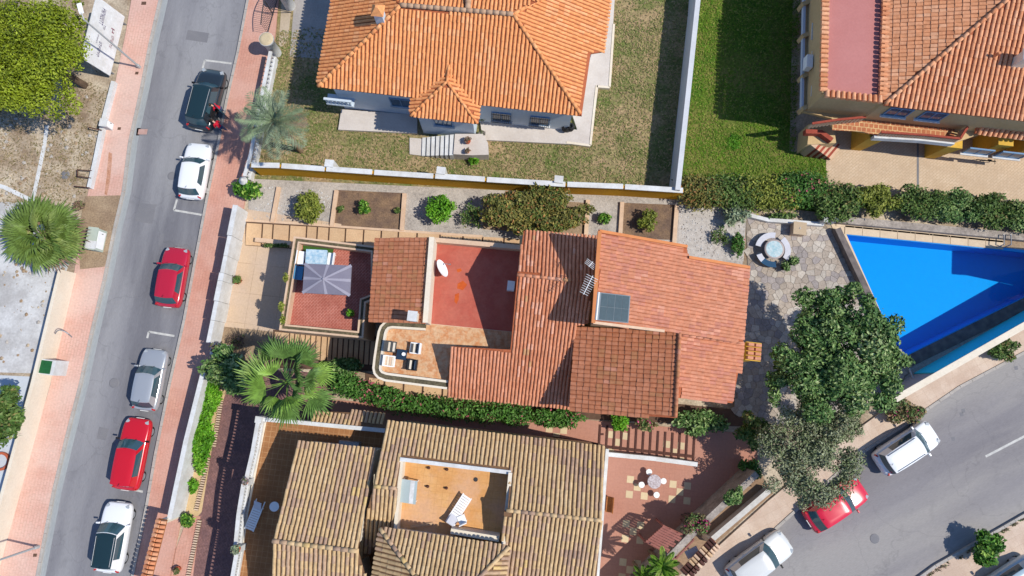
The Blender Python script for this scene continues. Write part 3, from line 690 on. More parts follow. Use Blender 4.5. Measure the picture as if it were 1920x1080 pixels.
# south windows with grilles
def on_wall(u, v, z, base):  # point of the wall plane at height z below pixel u
    return P(u, v, z)
wy = wallp[0]; wd = (wallp[1] - wallp[0]).normalized(); wn_ = Vector((wd.y, -wd.x, 0))
def wallpt(u, z):
    lo, hi = 0.0, 30.0
    for _ in range(40):
        mid = (lo + hi) / 2; p = wallp[0] + wd * mid; q = proj(Vector((p.x, p.y, z)))
        if q[0] < u: lo = mid
        else: hi = mid
    p = wallp[0] + wd * lo; return Vector((p.x, p.y, z)) + wn_ * .03
for u, w in ((940, 1.35), (1012, 1.35)): window(V.root, wallpt(u, 1.55), w, 1.5, wn_, M['frame_blue'], 9)
window(V.root, wallpt(752, 2.3), 1.5, 1.3, wn_, M['frame_blue'], 0)
pd = (P(890, 224, 4.2) - P(776, 212, 4.2)).normalized(); pf = Vector((pd.y, -pd.x, 0))
c = P(832, 228, 2.6); window(V.root, (P(776, 212, 4.2) + EX * .1 + EY * .2) * .55 + (P(890, 224, 4.2) - EX * .2 + EY * .2) * .45 - Vector((0, 0, 4.2 - 2.6)) + pf * .03, 1.3, 1.1, pf, M['frame_blue'], 0)
# balcony at the south-west corner
mb = MB(); c0 = P(609, 166, 2.9); mb.prism([c0, c0 + EX * 1.9, c0 + EX * 1.9 - EY * .75, c0 - EY * .75], 1.9, 2.08); bal = build('balcony', mb, VL, V.root)
mb = MB()
for i in range(7):
    q = c0 - EY * .68 + EX * (.12 + i * .27); mb.box((q.x, q.y, 2.4), (.1, .1, .65), SITE)
mb.prism([c0 - EY * .6, c0 + EX * 1.9 - EY * .6, c0 + EX * 1.9 - EY * .76, c0 - EY * .76], 2.72, 2.84); build('balcony_rail', mb, VL, bal)
# terrace slab round the house
tz = .25
WS = mat('pale_terrace', A(226, 216, 208), A(208, 196, 186), .9, .6, fine=8, famt=.07)
for pts in ([(640, 205), (782, 215), (782, 250), (634, 243)], [(900, 225), (1100, 245), (1108, 272), (905, 262)], [(1090, 165), (1142, 163), (1150, 40), (1160, -120), (1100, -120)], [(1070, 205), (1092, 272), (1108, 272), (1122, 163), (1085, 160)]):
    mb = MB(); zz = tz - .005 * (len(V.root.children) % 5); mb.prism(px(pts, tz), -.02, zz); o = build('house_terrace', mb, WS, V.root)
mb = MB()
for p, q in (((1119, 160), (1107, 272)), ((1151, 45), (1143, 163)), ((1143, 164), (1119, 162)), ((1062, 267), (1107, 273))):
    mb.strip([P(*p, tz), P(*q, tz)], .16, 0, tz + .03)
build('terrace_kerb', mb, M['cream'], V.root)
# flight of white steps up to the porch
def steps():
    root = None; mb = MB(); base = P(779, 290, 0)
    L0, L1 = P(770, 288, .1), P(800, 291, .1)
    mb.prism(px([(768, 258), (792, 260), (792, 292), (768, 289)], .12), -.02, .12); so_ = build('step_landing', mb, WS, V.root)
    for i in range(7):
        u = 792 + i * 8.6; z = .22 + i * .13
        m = MB(); m.prism(px([(u, 258 - i * .9), (u + 7.4, 257.4 - i * .9), (u + 6.2, 292 - i * .2), (u - 1.2, 292 - i * .2)], z), -.02, z); build('step', m, M['white'], V.root)
    m = MB(); m.prism(px([(853, 251), (905, 251), (915, 268), (916, 290), (884, 291), (850, 289)], 1.12), -.02, 1.12); build('porch_floor', m, WS, V.root)
steps()
V.finish()

# =================================================================== CENTRAL HOUSE
H = House('terracotta_house', 'large terracotta house with several stepped tile roofs, a red roof terrace and a parasol terrace', 'house', P(960, 600, 0))
CR = M['cream_pink']
# A: parasol terrace on the west end
AZ, AT = 2.9, 3.65
Ap = [(551, 443), (707, 462), (707, 560), (686, 568), (681, 634), (523, 619)]
Aw = [(p.x, p.y) for p in px(Ap, AT)]
mb = MB(); mb.prism(Aw, -.02, AZ - .01); build('wall', mb, CR, H.root)
mb = MB(); mb.prism(offset(Aw if sum(Aw[i][0] * Aw[(i + 1) % 6][1] - Aw[(i + 1) % 6][0] * Aw[i][1] for i in range(6)) > 0 else Aw[::-1], .40), AZ - .01, AZ); build('terrace_floor', mb, M['a_floor'], H.root)
mb = MB(); mb.ring(Aw, .12, AZ, AT); build('parapet', mb, CR, H.root)
Ai = offset(Aw[::-1], .12); mb = MB(); mb.ring(Ai, .18, AZ, AT - .12); pl = build('planter_trough', mb, M['trough'], H.root)
Aj = offset(Aw[::-1], .30); mb = MB(); mb.ring(Aj, .11, AZ, AT - .02); build('parapet', mb, CR, H.root)
# B: small mono-pitch roof, falling west
Bl = ((704, 446), (692, 600), 5.7); Bt = (808, 448, 6.75)
mb = MB(); mb.prism(px([(712, 452), (803, 454), (796, 604), (702, 598)], 5.5), -.02, 5.45); build('wall', mb, CR, H.root)
rb = H.roof(Bl, Bt, [(704, 446), (808, 448), (797, 607), (692, 601)], T_RUST, PAN_O, .25, .34, low=True)
a_, n_ = pline(Bl, Bt); bp = lambda u, v, A0=a_, N0=n_: on_plane(u, v, A0, N0)
V0, V1 = bp(803, 450), bp(793, 606)
H.ridge(rb, V0, V1, T_RUST, .11, .3)
# C: red flat roof with its parapets, and E: rounded terrace, same level
CZ = 5.2; CT_ = 5.85
mb = MB(); mb.prism(px([(803, 450), (975, 464), (960, 660), (843, 660), (838, 730), (798, 608)], CZ), -.02, CZ - .012); build('wall', mb, CR, H.root)
mb = MB(); mb.prism(px([(812, 456), (976, 468), (962, 622), (800, 606)], CZ), CZ - .012, CZ); build('roof_deck', mb, M['red_floor'], H.root)
mb = MB(); mb.strip(px([(812, 449), (800, 607)], 6.2), .3, CZ, 6.95); build('parapet', mb, M['cream'], H.root)
mb = MB(); mb.strip(px([(810, 449), (980, 464)], CT_), .28, CZ, CT_); build('parapet', mb, CR, H.root)
Eo = [(798, 605), (765, 603), (735, 601), (722, 604), (714, 612), (710, 622), (706, 645), (702, 672), (700, 690), (702, 700), (709, 708), (722, 713), (760, 718), (838, 728)]
Epoly = [(p.x, p.y) for p in px(Eo, CZ + .45)]
mb = MB(); mb.prism(Epoly, -.02, CZ - .012); build('wall', mb, CR, H.root)
mb = MB(); mb.prism(px([(798, 607), (962, 623), (957, 660), (845, 650), (838, 726), (760, 716), (712, 706), (704, 690), (712, 625), (735, 604)], CZ), CZ - .012, CZ + .004); build('terrace_floor', mb, M['terr_tile'], H.root)
def curb(pts, w, z0, z1, m, name='parapet'):
    mb = MB(); mb.strip(pts, w, z0, z1); return build(name, mb, m, H.root)
def parallel(pts, d):
    out = []
    for i in range(len(pts)):
        a = Vector(pts[max(i - 1, 0)][:2]); b = Vector(pts[min(i + 1, len(pts) - 1)][:2]); t = (b - a).normalized(); out.append(Vector(pts[i][:2]) + Vector((-t.y, t.x)) * d)
    return out
curb(Epoly, .13, CZ + .004, CZ + .45, M['cream']); curb(parallel(Epoly, .2), .26, CZ + .004, CZ + .36, M['trough'], 'planter_trough'); curb(parallel(Epoly, .4), .14, CZ + .004, CZ + .43, M['cream'])
# D: ridge roof in the middle
DR = ((970, 515), (1076, 526), 9.3)
Dl = ((838, 742), (1071, 766), 5.35); Dt = (970, 516, 9.3)
rd = H.roof(Dl, Dt, [(970, 516), (1108, 530), (1104, 606), (1080, 612), (1068, 767), (838, 743), (845, 650), (957, 656)], T_HOUSE, PAN_O, .215, .38)
Dn = ((983, 433), (1120, 444), 7.7)
rn_ = H.roof(Dn, (970, 515, 9.3), [(982, 432), (1122, 445), (1110, 530), (970, 515)], T_HOUSE, PAN_O, .215, .38)
a_, n_ = pline(Dl, Dt); dp = lambda u, v, A0=a_, N0=n_: on_plane(u, v, A0, N0)
H.ridge(rd, dp(970, 515), dp(1070, 526), T_HOUSE, .1)
# gable wall under D facing the red deck, body under D
mb = MB(); g0 = dp(961, 622); g1 = dp(971, 517); 
up = [P(977, 520, 5.2), P(966, 655, 5.2)]
w0, w1, w2 = P(985, 440, 7.55), P(974, 517, 9.1), dp(962, 655) - Vector((0, 0, .15))
def gable(pts, th, zb, m, d):
    mb = MB(); n = len(pts); top = [Vector(p) for p in pts]; 
    for s_ in range(n - 1):
        a, b = top[s_], top[s_ + 1]
        V_ = [Vector((a.x, a.y, zb)), Vector((b.x, b.y, zb)), b, a]; W_ = [p + d * th for p in V_]
        mb.idx(V_ + W_, [[0, 1, 2, 3], [7, 6, 5, 4], [3, 2, 6, 7], [1, 0, 4, 5], [0, 3, 7, 4], [2, 1, 5, 6]])
    build('gable_wall', mb, m, H.root)
gable([w0 + EX * .12, w1 + EX * .12, w2 + EX * .12], .25, 5.1, M['ochre'], EX)
mb = MB(); mb.prism(px([(975, 440), (1112, 452), (1085, 758), (843, 735), (850, 655), (960, 660)], 5.2), -.02, 5.15); build('wall', mb, M['ochre'], H.root)
gable([dp(846, 652) + EX * .1 - Vector((0, 0, .15)), dp(839, 741) + EX * .1 - Vector((0, 0, .15))], .2, 5.0, M['cream'], EX)
# F: tall wing, roof falling east
Fl = ((1405, 500), (1393, 641), 8.6); Ft = (1123, 434, 10.95)
rf = H.roof(Fl, Ft, [(1122, 433), (1288, 462), (1291, 481), (1406, 501), (1394, 641), (1276, 625), (1110, 606)], T_FLAT, PAN_O, .20, .40, low=True)
a_, n_ = pline(Fl, Ft); fp = lambda u, v, A0=a_, N0=n_: on_plane(u, v, A0, N0)
t0, t1 = fp(1122, 433), fp(1110, 606)
mb = MB(); bw = [fp(1130, 442), fp(1284, 470), fp(1286, 488), fp(1398, 507), fp(1388, 634), fp(1272, 620), fp(1119, 602)]
V_ = [Vector((p.x, p.y, 0)) for p in bw] + [p - Vector((0, 0, .17)) for p in bw]; k = 7
mb.idx(V_, [[i, (i + 1) % k, k + (i + 1) % k, k + i][::-1] for i in range(k)]); build('wall', mb, M['ochre'], H.root)
def verge(p0, p1, w, h, m):
    mb = MB(); d = (p1 - p0).normalized(); x = d.cross(Vector((0, 0, 1))).normalized() * w / 2; z = Vector((0, 0, h))
    V_ = [p0 - x - z, p0 + x - z, p0 + x + z, p0 - x + z, p1 - x - z, p1 + x - z, p1 + x + z, p1 - x + z]
    mb.idx(V_, [[3, 2, 1, 0], [4, 5, 6, 7], [0, 1, 5, 4], [1, 2, 6, 5], [2, 3, 7, 6], [3, 0, 4, 7]]); build('verge', mb, m, rf)
VG = mat('orange_verge', A(226, 146, 92), A(212, 130, 80), 1.5, .5, fine=6, famt=.08)
up_ = Vector((0, 0, .06))
verge(fp(1124, 434) + up_, fp(1112, 606) + up_, .2, .12, VG); verge(fp(1124, 434) + up_, fp(1288, 463) + up_, .16, .1, VG); verge(fp(1291, 483) + up_, fp(1405, 502) + up_, .16, .1, VG)
verge(fp(1112, 605) + up_, fp(1245, 621) + up_, .14, .1, M['cream_pink'])
# G: lower piece of the east roof
Gl = ((1383, 643), (1374, 756), 8.0); Gt = (1276, 627, 9.0)
rg = H.roof(Gl, Gt, [(1276, 627), (1395, 642), (1374, 756), (1269, 746)], T_FLAT, PAN_O, .20, .40, low=True)
a_, n_ = pline(Gl, Gt); gp = lambda u, v, A0=a_, N0=n_: on_plane(u, v, A0, N0)
H.ridge(rg, gp(1278, 628) + up_, gp(1393, 643) + up_, T_FLAT, .09)
mb = MB(); bw = [gp(1276, 632), gp(1380, 648), gp(1366, 750), gp(1270, 742)]; V_ = [Vector((p.x, p.y, 0)) for p in bw] + [p - Vector((0, 0, .17)) for p in bw]
mb.idx(V_, [[i, (i + 1) % 4, 4 + (i + 1) % 4, 4 + i][::-1] for i in range(4)]); build('wall', mb, M['ochre'], H.root)
# H: roof falling west over the south side
Hl = ((1080, 613), (1069, 770), 7.6); Ht = (1277, 622, 9.5)
rh = H.roof(Hl, Ht, [(1079, 612), (1277, 622), (1268, 784), (1068, 771)], T_RUST, PAN_O, .24, .37, low=True)
a_, n_ = pline(Hl, Ht); hp = lambda u, v, A0=a_, N0=n_: on_plane(u, v, A0, N0)
H.ridge(rh, hp(1274, 624) + up_, hp(1266, 782) + up_, T_RUST, .12, .3)
mb = MB(); bw = [hp(1087, 616), hp(1270, 626), hp(1262, 778), hp(1076, 766)]; V_ = [Vector((p.x, p.y, 0)) for p in bw] + [p - Vector((0, 0, .17)) for p in bw]
mb.idx(V_, [[i, (i + 1) % 4, 4 + (i + 1) % 4, 4 + i][::-1] for i in range(4)]); build('wall', mb, M['ochre'], H.root)
# chimneys: white one on B, outside stack on the east side
c = bp(778, 596); mb = MB(); mb.box((c.x, c.y, c.z + .4), (.48, .5, 1.3), SITE); ch = build('chimney', mb, M['cream'], H.root); ch['label'] = 'squat white chimney'
mb = MB(); mb.box((c.x, c.y, c.z + 1.1), (.56, .6, .12), SITE); build('chimney_cap', mb, M['white'], ch)
c = P(1350, 668, 0); mb = MB(); mb.box((c.x, c.y, 3.2), (.75, .95, 6.4), SITE); mb.box((c.x, c.y, 6.55), (.9, 1.1, .3), SITE); ch = build('chimney', mb, M['ochre2'], H.root); ch['label'] = 'ochre outside chimney with tiled cap'
for i in range(4):
    for s_ in (-1, 1):
        k = MB(); q = Vector((c.x, c.y, 6.85)) + EY * ((i - 1.5) * .26) + EX * (s_ * .22); k.box(q, (.44, .22, .16), SITE, top=.75); build('cap_tile', k, T_HOUSE[i % 3][0], ch)
# stains on the red deck
stm = mat('orange_stain', A(214, 100, 40), A(200, 80, 40), 2, .6, fine=7, famt=.12)
for pts_ in ([(858, 532), (868, 526), (876, 534), (868, 544), (857, 541)], [(853, 552), (861, 549), (860, 562), (856, 570), (852, 566)], [(856, 505), (864, 503), (866, 508), (858, 511)]):
    mb = MB(); mb.prism(px(pts_, CZ), CZ, CZ + .004); build('stain', mb, stm, H.root)
c = P(958, 536, CZ + .4); mb = MB(); mb.box((c.x, c.y, CZ + .25), (.45, .6, .5), SITE); build('roof_unit', mb, M['white_plastic'], H.root)
H.finish()

# =================================================================== BEIGE HOUSE (bottom)
B = House('beige_house', 'pale house with sand coloured barrel tile roofs and a sunken roof terrace', 'house', P(850, 950, 0))
SZ = 3.2; WB = M['cream']
Sp = [(470, 790), (497, 786), (726, 808), (722, 850), (700, 1190), (432, 1190), (452, 960)]
mb = MB(); mb.prism(px([(496, 787), (726, 808), (722, 1190), (430, 1190), (462, 960)], SZ), -.02, SZ); build('wall', mb, WB, B.root)
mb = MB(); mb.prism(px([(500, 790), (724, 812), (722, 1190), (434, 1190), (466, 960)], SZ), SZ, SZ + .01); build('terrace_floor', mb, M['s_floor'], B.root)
mb = MB(); mb.strip(px([(488, 786), (560, 792), (726, 808)], 3.9), .24, SZ + .01, 3.9); build('parapet', mb, M['white'], B.root)
# west balustrade
def balustrade(root, p, q, z0, h, n, m, base=.25):
    a, b = Vector(p), Vector(q); d = (b - a); mb = MB()
    mb.strip([a, b], .26, z0, z0 + base); build('balustrade_base', mb, m, root)
    mb = MB(); mb.strip([a, b], .24, z0 + h - .12, z0 + h); build('balustrade_rail', mb, m, root)
    me = None
    for i in range(n):
        c = a + d * ((i + .5) / n)
        if me is None:
            k = MB(); hh = h - .12 - base; k.lathe((0, 0, 0), [(.05, 0), (.05, hh * .08), (.085, hh * .3), (.045, hh * .6), (.05, hh * .9), (.07, hh)], 6); me = k.mesh('baluster', m)
        o = bpy.data.objects.new('baluster', me); o.parent = root; o.location = Vector((c.x, c.y, z0 + base)) - wloc(root); COL.objects.link(o)
bl = [(484, 787), (474, 845), (460, 905)]; bl2 = [(456, 910), (447, 965), (441, 1028)]
for L_ in (bl, bl2, [(444, 1034), (436, 1080), (424, 1150)]):
    for p, q in zip(L_[:-1], L_[1:]): balustrade(B.root, P(*p, 4.1), P(*q, 4.1), SZ + .01, .9, 9, M['white'])
for u, v in ((459, 905), (443, 1031), (484, 787)):
    c = P(u, v, 4.2); mb = MB(); mb.box((c.x, c.y, 3.7), (.4, .4, 1.0), SITE); build('pillar', mb, M['white'], B.root)
# lean-to strip of tiles north of that terrace
rl = B.roof(((600, 762), (724, 777), 3.2), (610, 792, 3.75), [(590, 770), (722, 776), (724, 803), (582, 790)], T_BEIGE, PAN_B, .25, .45)
# P: main roof
Pn = ((725, 790), (1133, 838), 5.9); Pt = (945, 958, 7.5)
rp1 = B.roof(Pn, Pt, [(725, 789), (1135, 838), (1128, 975), (952, 955), (957, 882), (752, 857), (743, 915), (700, 911)], T_BEIGE, PAN_B, .25, .48)
a_, n_ = pline(Pn, Pt); pp = lambda u, v, A0=a_, N0=n_: on_plane(u, v, A0, N0)
Psl = ((1110, 1180), (940, 1158), 5.6); 
rp2 = B.roof(Psl, (1127, 975, pp(1127, 975).z), [(945, 958), (1128, 977), (1110, 1180), (935, 1157)], T_BEIGE, PAN_B, .25, .48)
B.ridge(rp2, pp(950, 957), pp(1127, 976), T_BEIGE, .12)
rp3 = B.roof(((668, 985), (740, 995), 6.2), (702, 912, pp(702, 912).z), [(700, 912), (745, 917), (738, 1010), (664, 1060)], T_BEIGE, PAN_B, .25, .48)
B.ridge(rp3, pp(702, 912), pp(743, 916), T_BEIGE, .12)
# Q: western roof
Qn = ((560, 828), (703, 842), 5.9); Qt = (512, 1013, 8.0)
rq1 = B.roof(Qn, Qt, [(560, 827), (704, 842), (690, 912), (671, 1032), (511, 1013)], T_BEIGE, PAN_B, .25, .48)
qa, qn = pline(Qn, Qt); qp = lambda u, v: on_plane(u, v, qa, qn)
rq2 = B.roof(((508, 1190), (660, 1205), 6.1), (512, 1013, 8.0), [(511, 1014), (671, 1033), (690, 1100), (690, 1205), (508, 1190)], T_BEIGE, PAN_B, .25, .48)
B.ridge(rq2, qp(512, 1014) + up_, qp(669, 1033) + up_, T_BEIGE, .13)
# walls below Q and P
def under(pts, f, ins=None, m=WB, z0=0):
    mb = MB(); bw = [f(u, v) for u, v in pts]; k = len(bw); V_ = [Vector((p.x, p.y, z0)) for p in bw] + [p - Vector((0, 0, .2)) for p in bw]
    mb.idx(V_, [[i, (i + 1) % k, k + (i + 1) % k, k + i][::-1] for i in range(k)]); build('wall', mb, m, B.root)
under([(566, 834), (700, 848), (686, 915), (666, 1025), (518, 1006)], qp); under([(732, 797), (1128, 844), (1121, 970), (960, 950), (962, 876), (748, 850), (738, 908), (707, 905)], pp)
mb = MB(); mb.prism(px([(520, 1010), (666, 1028), (700, 1190), (516, 1190)], 6.0), -.02, 5.95); build('wall', mb, WB, B.root)
mb = MB(); mb.prism(px([(950, 962), (1120, 980), (1104, 1190), (940, 1190)], 5.5), -.02, 5.45); build('wall', mb, WB, B.root)
# T: sunken roof terrace
TZ = 5.55
mb = MB(); mb.prism(px([(745, 850), (960, 880), (945, 1040), (735, 1010)], TZ), -.02, TZ); build('terrace_floor', mb, M['t_floor'], B.root)
mb = MB(); mb.strip(px([(750, 861), (958, 886)], 6.75), .22, TZ, 6.78); build('parapet', mb, M['white'], B.root)
mb = MB(); mb.strip(px([(753, 862), (741, 1000)], 6.6), .2, TZ, 6.72); build('parapet', mb, M['cream'], B.root)
mb = MB(); mb.strip(px([(957, 886), (944, 1022)], 6.9), .22, TZ, 6.95); build('parapet', mb, M['cream'], B.root)
# R: pyramid roof of the south block
Rl = ((712, 989), (955, 1024), 7.6); Rt = (832, 1150, 9.6)
rr1 = B.roof(Rl, Rt, [(711, 988), (957, 1024), (832, 1150)], T_BEIGE, PAN_B, .25, .46)
ra, rnn = pline(Rl, Rt); rq = lambda u, v: on_plane(u, v, ra, rnn)
rr2 = B.roof(((711, 989), (676, 1230), 7.6), Rt, [(711, 989), (832, 1150), (676, 1230)], T_BEIGE, PAN_B, .25, .46)
rr3 = B.roof(((956, 1025), (925, 1250), 7.6), Rt, [(956, 1025), (925, 1250), (832, 1150)], T_BEIGE, PAN_B, .25, .46)
B.ridge(rr1, rq(713, 991) + up_, rq(830, 1149) + up_, T_BEIGE, .12); B.ridge(rr1, rq(954, 1026) + up_, rq(834, 1149) + up_, T_BEIGE, .12)
mb = MB(); mb.prism(px([(722, 1000), (946, 1032), (920, 1240), (690, 1215)], 7.4), -.02, 7.4); build('wall', mb, WB, B.root)
mb = MB(); mb.strip(px([(845, 996), (936, 1011)], 6.6), .3, TZ, 6.6); build('parapet', mb, M['cream'], B.root)
# gutter board along the east verge and patio wall
mb = MB(); mb.strip(px([(1139, 842), (1128, 985), (1112, 1190)], 4.2), .2, -.02, 4.2); build('wall', mb, M['white'], B.root)
B.finish()

# =================================================================== APARTMENT VILLA (top right)
G_ = House('ochre_villa', 'ochre two storey villa with orange hipped roof, pink flat roof terrace and tiled balcony', 'house', P(1750, 120, 0))
RH = 6.3
mb = MB(); mb.prism(px([(1552, -200), (1546, 176), (1655, 188), (1660, 192), (2100, 240), (2100, -200)], 6.0), 3.2, 6.0); build('wall', mb, M['ochre'], G_.root)
mb = MB(); mb.prism([p + EX * 1.3 for p in px([(1546, -200), (1540, 150)], 3.0)] + px([(1660, 205), (2100, 260), (2100, -200)], 3.0), -.02, 3.0); build('ground_floor_wall', mb, M['ochre'], G_.root)
mb = MB(); mb.prism(px([(1512, -200), (1503, 208), (1560, 222), (1560, 236), (1640, 250), (1790, 268), (1840, 250), (2100, 285), (2100, -200)], 3.2), 2.95, 3.2); build('floor_slab', mb, M['ochre'], G_.root)
mb = MB(); mb.strip(px([(1511, -200), (1503, 205)], 3.2), .16, 3.06, 3.36); build('slab_edge', mb, mat('pale_blue_gutter', A(206, 216, 232), None, famt=.04), G_.root)
for v in (10, 70, 145, 205):
    a, b = P(1503, v, 3.3), P(1522, v - 8, 3.3); mb = MB(); mb.strip([a, b], .28, 2.6, 3.5); build('beam', mb, M['ochre'], G_.root)
for v in (40, 95, 150):  # west windows of the upper floor
    c = P(1534, v, 4.6); window(G_.root, P(1552, v - 10, 6.0) - Vector((0, 0, 1.4)) - EX * .03, 1.0, 1.1, -EX, M['frame_blue'], 0)
# pink roof terrace with tiled copings
mb = MB(); mb.prism(px([(1556, -200), (1550, 172), (1652, 182), (1660, -200)], 6.0), 6.0, 6.02); build('roof_deck', mb, M['pink_floor'], G_.root)
cp = MB(); cp.strip(px([(1553, -200), (1544, 174)], 6.2), .26, 6.0, 6.25); cpo = build('parapet', cp, M['ochre'], G_.root)
cp = MB(); cp.strip(px([(1544, 174), (1655, 186)], 6.2), .26, 6.0, 6.252); build('parapet', cp, M['ochre'], G_.root)
def coptiles(p, q, z, step=.32):
    a, b = P(*p, z), P(*q, z); n = round((b - a).length / step); d = (b - a) / n; ang = math.atan2(d.y, d.x)
    for i in range(n):
        c = a + d * (i + .5); k = MB(); k.tube(c - Vector((-d.y, d.x, 0)).normalized() * .24, c + Vector((-d.y, d.x, 0)).normalized() * .24, d.length * .47, d.length * .40, 7); build('coping_tile', k, RN.choice(T_APT)[0], cpo)
coptiles((1548, -30), (1544, 172), 6.3); coptiles((1546, 175), (1655, 187), 6.3); coptiles((1662, -30), (1655, 180), 6.3)
ws = ((1664, -10), (1657, 192), RH); at = (1890, 0, 8.5)
ra1 = G_.roof(ws, at, [(1665, -60), (1657, 195), (1890, 0), (1960, -60)], T_APT, PAN_O, .26, .42, low=True)
es = ((1657, 197), (1920, 226), RH)
ra2 = G_.roof(es, at, [(1657, 197), (1920, 226), (2100, 246), (2100, 0), (1960, -60), (1890, 0)], T_APT, PAN_O, .30, .42)
ea, en = pline(es, at); ep = lambda u, v: on_plane(u, v, ea, en)
G_.ridge(ra2, ep(1659, 195) + up_, ep(1955, -57) + up_, T_APT, .12)
ra3 = G_.roof(((1829, 250), (1925, 261), 3.6), (1838, 222, 4.3), [(1829, 250), (2100, 282), (2100, 250), (1836, 220)], T_APT, PAN_O, .34, .45)
c = ep(1908, 118); mb = MB(); mb.box((c.x, c.y, c.z + .3), (.7, .55, 1.4), SITE); ch = build('chimney', mb, M['cream'], G_.root)
mb = MB(); mb.box((c.x, c.y, c.z + 1.06), (.85, .7, .12), SITE); build('chimney_cap', mb, M['white'], ch)
c = ep(1862, 107); mb = MB(); mb.tube(c, c + Vector((0, 0, .6)), .09, n=8); build('vent_pipe', mb, T_APT[3][0], G_.root)
# south face: windows of the upper floor, balcony with brick floor and turned rail
sf = (P(1920, 226, 6) - P(1657, 197, 6)).normalized(); sn = Vector((sf.y, -sf.x, 0))
w_a = P(1660, 192, 6.0); 
for u in (1702, 1768):
    k = (u - 1660) / 440.0; q = P(1660 + (u - 1660), 192 + (u - 1660) * .109, 6.0); window(G_.root, Vector((q.x, q.y, 4.9)) + sn * .04, 1.5, 1.2, sn, M['frame_blue'], 0)
for u in (1850, 1912):
    q = P(u, 262 + (u - 1850) * .11, 3.0); window(G_.root, Vector((q.x, q.y, 2.2)) + sn * .55, 1.7, .9, sn, M['frame_blue'], 0)
bf = mat('balcony_brick', A(206, 132, 92), A(186, 112, 78), 1.5, .6, fine=7, famt=.12, grid=(.32, .32, SITE, A(240, 206, 150), .03, .5, A(196, 122, 84)))
mb = MB(); mb.prism(px([(1562, 226), (1655, 226), (1790, 240), (1788, 262), (1640, 254), (1617, 247), (1560, 244)], 3.21), 3.2, 3.225); fl = build('balcony_floor', mb, bf, G_.root)
mb = MB(); mb.strip(px([(1636, 258), (1722, 263), (1786, 270)], 3.2), .2, 2.95, 3.42); build('balcony_edge', mb, M['white'], G_.root)
RB = mat('red_brick_rail', A(176, 84, 66), A(150, 70, 56), 3, .6, fine=9, famt=.12)
def rail(pts, z, n):
    mb = MB(); W_ = px(pts, z); mb.strip(W_, .14, z + .74, z + .86); ra_ = build('balcony_rail', mb, RB, G_.root)
    for a, b in zip(W_[:-1], W_[1:]):
        for i in range(n):
            c = a + (b - a) * ((i + .5) / n); k = MB(); k.box((c.x, c.y, z + .37), (.12, .12, .74), SITE); build('baluster', k, M['cream_pink'], ra_)
rail([(1513, 240), (1560, 233), (1612, 228)], 3.2, 7); rail([(1640, 256), (1720, 261), (1786, 268)], 3.2, 14); rail([(1786, 268), (1800, 246)], 3.2, 5)
# brick landing and outside stair at the west corner
mb = MB(); mb.prism(px([(1497, 250), (1540, 250), (1545, 285), (1493, 288)], .0), -.02, 1.9); build('stair_block', mb, M['ochre'], G_.root)
mb = MB(); mb.strip(px([(1511, 246), (1540, 247), (1561, 262)], 2.4), .3, 1.9, 2.4); build('stair_wall', mb, RB, G_.root)
for i in range(9):
    u = 1535 + i * 3.6; z = 1.8 - i * .19; c = P(u, 262 + i * 2.6, z); k = MB(); k.box((c.x, c.y, z / 2), (.42, 1.3, max(z, .15)), SITE - .6); build('stair_step', k, RB if i % 2 else M['cream_pink'], G_.root)
# splayed ochre piers under the balcony
for u, v in ((1604, 283), (1742, 298), (1832, 294), (1884, 300)):
    c = P(u, v - 6, 0); t = c + EY * 1.0; mb = MB()
    V_ = [c - EX * .35 - EY * .2, c + EX * .35 - EY * .2, c + EX * .35 + EY * 1.6, c - EX * .35 + EY * 1.6]; W_ = [Vector((p.x, p.y, 2.96)) for p in (c - EX * .5 - EY * .45, c + EX * .5 - EY * .45, c + EX * .5 + EY * 1.6, c - EX * .5 + EY * 1.6)]
    mb.idx(V_ + W_, [[3, 2, 1, 0], [4, 5, 6, 7], [0, 1, 5, 4], [1, 2, 6, 5], [2, 3, 7, 6], [3, 0, 4, 7]]); build('pier', mb, M['ochre2'], G_.root)
# air conditioner on the west wall
c = P(1515, 118, 4.0); mb = MB(); mb.box((c.x, c.y, 4.0), (.4, .9, .65), SITE); build('air_conditioner', mb, M['white_plastic'], G_.root)
G_.finish()
# =================================================================== WALLS, FENCES, GATES
def wall_thing(name, label, cat, m, pts, w, h, z0=-.02, group=None):
    mb = MB(); mb.strip(pts, w, z0, h); o = build(name, mb, m); return tag(o, label, cat, group)
# white street wall of the terracotta house, in panels
t = thing('street_wall', 'white rendered street wall in stepped panels between the pink pavement and the pale driveway', 'wall', P(440, 500, 0))
WV = [384, 441, 479, 511, 526, 564, 600, 642]
def wx(v): return 437.5 - (v - 387) * .2005
for i, (a, b) in enumerate(zip(WV[:-1], WV[1:])):
    h = 1.9 + (.12 if i % 2 else 0) - .03 * i
    p, q = P(wx(a), a + .3, h) + EX * .14, P(wx(b), b - .3, h) + EX * .14
    mb = MB(); mb.strip([p, q], .28, -.02, h); w_ = build('wall_panel', mb, M['white'], t)
    if i in (3, 4, 0): mb = MB(); mb.strip([p, q], .34, h, h + .06); build('coping_slab', mb, M['white'], w_)
c = P(405, 655, 1.7); mb = MB(); mb.box((c.x, c.y, .85), (.75, .75, 1.7), SITE); tag(build('gate_pillar', mb, M['white']), 'square white gate pillar carrying a pot of red leaved plants', 'pillar')
wall_thing('low_garden_wall', 'pale blue white low wall beside the planting strip with bright green shrubs', 'wall', M['white'], [P(382, 692, 1.9), P(348, 828, 1.9), P(317, 974, 1.9)], .3, 1.9)
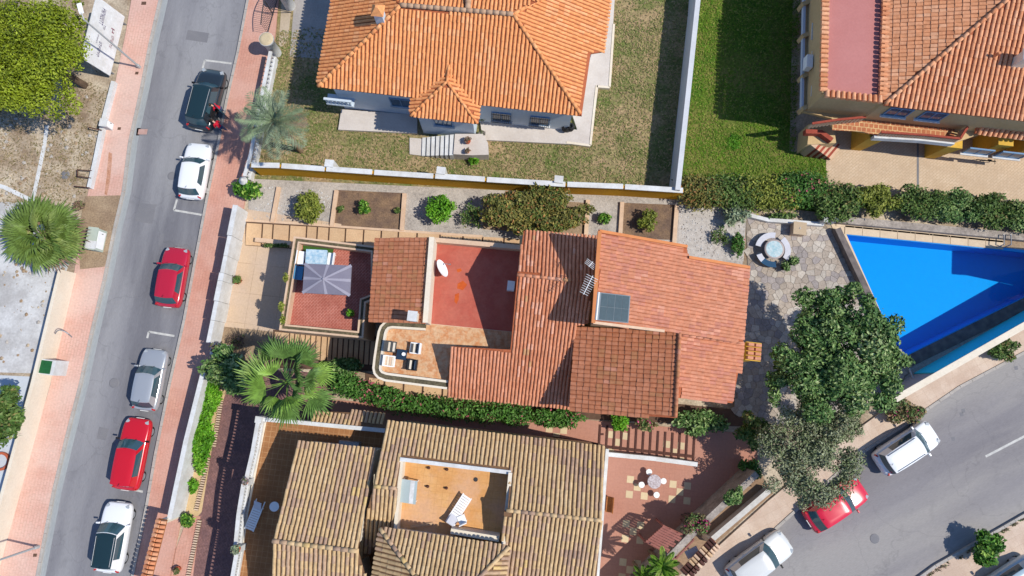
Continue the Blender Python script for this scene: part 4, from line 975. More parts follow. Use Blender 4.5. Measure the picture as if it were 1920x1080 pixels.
# cream wall along the left pavement
wall_thing('cream_street_wall', 'long cream rendered wall along the left pavement beside the white concrete yard', 'wall', M['cream'], [P(112, 505, 1.75), P(60, 720, 1.75), P(-2, 945, 1.75), P(-60, 1150, 1.75)], .22, 1.75)
wall_thing('low_plot_wall', 'crumbling low white wall between the dry plot and the pavement near the white box', 'wall', M['white'], [P(212, 152, .5), P(193, 225, .5), P(178, 300, .5), P(166, 352, .5)], .28, .5)
# yellow boundary wall with white copings
t = thing('yellow_garden_wall', 'bright yellow garden wall topped with stepped white coping slabs', 'wall', P(880, 360, 0))
YB = [(487, 340), (541, 341), (622, 347), (708, 353), (818, 360), (911, 366), (1056, 375), (1160, 379), (1268, 386)]
for i, (a, b) in enumerate(zip(YB[:-1], YB[1:])):
    h = 2.0 - .04 * (i % 2)
    mb = MB(); pa_, pb_ = P(*a, 0) + EY * .55, P(*b, 0) + EY * .55; mb.strip([pa_, pb_], .2, -.02, h); w_ = build('wall_panel', mb, M['yellow'], t)
    d = (pb_ - pa_).normalized(); mb = MB(); mb.strip([pa_ + d * .08, pb_ - d * .06], .36, h, h + .08); build('coping_slab', mb, M['white'], w_)
for u, v in ((629, 343), (830, 356), (1042, 372)):
    c = P(u, v, 0) + EY * .75; mb = MB(); mb.box((c.x, c.y, 1.1), (.6, .5, 2.2), SITE); build('pillar', mb, M['white'], t)
wall_thing('tall_boundary_wall', 'long tall white boundary wall between the dry lawn and the green lawn', 'wall', mat('weathered_white', A(226, 228, 232), A(208, 210, 216), .6, .6, fine=7, famt=.06), [P(1320, -150, 2.3), P(1309, 0, 2.3), P(1291, 170, 2.3), P(1271, 356, 2.3)], .34, 2.3)
# villa balustrade
t = thing('garden_balustrade', 'white garden balustrade with turned balusters between villa lawn and pavement', 'balustrade', P(495, 210, 0))
for p, q, n in (((507, 96), (488, 190), 12), ((488, 190), (470, 288), 12), ((470, 288), (458, 330), 5)): balustrade(t, P(*p, 1.35), P(*q, 1.35), 0, 1.35, n, M['white'], .55)
c = P(455, 338, 1.5); mb = MB(); mb.lathe((c.x, c.y, 0), [(.24, 0), (.24, 1.3), (.3, 1.35), (.3, 1.45), (.14, 1.55), (.16, 1.66), (.05, 1.74)], 12); build('end_pillar', mb, M['white'], t)
def gatepost(u, v, label):
    c = P(u, v, 2.1); mb = MB(); mb.lathe((c.x, c.y, 0), [(.4, 0), (.4, 1.85), (.52, 1.9), (.52, 2.1)], 14); o = build('gate_post', mb, M['white']); tag(o, label, 'gate post')
    mb = MB(); mb.lathe((c.x, c.y, 2.1), [(.5, .002), (.44, .06), (.3, .09)], 14); build('cap', mb, mat('post_cap', A(216, 196, 160), None, famt=.1), o)
gatepost(499, 73, 'round white gate post with a sandy cap at the north end of the balustrade'); gatepost(527, -18, 'second round white gate post at the top edge of the photo')
t = thing('metal_gate', 'dark wrought iron double gate between two round gate posts', 'gate', P(505, 35, 0))
a, b = P(498, 66, 0) + EX * .2, P(524, -8, 0)
mb = MB(); d = (b - a)
for i in range(22):
    k = (i + .5) / 22; q = a + d * k; mb.tube(q, q + Vector((0, 0, 1.55 + .45 * math.sin(PI * k))), .014, n=5)
build('gate_bars', mb, M['dark_metal'], t)
mb = MB(); mb.path([a + d * (k / 10) + Vector((0, 0, 1.55 + .45 * math.sin(PI * k / 10))) for k in range(11)], .035); mb.tube(a + Vector((0, 0, .2)), b + Vector((0, 0, .2)), .03); mb.tube(a + d * .5, a + d * .5 + Vector((0, 0, 2)), .03); mb.tube(a + d * .5 + Vector((0, 0, 1)), a + d * .62 + EX * 1.2, .03)
build('gate_frame', mb, M['dark_metal'], t)
# tiled canopy over the alley gate
def canopy(name, label, p, q, z, n, w, mats, posts=True):
    a, b = P(*p, z), P(*q, z); d = b - a; u = d.normalized(); x = Vector((u.y, -u.x, 0)); t = thing(name, label, 'gate canopy', Vector((a.x + d.x / 2, a.y + d.y / 2, 0)))
    mb = MB(); mb.strip([a, b], w * .9, z - .18, z - .06); build('beam', mb, M['wood'], t)
    for i in range(n):
        c = a + d * ((i + .5) / n)
        for s in (-1, 1):
            mb = MB(); mb.tube(c + x * (s * .02) + Vector((0, 0, .12)), c + x * (s * w / 2), d.length / n * .40, d.length / n * .47, 7); build('tile', mb, RN.choice(mats)[0], t)
    if posts:
        for e in (a + u * .15, b - u * .15): mb = MB(); mb.box((e.x, e.y, (z - .18) / 2), (.28, .28, z - .18), ROADA); build('post', mb, M['cream'], t)
canopy('gate_canopy', 'narrow orange tiled canopy over the alley gate beside the pavement', (304, 974), (268, 1110), 2.5, 16, .62, T_APT)
# patio walls
wall_thing('patio_wall', 'thick white wall along the north side of the red tiled patio', 'wall', M['white'], [P(1141, 852, 1.0), P(1225, 860, 1.0), P(1308, 871, 1.0)], .28, 1.0)
wall_thing('planter_wall', 'weathered grey planter wall in the shade along the south east of the patio', 'wall', M['stonewall'], [P(1420, 888, 2.5), P(1362, 942, 2.5), P(1306, 994, 2.5), P(1236, 1064, 2.5), P(1150, 1150, 2.5)], .4, 2.5)  # lower run past the gate added so its shade covers the patio
wall_thing('roadside_wall', 'low whitish stone kerb wall between the planted bank and the roadside pavement', 'wall', mat('pale_stone', A(224, 220, 214), A(196, 190, 184), 2, .7, fine=8, famt=.14), [P(1445, 918, .8), P(1390, 965, .8), P(1330, 1016, .8)], .34, .8)
flat('planted_bank', [(1425, 885), (1450, 925), (1330, 1030), (1250, 1100), (1240, 1080), (1296, 1002)], .06, mat('bank_soil', A(170, 140, 112), A(140, 112, 90), .9, .6, fine=9, famt=.2), .08)
# pool walls
t = thing('pool_boundary_wall', 'tall wall with turquoise inner face between the pool and the roadside pavement', 'wall', P(1800, 650, 0))
a, b = P(1713, 699, 0), P(1990, 541, 0); d = (b - a).normalized(); n = Vector((d.y, -d.x, 0)); b0 = P(1632, 745, 0)
mb = MB(); mb.prism([a + n * .02, b + n * .02, b + n * .1, a + n * .1], -.02, 2.5); build('turquoise_face', mb, M['pool_wall'], t)
mb = MB(); mb.prism([b0 + n * .1, b + n * .1, b + n * .32, b0 + n * .32], -.02, 2.5); build('wall', mb, mat('grey_render', A(190, 186, 190), A(170, 166, 170), .8, .5, fine=8, famt=.07), t)
mb = MB(); mb.prism([b0, b, b + n * .42, b0 + n * .42], 2.5, 2.58); build('coping', mb, M['cream'], t)
wall_thing('pool_plinth', 'low stone retaining wall between the stone terrace and the pool', 'wall', M['darkstone'], [P(1571, 428, .62), P(1610, 510, .62), P(1680, 662, .62)], .42, .62)
wall_thing('stone_planter_wall', 'rough low stone wall north of the pool under the hedge', 'wall', M['stonewall'], [P(1572, 411, .5), P(1700, 423, .5), P(1880, 440, .5), P(2000, 452, .5)], .5, .5)
for u, v, l in ((1549, 412, 'west'), (1569, 410, 'east')):
    c = P(u, v, 1.2); mb = MB(); mb.box((c.x, c.y, .6), (.3, .3, 1.2), SITE); o = build('gate_pier', mb, M['white']); tag(o, f'short white pier at the pool gate, the {"left" if l == "west" else "right"} one of the pair', 'pier', 'white piers at the pool gate')
wall_thing('terrace_wall', 'low white rough wall behind the round table at the top of the stone terrace', 'wall', M['white'], [P(1400, 402, .45), P(1440, 412, .45), P(1545, 420, .45)], .26, .45)
t = thing('pool_rail', 'thin pale rail by the south corner of the pool', 'rail', P(1703, 690, 0)); mb = MB(); mb.path([P(1694, 662, .0), P(1694, 662, .8), P(1712, 710, .8), P(1712, 712, 0)], .05); build('rail_bar', mb, M['white'], t)
# pool ladder at the shady end
t = thing('pool_ladder', 'metal pool ladder standing in the shade at the right end of the pool', 'ladder', P(1876, 452, 0))
for du in (0, 13):
    q = P(1868 + du, 456, 0); mb = MB(); mb.path([q + EY * .5, q + EY * .45 + Vector((0, 0, .75)), q - EY * .25 + Vector((0, 0, .8)), q - EY * .4 + Vector((0, 0, -.7))], .035); build('handrail', mb, M['grey_metal'], t)
# unseen block added to shade the pool's right end, just outside the frame
t = thing('pool_shade_block', 'unseen assumed block beyond the right end of the pool, added for its shade', 'added shade block', P(2010, 510, 0))
mb = MB(); mb.prism(px([(1985, 492), (2100, 500), (2100, 548), (1985, 540)]), -.02, 6.4); build('wall', mb, M['ochre'], t); mb = MB(); mb.prism(px([(1982, 489), (2103, 497), (2103, 551), (1982, 543)]), 6.4, 6.6); build('roof', mb, PAN_O, t)
wall_thing('plot_fence_wall', 'pale wall behind the parked pale blue car at the bottom right corner', 'wall', M['white'], [P(1990, 985, 1.5), P(1900, 1035, 1.5), P(1815, 1090, 1.5)], .25, 1.5) if False else None

# =================================================================== CARS
def car(label, u, v, front, L=4.2, W=1.78, Hh=1.48, paintm=None, roofm=None, nose=.98, cowl=.27, rfront=.40, rrear=.86, tail=.965, belt=.92, hood=.86, rails=False, group='parked cars', name='parked_car'):
    """front = unit vector; fractions run from the nose (0) to the tail (1)"""
    c = P(u, v, .6); rz = math.atan2(front.y, front.x)
    t = thing(name, label, 'car', (c.x, c.y, 0), rz, group)
    X = lambda f: L / 2 - f * L
    hw = W / 2
    st = [(0, .66, .30, .60), (.012, .80, .24, .68), (.045, .91, .2, .74), (.10, .975, .19, hood - .05), (.18, 1, .18, hood), (cowl - .02, 1, .18, hood + .03), (cowl + .05, 1, .18, belt), (.45, 1, .18, belt), (.62, 1, .18, belt), (.78, .995, .18, belt + .01), (.88, .97, .19, belt), (tail - .01, .92, .22, belt - .04), (.985, .84, .28, belt - .14), (1, .70, .34, belt - .26)]
    mb = MB(); V_ = []
    for f, w, zb, zt in st:
        w *= hw * 1.035
        for y, z in ((0, zb), (w * .80, zb), (w * .97, zb + .10), (w, zb + (zt - zb) * .5), (w * .975, zb + (zt - zb) * .80), (w * .90, zt - .03), (w * .72, zt), (0, zt + .025)): V_.append((X(f), y, z))
    NP = 8; VV = []; FF = []
    for i in range(len(st)):
        r = V_[i * NP:(i + 1) * NP]; VV += r + [(x, -y, z) for x, y, z in r[-2:0:-1]]
    M_ = 2 * NP - 2
    for i in range(len(st) - 1):
        for k in range(M_): FF.append([i * M_ + k, i * M_ + (k + 1) % M_, (i + 1) * M_ + (k + 1) % M_, (i + 1) * M_ + k])
    FF += [list(range(M_))[::-1], [(len(st) - 1) * M_ + k for k in range(M_)]]
    mb.idx(VV, FF, 0, True); body = build('body', mb, paintm, t, local=True)
    sub = body.modifiers.new('round', 'SUBSURF'); sub.levels = 1; sub.render_levels = 1
    # cabin
    zr = Hh; zb = belt - .03
    def ringpts(xf, xr, wf, wr, z, cf, cr):
        P_ = []
        for k in range(7): y = 1 - k / 3; P_.append((xf - cf * y * y, y * wf, z))          # windscreen, left to right
        for k in range(1, 8): f = k / 8; P_.append((xf - cf + (xr + cr - xf + cf) * f, -(wf + (wr - wf) * f) - .03 * math.sin(PI * f), z))
        for k in range(7): y = -1 + k / 3; P_.append((xr + cr * y * y, y * wr, z))
        for k in range(1, 8): f = k / 8; P_.append((xr + cr + (xf - cf - xr - cr) * f, (wr + (wf - wr) * f) + .03 * math.sin(PI * f), z))
        return P_
    R0 = ringpts(X(cowl), X(tail - .01), hw * .90, hw * .84, zb, .16, .10)
    R1 = ringpts(X(rfront), X(rrear), hw * .72, hw * .70, zr - .045, .09, .06)
    R2 = ringpts(X(rfront + .02), X(rrear - .02), hw * .63, hw * .61, zr - .01, .07, .05)
    R3 = ringpts(X(rfront + .08), X(rrear - .08), hw * .38, hw * .36, zr + .015, .03, .03)
    n = len(R0); parts = {'cabin_frame': MB(), 'windscreen': MB(), 'rear_window': MB(), 'sl': MB(), 'sl2': MB(), 'sr': MB(), 'sr2': MB()}
    def lerp(k, a): return Vector(R0[k % n]).lerp(Vector(R1[k % n]), a)
    for k in range(n):
        k2 = (k + 1) % n; key = 'cabin_frame'
        if 0 <= k < 6: key = 'windscreen'
        elif 7 <= k <= 9: key = 'sr'
        elif 10 <= k <= 11: key = 'sr2'
        elif 14 <= k < 20: key = 'rear_window'
        elif 22 <= k <= 23: key = 'sl2'
        elif 24 <= k <= 26: key = 'sl'
        a0, a1 = .06, .94
        if key == 'cabin_frame': parts[key].face([lerp(k, 0), lerp(k2, 0), lerp(k2, 1), lerp(k, 1)])
        else:
            parts['cabin_frame'].face([lerp(k, 0), lerp(k2, 0), lerp(k2, a0), lerp(k, a0)]); parts['cabin_frame'].face([lerp(k, a1), lerp(k2, a1), lerp(k2, 1), lerp(k, 1)])
            parts[key].face([lerp(k, a0), lerp(k2, a0), lerp(k2, a1), lerp(k, a1)])
    fr = build('cabin_frame', parts['cabin_frame'], paintm, t, local=True)
    build('windscreen', parts['windscreen'], M['car_glass'], t, local=True); build('rear_window', parts['rear_window'], M['car_glass'], t, local=True)
    for k in ('sl', 'sl2', 'sr', 'sr2'): build('side_window', parts[k], M['car_glass'], t, local=True)
    mb = MB(); mb.idx(R1 + R2 + R3, [[i, (i + 1) % n, n + (i + 1) % n, n + i] for i in range(n)] + [[n + i, n + (i + 1) % n, 2 * n + (i + 1) % n, 2 * n + i] for i in range(n)] + [[2 * n + i for i in range(n)]], 0, True)
    build('roof', mb, roofm or paintm, t, local=True)
    wr = .32 if L < 4.4 else .34
    for f in (.175, .80):
        for s in (-1, 1):
            mb = MB(); y = s * (hw - .12); mb.tube((X(f), y - .105, wr), (X(f), y + .105, wr), wr, wr, 20); w_ = build('wheel', mb, M['tyre'], t, local=True)
            mb = MB(); mb.tube((X(f), y + s * .085, wr), (X(f), y + s * .118, wr), wr * .72, wr * .66, 14)
            build('rim', mb, M['rim'], w_, local=True)
    for s in (-1, 1):
        mb = MB(); mb.box((X(.30), s * (hw + .09), belt + .03), (.12, .24, .14), 0, top=.7); build('wing_mirror', mb, paintm if L < 4.6 else M['car_black'], t, local=True)
        mb = MB(); mb.box((X(.055), s * hw * .70, hood - .17), (.30, .26, .14), -s * .5, top=.7); build('headlight', mb, M['lens_clear'], t, local=True)
        mb = MB(); mb.box((X(.962), s * hw * .76, belt - .14), (.12, .22, .2), s * .4, top=.7); build('tail_light', mb, M['lens_red'], t, local=True)
        for f in (.47, .66): mb = MB(); mb.box((X(f), s * (hw * .985), belt - .14), (.2, .04, .03)); build('door_handle', mb, paintm, t, local=True)
        if rails: mb = MB(); mb.tube((X(rfront + .05), s * hw * .64, zr + .03), (X(rrear - .04), s * hw * .62, zr + .03), .022, n=6); build('roof_rail', mb, M['grey_metal'], t, local=True)
    for xx, zz in ((X(.0) + .01, .42), (X(1) - .01, .62)): mb = MB(); mb.box((xx, 0, zz), (.03, .52, .11)); build('number_plate', mb, M['plate'], t, local=True)
    for s in (-.3, .35): mb = MB(); mb.tube((X(cowl) + .0, s, zb + .05), (X(cowl + .06), s + .42, zb + .21), .012, n=4); build('wiper', mb, M['car_black'], t, local=True)
    mb = MB(); mb.box((X(.006), 0, .56), (.03, W * .42, .12)); build('grille', mb, M['car_black'], t, local=True)
    mb = MB(); mb.tube((X(rrear - .04), 0, zr + .01), (X(rrear - .0), 0, zr + .12), .012, n=4); build('aerial', mb, M['car_black'], t, local=True)
    return t
def dirn(p, q): d = P(*p) - P(*q); d.z = 0; return d.normalized()
P_BLACK = paint('paint_black', (.016, .024, .032)); P_WHITE = paint('paint_white', (.74, .75, .77)); P_RED = paint('paint_red', (.42, .012, .035)); P_CRIM = paint('paint_crimson', (.50, .008, .018))
P_SILVER = paint('paint_silver', (.40, .42, .45), .35, .3); P_PEARL = paint('paint_pearl', (.60, .60, .58), .1); P_PINKRED = paint('paint_pink_red', (.58, .010, .035)); P_BLUE = paint('paint_pale_blue', (.34, .44, .50))
PANO = mat('panoramic_roof', (.012, .030, .038), None, famt=.05, rough=.12, spec=.6)
suv = car('black four wheel drive car with its rear passenger door open and two people beside it', 388, 187, dirn((404, 124), (372, 245)), 4.62, 1.9, 1.72, P_BLACK, PANO, cowl=.25, rfront=.36, rrear=.90, belt=1.02, hood=.98, rails=True)
mb = MB(); y = -.95; mb.prism([(-.45, y + .04), (-.40, y - .04), (-1.0, y - .86), (-1.06, y - .80)], .35, 1.0); dr = build('open_door', mb, P_BLACK, suv, local=True); dr['label'] = 'rear passenger door standing open'
mb = MB(); mb.prism([(-.50, y - .01), (-.46, y - .05), (-.94, y - .74), (-.98, y - .70)], 1.0, 1.5); build('door_glass', mb, M['car_glass'], dr, local=True)
mb = MB(); mb.box((-.92, y + .06, .85), (.92, .10, .9)); build('door_opening', mb, M['car_black'], suv, local=True)
car('white hatchback parked behind the black car with the open door', 366, 321, dirn((376, 265), (357, 377)), 4.1, 1.76, 1.46, P_WHITE, None)
car('dark red hatchback parked alone between two bay marks', 324, 520, dirn((334, 463), (314, 577)), 4.2, 1.78, 1.46, P_RED, None)
car('silver hatchback parked just above the bright red estate', 282, 712, dirn((293, 655), (271, 769)), 4.15, 1.76, 1.5, P_SILVER, None)
car('bright red estate car with a long roof parked behind the silver hatchback', 248, 851, dirn((261, 782), (234, 919)), 4.72, 1.84, 1.50, P_CRIM, None, cowl=.28, rfront=.41, rrear=.92)
car('white car with a black roof parked at the bottom of the street', 213, 1007, dirn((224, 944), (202, 1070)), 4.45, 1.85, 1.58, P_WHITE, PANO, cowl=.27, rfront=.40, rrear=.90, rails=True)
RF = Vector((math.cos(math.radians(31)), math.sin(math.radians(31)), 0))
car('white people carrier parked on the side road behind the flowering roadside bush', 1699, 840, RF, 4.55, 1.84, 1.66, P_WHITE, None, cowl=.22, rfront=.36, rrear=.93, belt=1.0, hood=.95, rails=True)
car('pinkish red hatchback parked on the side road partly under the grey olive tree', 1567, 946, Vector((math.cos(math.radians(32.5)), math.sin(math.radians(32.5)), 0)), 4.45, 1.84, 1.48, P_PINKRED, None)
car('pearl white estate car half out of the photo at the bottom beside the gate canopy', 1424, 1050, Vector((math.cos(math.radians(34)), math.sin(math.radians(34)), 0)), 4.6, 1.86, 1.55, P_PEARL, None, rrear=.92)
car('pale blue car just showing its windscreen at the bottom right corner', 1888, 1094, -RF, 4.5, 1.84, 1.5, P_BLUE, None)

# =================================================================== PEOPLE
def person(label, joints, edges, radii, regions, root, hair_c, facing, group=None):
    """one continuous skinned body; regions: list of (material, set of joint names)"""
    names = list(joints); ix = {k: i for i, k in enumerate(names)}
    me = bpy.data.meshes.new('person_skin'); me.from_pydata([joints[k] for k in names], [(ix[a], ix[b]) for a, b in edges], [])
    ob = bpy.data.objects.new('tmp', me); COL.objects.link(ob)
    ob.modifiers.new('s', 'SKIN'); sb = ob.modifiers.new('ss', 'SUBSURF'); sb.levels = 1; sb.render_levels = 1
    for i, k in enumerate(names):
        sv = me.skin_vertices[0].data[i]; r = radii[k]; sv.radius = r if isinstance(r, tuple) else (r, r); sv.use_root = (k == root)
    dg = bpy.context.evaluated_depsgraph_get(); m2 = bpy.data.meshes.new_from_object(ob.evaluated_get(dg)); bpy.data.objects.remove(ob)
    m2.name = 'person'; m2.materials.clear()
    for m, _ in regions: m2.materials.append(m)
    reg = {}
    for i, (_, js) in enumerate(regions):
        for j in js: reg[j] = i
    segs = [(Vector(joints[a]), Vector(joints[b]), b) for a, b in edges]
    for p in m2.polygons:
        c = p.center; best = None; bd = 9
        for a, b, nm in segs:
            ab = b - a; t = max(0, min(1, (c - a).dot(ab) / max(ab.length_squared, 1e-9))); d = (c - a - ab * t).length
            if d < bd: bd = d; best = nm
        p.material_index = reg.get(best, 0); p.use_smooth = True
    o = bpy.data.objects.new('person', m2); COL.objects.link(o); tag(o, label, 'person', group)
    hc = Vector(joints['head']); mb = MB(); mb.lathe((hc.x, hc.y, hc.z), [(.085, -.04), (.108, .02), (.112, .07), (.085, .13), (.03, .155)], 10); build('hair', mb, M['hair'], o)
    f = Vector((math.cos(facing), math.sin(facing), 0)); s = Vector((-f.y, f.x, 0))
    mb = MB()
    mb.lathe(hc + f * .105 + Vector((0, 0, -.03)), [(.012, -.03), (.02, -.015), (.01, .02)], 6); build('nose', mb, M['skin'], o)
    for e in (-1, 1):
        mb = MB(); mb.lathe(hc + f * .095 + s * (.035 * e), [(.004, -.01), (.013, 0), (.004, .01)], 6); build('eye', mb, M['car_black'], o)
        mb = MB(); mb.lathe(hc + s * (.105 * e) + Vector((0, 0, -.02)), [(.008, -.03), (.022, 0), (.012, .03)], 6); build('ear', mb, M['skin'], o)
    return o
def pose(base, facing, lean=0.0, armf=.5, sep=.09, reach=.0, stride=.0):
    """standing figure 1.7 m; lean pitches the trunk forward at the hips; armf lifts the arms"""
    f = Vector((math.cos(facing), math.sin(facing), 0)); s = Vector((-f.y, f.x, 0)); z = Vector((0, 0, 1)); b = Vector(base); J = {}; E = []; Rr = {}
    pel = b + z * .92 - f * (lean * .12); J['pelvis'] = pel; Rr['pelvis'] = (.145, .11)
    tr = (z * math.cos(lean) + f * math.sin(lean)); tf = (f * math.cos(lean) - z * math.sin(lean))
    J['waist'] = pel + tr * .18; Rr['waist'] = (.125, .10); J['chest'] = pel + tr * .38; Rr['chest'] = (.155, .115); J['collar'] = pel + tr * .50; Rr['collar'] = (.10, .085)
    J['neck'] = pel + tr * .57 + f * .01; Rr['neck'] = .052; J['skull'] = pel + tr * .63 + f * .02; Rr['skull'] = .07; J['head'] = pel + tr * .72 + f * .03; Rr['head'] = .098; J['crown'] = pel + tr * .80 + f * .03; Rr['crown'] = .06
    E += [('pelvis', 'waist'), ('waist', 'chest'), ('chest', 'collar'), ('collar', 'neck'), ('neck', 'skull'), ('skull', 'head'), ('head', 'crown')]
    for k, sg in (('l', 1), ('r', -1)):
        hip = pel - z * .06 + s * (sg * .10); J['hip_' + k] = hip; Rr['hip_' + k] = .095
        kn = b + z * .48 + s * (sg * (sep + .02)) + f * (.05 + stride * sg * .14); J['knee_' + k] = kn; Rr['knee_' + k] = .064
        an = b + z * .08 + s * (sg * (sep + .03)) + f * (stride * sg * .26); J['ankle_' + k] = an; Rr['ankle_' + k] = .042
        J['heel_' + k] = an - z * .035; Rr['heel_' + k] = .04; J['toe_' + k] = an + f * .17 - z * .045; Rr['toe_' + k] = (.045, .03)
        E += [('pelvis', 'hip_' + k), ('hip_' + k, 'knee_' + k), ('knee_' + k, 'ankle_' + k), ('ankle_' + k, 'heel_' + k), ('heel_' + k, 'toe_' + k)]
        sh = pel + tr * .47 + s * (sg * .185); J['shoulder_' + k] = sh; Rr['shoulder_' + k] = .062
        ad = (-tr * math.cos(armf) + tf * math.sin(armf)); el = sh + ad * .28 + s * (sg * .06); J['elbow_' + k] = el; Rr['elbow_' + k] = .043
        fd = (-tr * math.cos(armf + .5 + reach) + tf * math.sin(armf + .5 + reach)); wr = el + fd * .24 - s * (sg * .02); J['wrist_' + k] = wr; Rr['wrist_' + k] = .029
        pm = wr + fd * .07; J['palm_' + k] = pm; Rr['palm_' + k] = (.038, .018)
        E += [('chest', 'shoulder_' + k), ('shoulder_' + k, 'elbow_' + k), ('elbow_' + k, 'wrist_' + k), ('wrist_' + k, 'palm_' + k)]
        side = fd.cross(s).normalized()
        for q, (o_, ln) in enumerate(((-.032, .07), (-.011, .085), (.011, .08), (.03, .062))):
            a = pm + s * o_ + fd * .035; J[f'f{q}a{k}'] = a; Rr[f'f{q}a{k}'] = .0095; m_ = a + fd * ln * .55 + side * .01; J[f'f{q}b{k}'] = m_; Rr[f'f{q}b{k}'] = .0088; e_ = a + fd * ln + side * .028; J[f'f{q}c{k}'] = e_; Rr[f'f{q}c{k}'] = .0075
            E += [('palm_' + k, f'f{q}a{k}'), (f'f{q}a{k}', f'f{q}b{k}'), (f'f{q}b{k}', f'f{q}c{k}')]
        a = wr + fd * .03 - s * (sg * .03) + side * .005; J['ta' + k] = a; Rr['ta' + k] = .012; e_ = a + fd * .05 - s * (sg * .03) + side * .015; J['tb' + k] = e_; Rr['tb' + k] = .009
        E += [('wrist_' + k, 'ta' + k), ('ta' + k, 'tb' + k)]
    return J, E, Rr
def dressed(label, u, v, facing, top, legs, z0=.0, **kw):
    b = P(u, v, z0); J, E, Rr = pose(b, facing, **kw)
    hands = {k for k in J if k[0] in 'ft' and k not in ('toe_l', 'toe_r')}
    regs = [(top, {'waist', 'chest', 'collar', 'shoulder_l', 'shoulder_r', 'elbow_l', 'elbow_r'}), (legs, {'pelvis', 'hip_l', 'hip_r', 'knee_l', 'knee_r', 'ankle_l', 'ankle_r'}), (M['skin'], {'neck', 'skull', 'head', 'crown', 'wrist_l', 'wrist_r', 'palm_l', 'palm_r'} | hands), (M['shoe'], {'heel_l', 'heel_r', 'toe_l', 'toe_r'})]
    return person(label, J, E, Rr, regs, 'pelvis', None, facing, 'people at the open car door')
wf = math.atan2(ROADDIR.y, ROADDIR.x) + PI / 2
dressed('person in red top leaning into the open rear door of the black car', 421, 212, wf + .1, M['red_cloth'], M['jeans'], .0, lean=.75, armf=1.1, reach=.1)
dressed('person in bright red top standing bent at the rear corner of the black car', 422, 246, wf - .5, M['red_cloth'], M['jeans'], .0, lean=.95, armf=.8, sep=.11, stride=.5)
# =================================================================== PLANTS
LM = {}
def leaves(key, cols, k=1.45):
    LM[key] = [(leafmat(f'leaf_{key}_{i}', A(*c, k), A(*[x * .8 for x in c], k)), w) for i, (c, w) in enumerate(cols)]
leaves('pine', [((112, 126, 18), 5), ((96, 110, 10), 4), ((132, 144, 40), 3), ((78, 90, 8), 2)], 1.85)
leaves('dark', [((86, 114, 58), 5), ((64, 98, 46), 4), ((118, 140, 82), 3), ((148, 162, 110), 1)], 1.65)
leaves('olive', [((122, 128, 98), 5), ((104, 116, 78), 4), ((142, 146, 114), 2), ((116, 108, 88), 1)], 1.75)
leaves('bright', [((92, 148, 26), 5), ((70, 124, 18), 4), ((116, 166, 44), 2)])
leaves('hedge', [((86, 112, 50), 5), ((66, 94, 38), 4), ((112, 130, 70), 2), ((120, 112, 64), 1)])
leaves('flowerhedge', [((72, 116, 42), 6), ((56, 96, 34), 4), ((100, 136, 64), 2), ((186, 96, 110), .35)])
leaves('brown', [((118, 114, 56), 5), ((96, 98, 46), 4), ((140, 128, 64), 3), ((84, 104, 44), 2), ((150, 104, 60), 1)])
leaves('ball', [((120, 130, 48), 5), ((98, 110, 36), 4), ((146, 150, 66), 2)])
leaves('dead', [((132, 108, 92), 5), ((110, 90, 74), 3), ((110, 118, 72), 2)])
leaves('grey', [((140, 128, 128), 5), ((112, 112, 92), 4), ((90, 104, 66), 3)])
leaves('rose', [((88, 112, 58), 5), ((112, 100, 66), 3), ((190, 60, 120), .8), ((150, 128, 90), 2)])
leaves('citrus', [((76, 124, 30), 5), ((48, 92, 20), 4), ((140, 170, 70), 2)])
leaves('palmgrey', [((138, 152, 124), 5), ((120, 138, 106), 4), ((160, 164, 128), 2)], 1.4)
leaves('palmgreen', [((104, 128, 58), 5), ((86, 112, 46), 4), ((128, 146, 76), 2)], 1.2)
leaves('palmbright', [((126, 158, 70), 5), ((106, 138, 56), 4), ((146, 172, 92), 2), ((92, 124, 60), 3)], 1.45)
leaves('spiky', [((110, 150, 44), 5), ((88, 128, 34), 4), ((140, 168, 70), 2)])
def rdir(rn):
    while True:
        v = Vector((rn.uniform(-1, 1), rn.uniform(-1, 1), rn.uniform(-1, 1)))
        if .05 < v.length < 1: return v.normalized()
def crown_mesh(blobs, n, size, nm, seed, weights, up=.55, elong=1.5, spread=.55):
    rn = random.Random(seed); mb = MB(); vols = [(b[1].x * b[1].y * b[1].z) ** .67 for b in blobs]
    ks = rn.choices(range(len(blobs)), vols, k=n)
    tone = [rn.choices(range(nm), weights)[0] for _ in blobs]
    for k in ks:
        c, r = blobs[k]; d = rdir(rn); rad = (rn.random() ** spread) * rn.uniform(.85, 1.12)
        if d.z < -.35: d.z *= .4
        p = c + Vector((d.x * r.x, d.y * r.y, d.z * r.z)) * rad
        nrm = (d * (1 - up) + Vector((0, 0, up)) + rdir(rn) * .75).normalized(); a = nrm.orthogonal().normalized(); a = (a * math.cos(rn.random() * 6.3) + nrm.cross(a) * math.sin(rn.random() * 6.3)).normalized(); b = nrm.cross(a)
        s = size * rn.uniform(.6, 1.35); l = s * elong
        mi = tone[k] if rn.random() < .35 else rn.choices(range(nm), weights)[0]
        b0 = len(mb.v); mb.v += [p - a * l * .5, p - b * s * .38 + nrm * s * .06, p + a * l * .5 - nrm * s * .1, p + b * s * .38 + nrm * s * .06]
        mb.f.append([b0, b0 + 1, b0 + 2, b0 + 3]); mb.m.append(mi); mb.sm.append(False)
    return mb
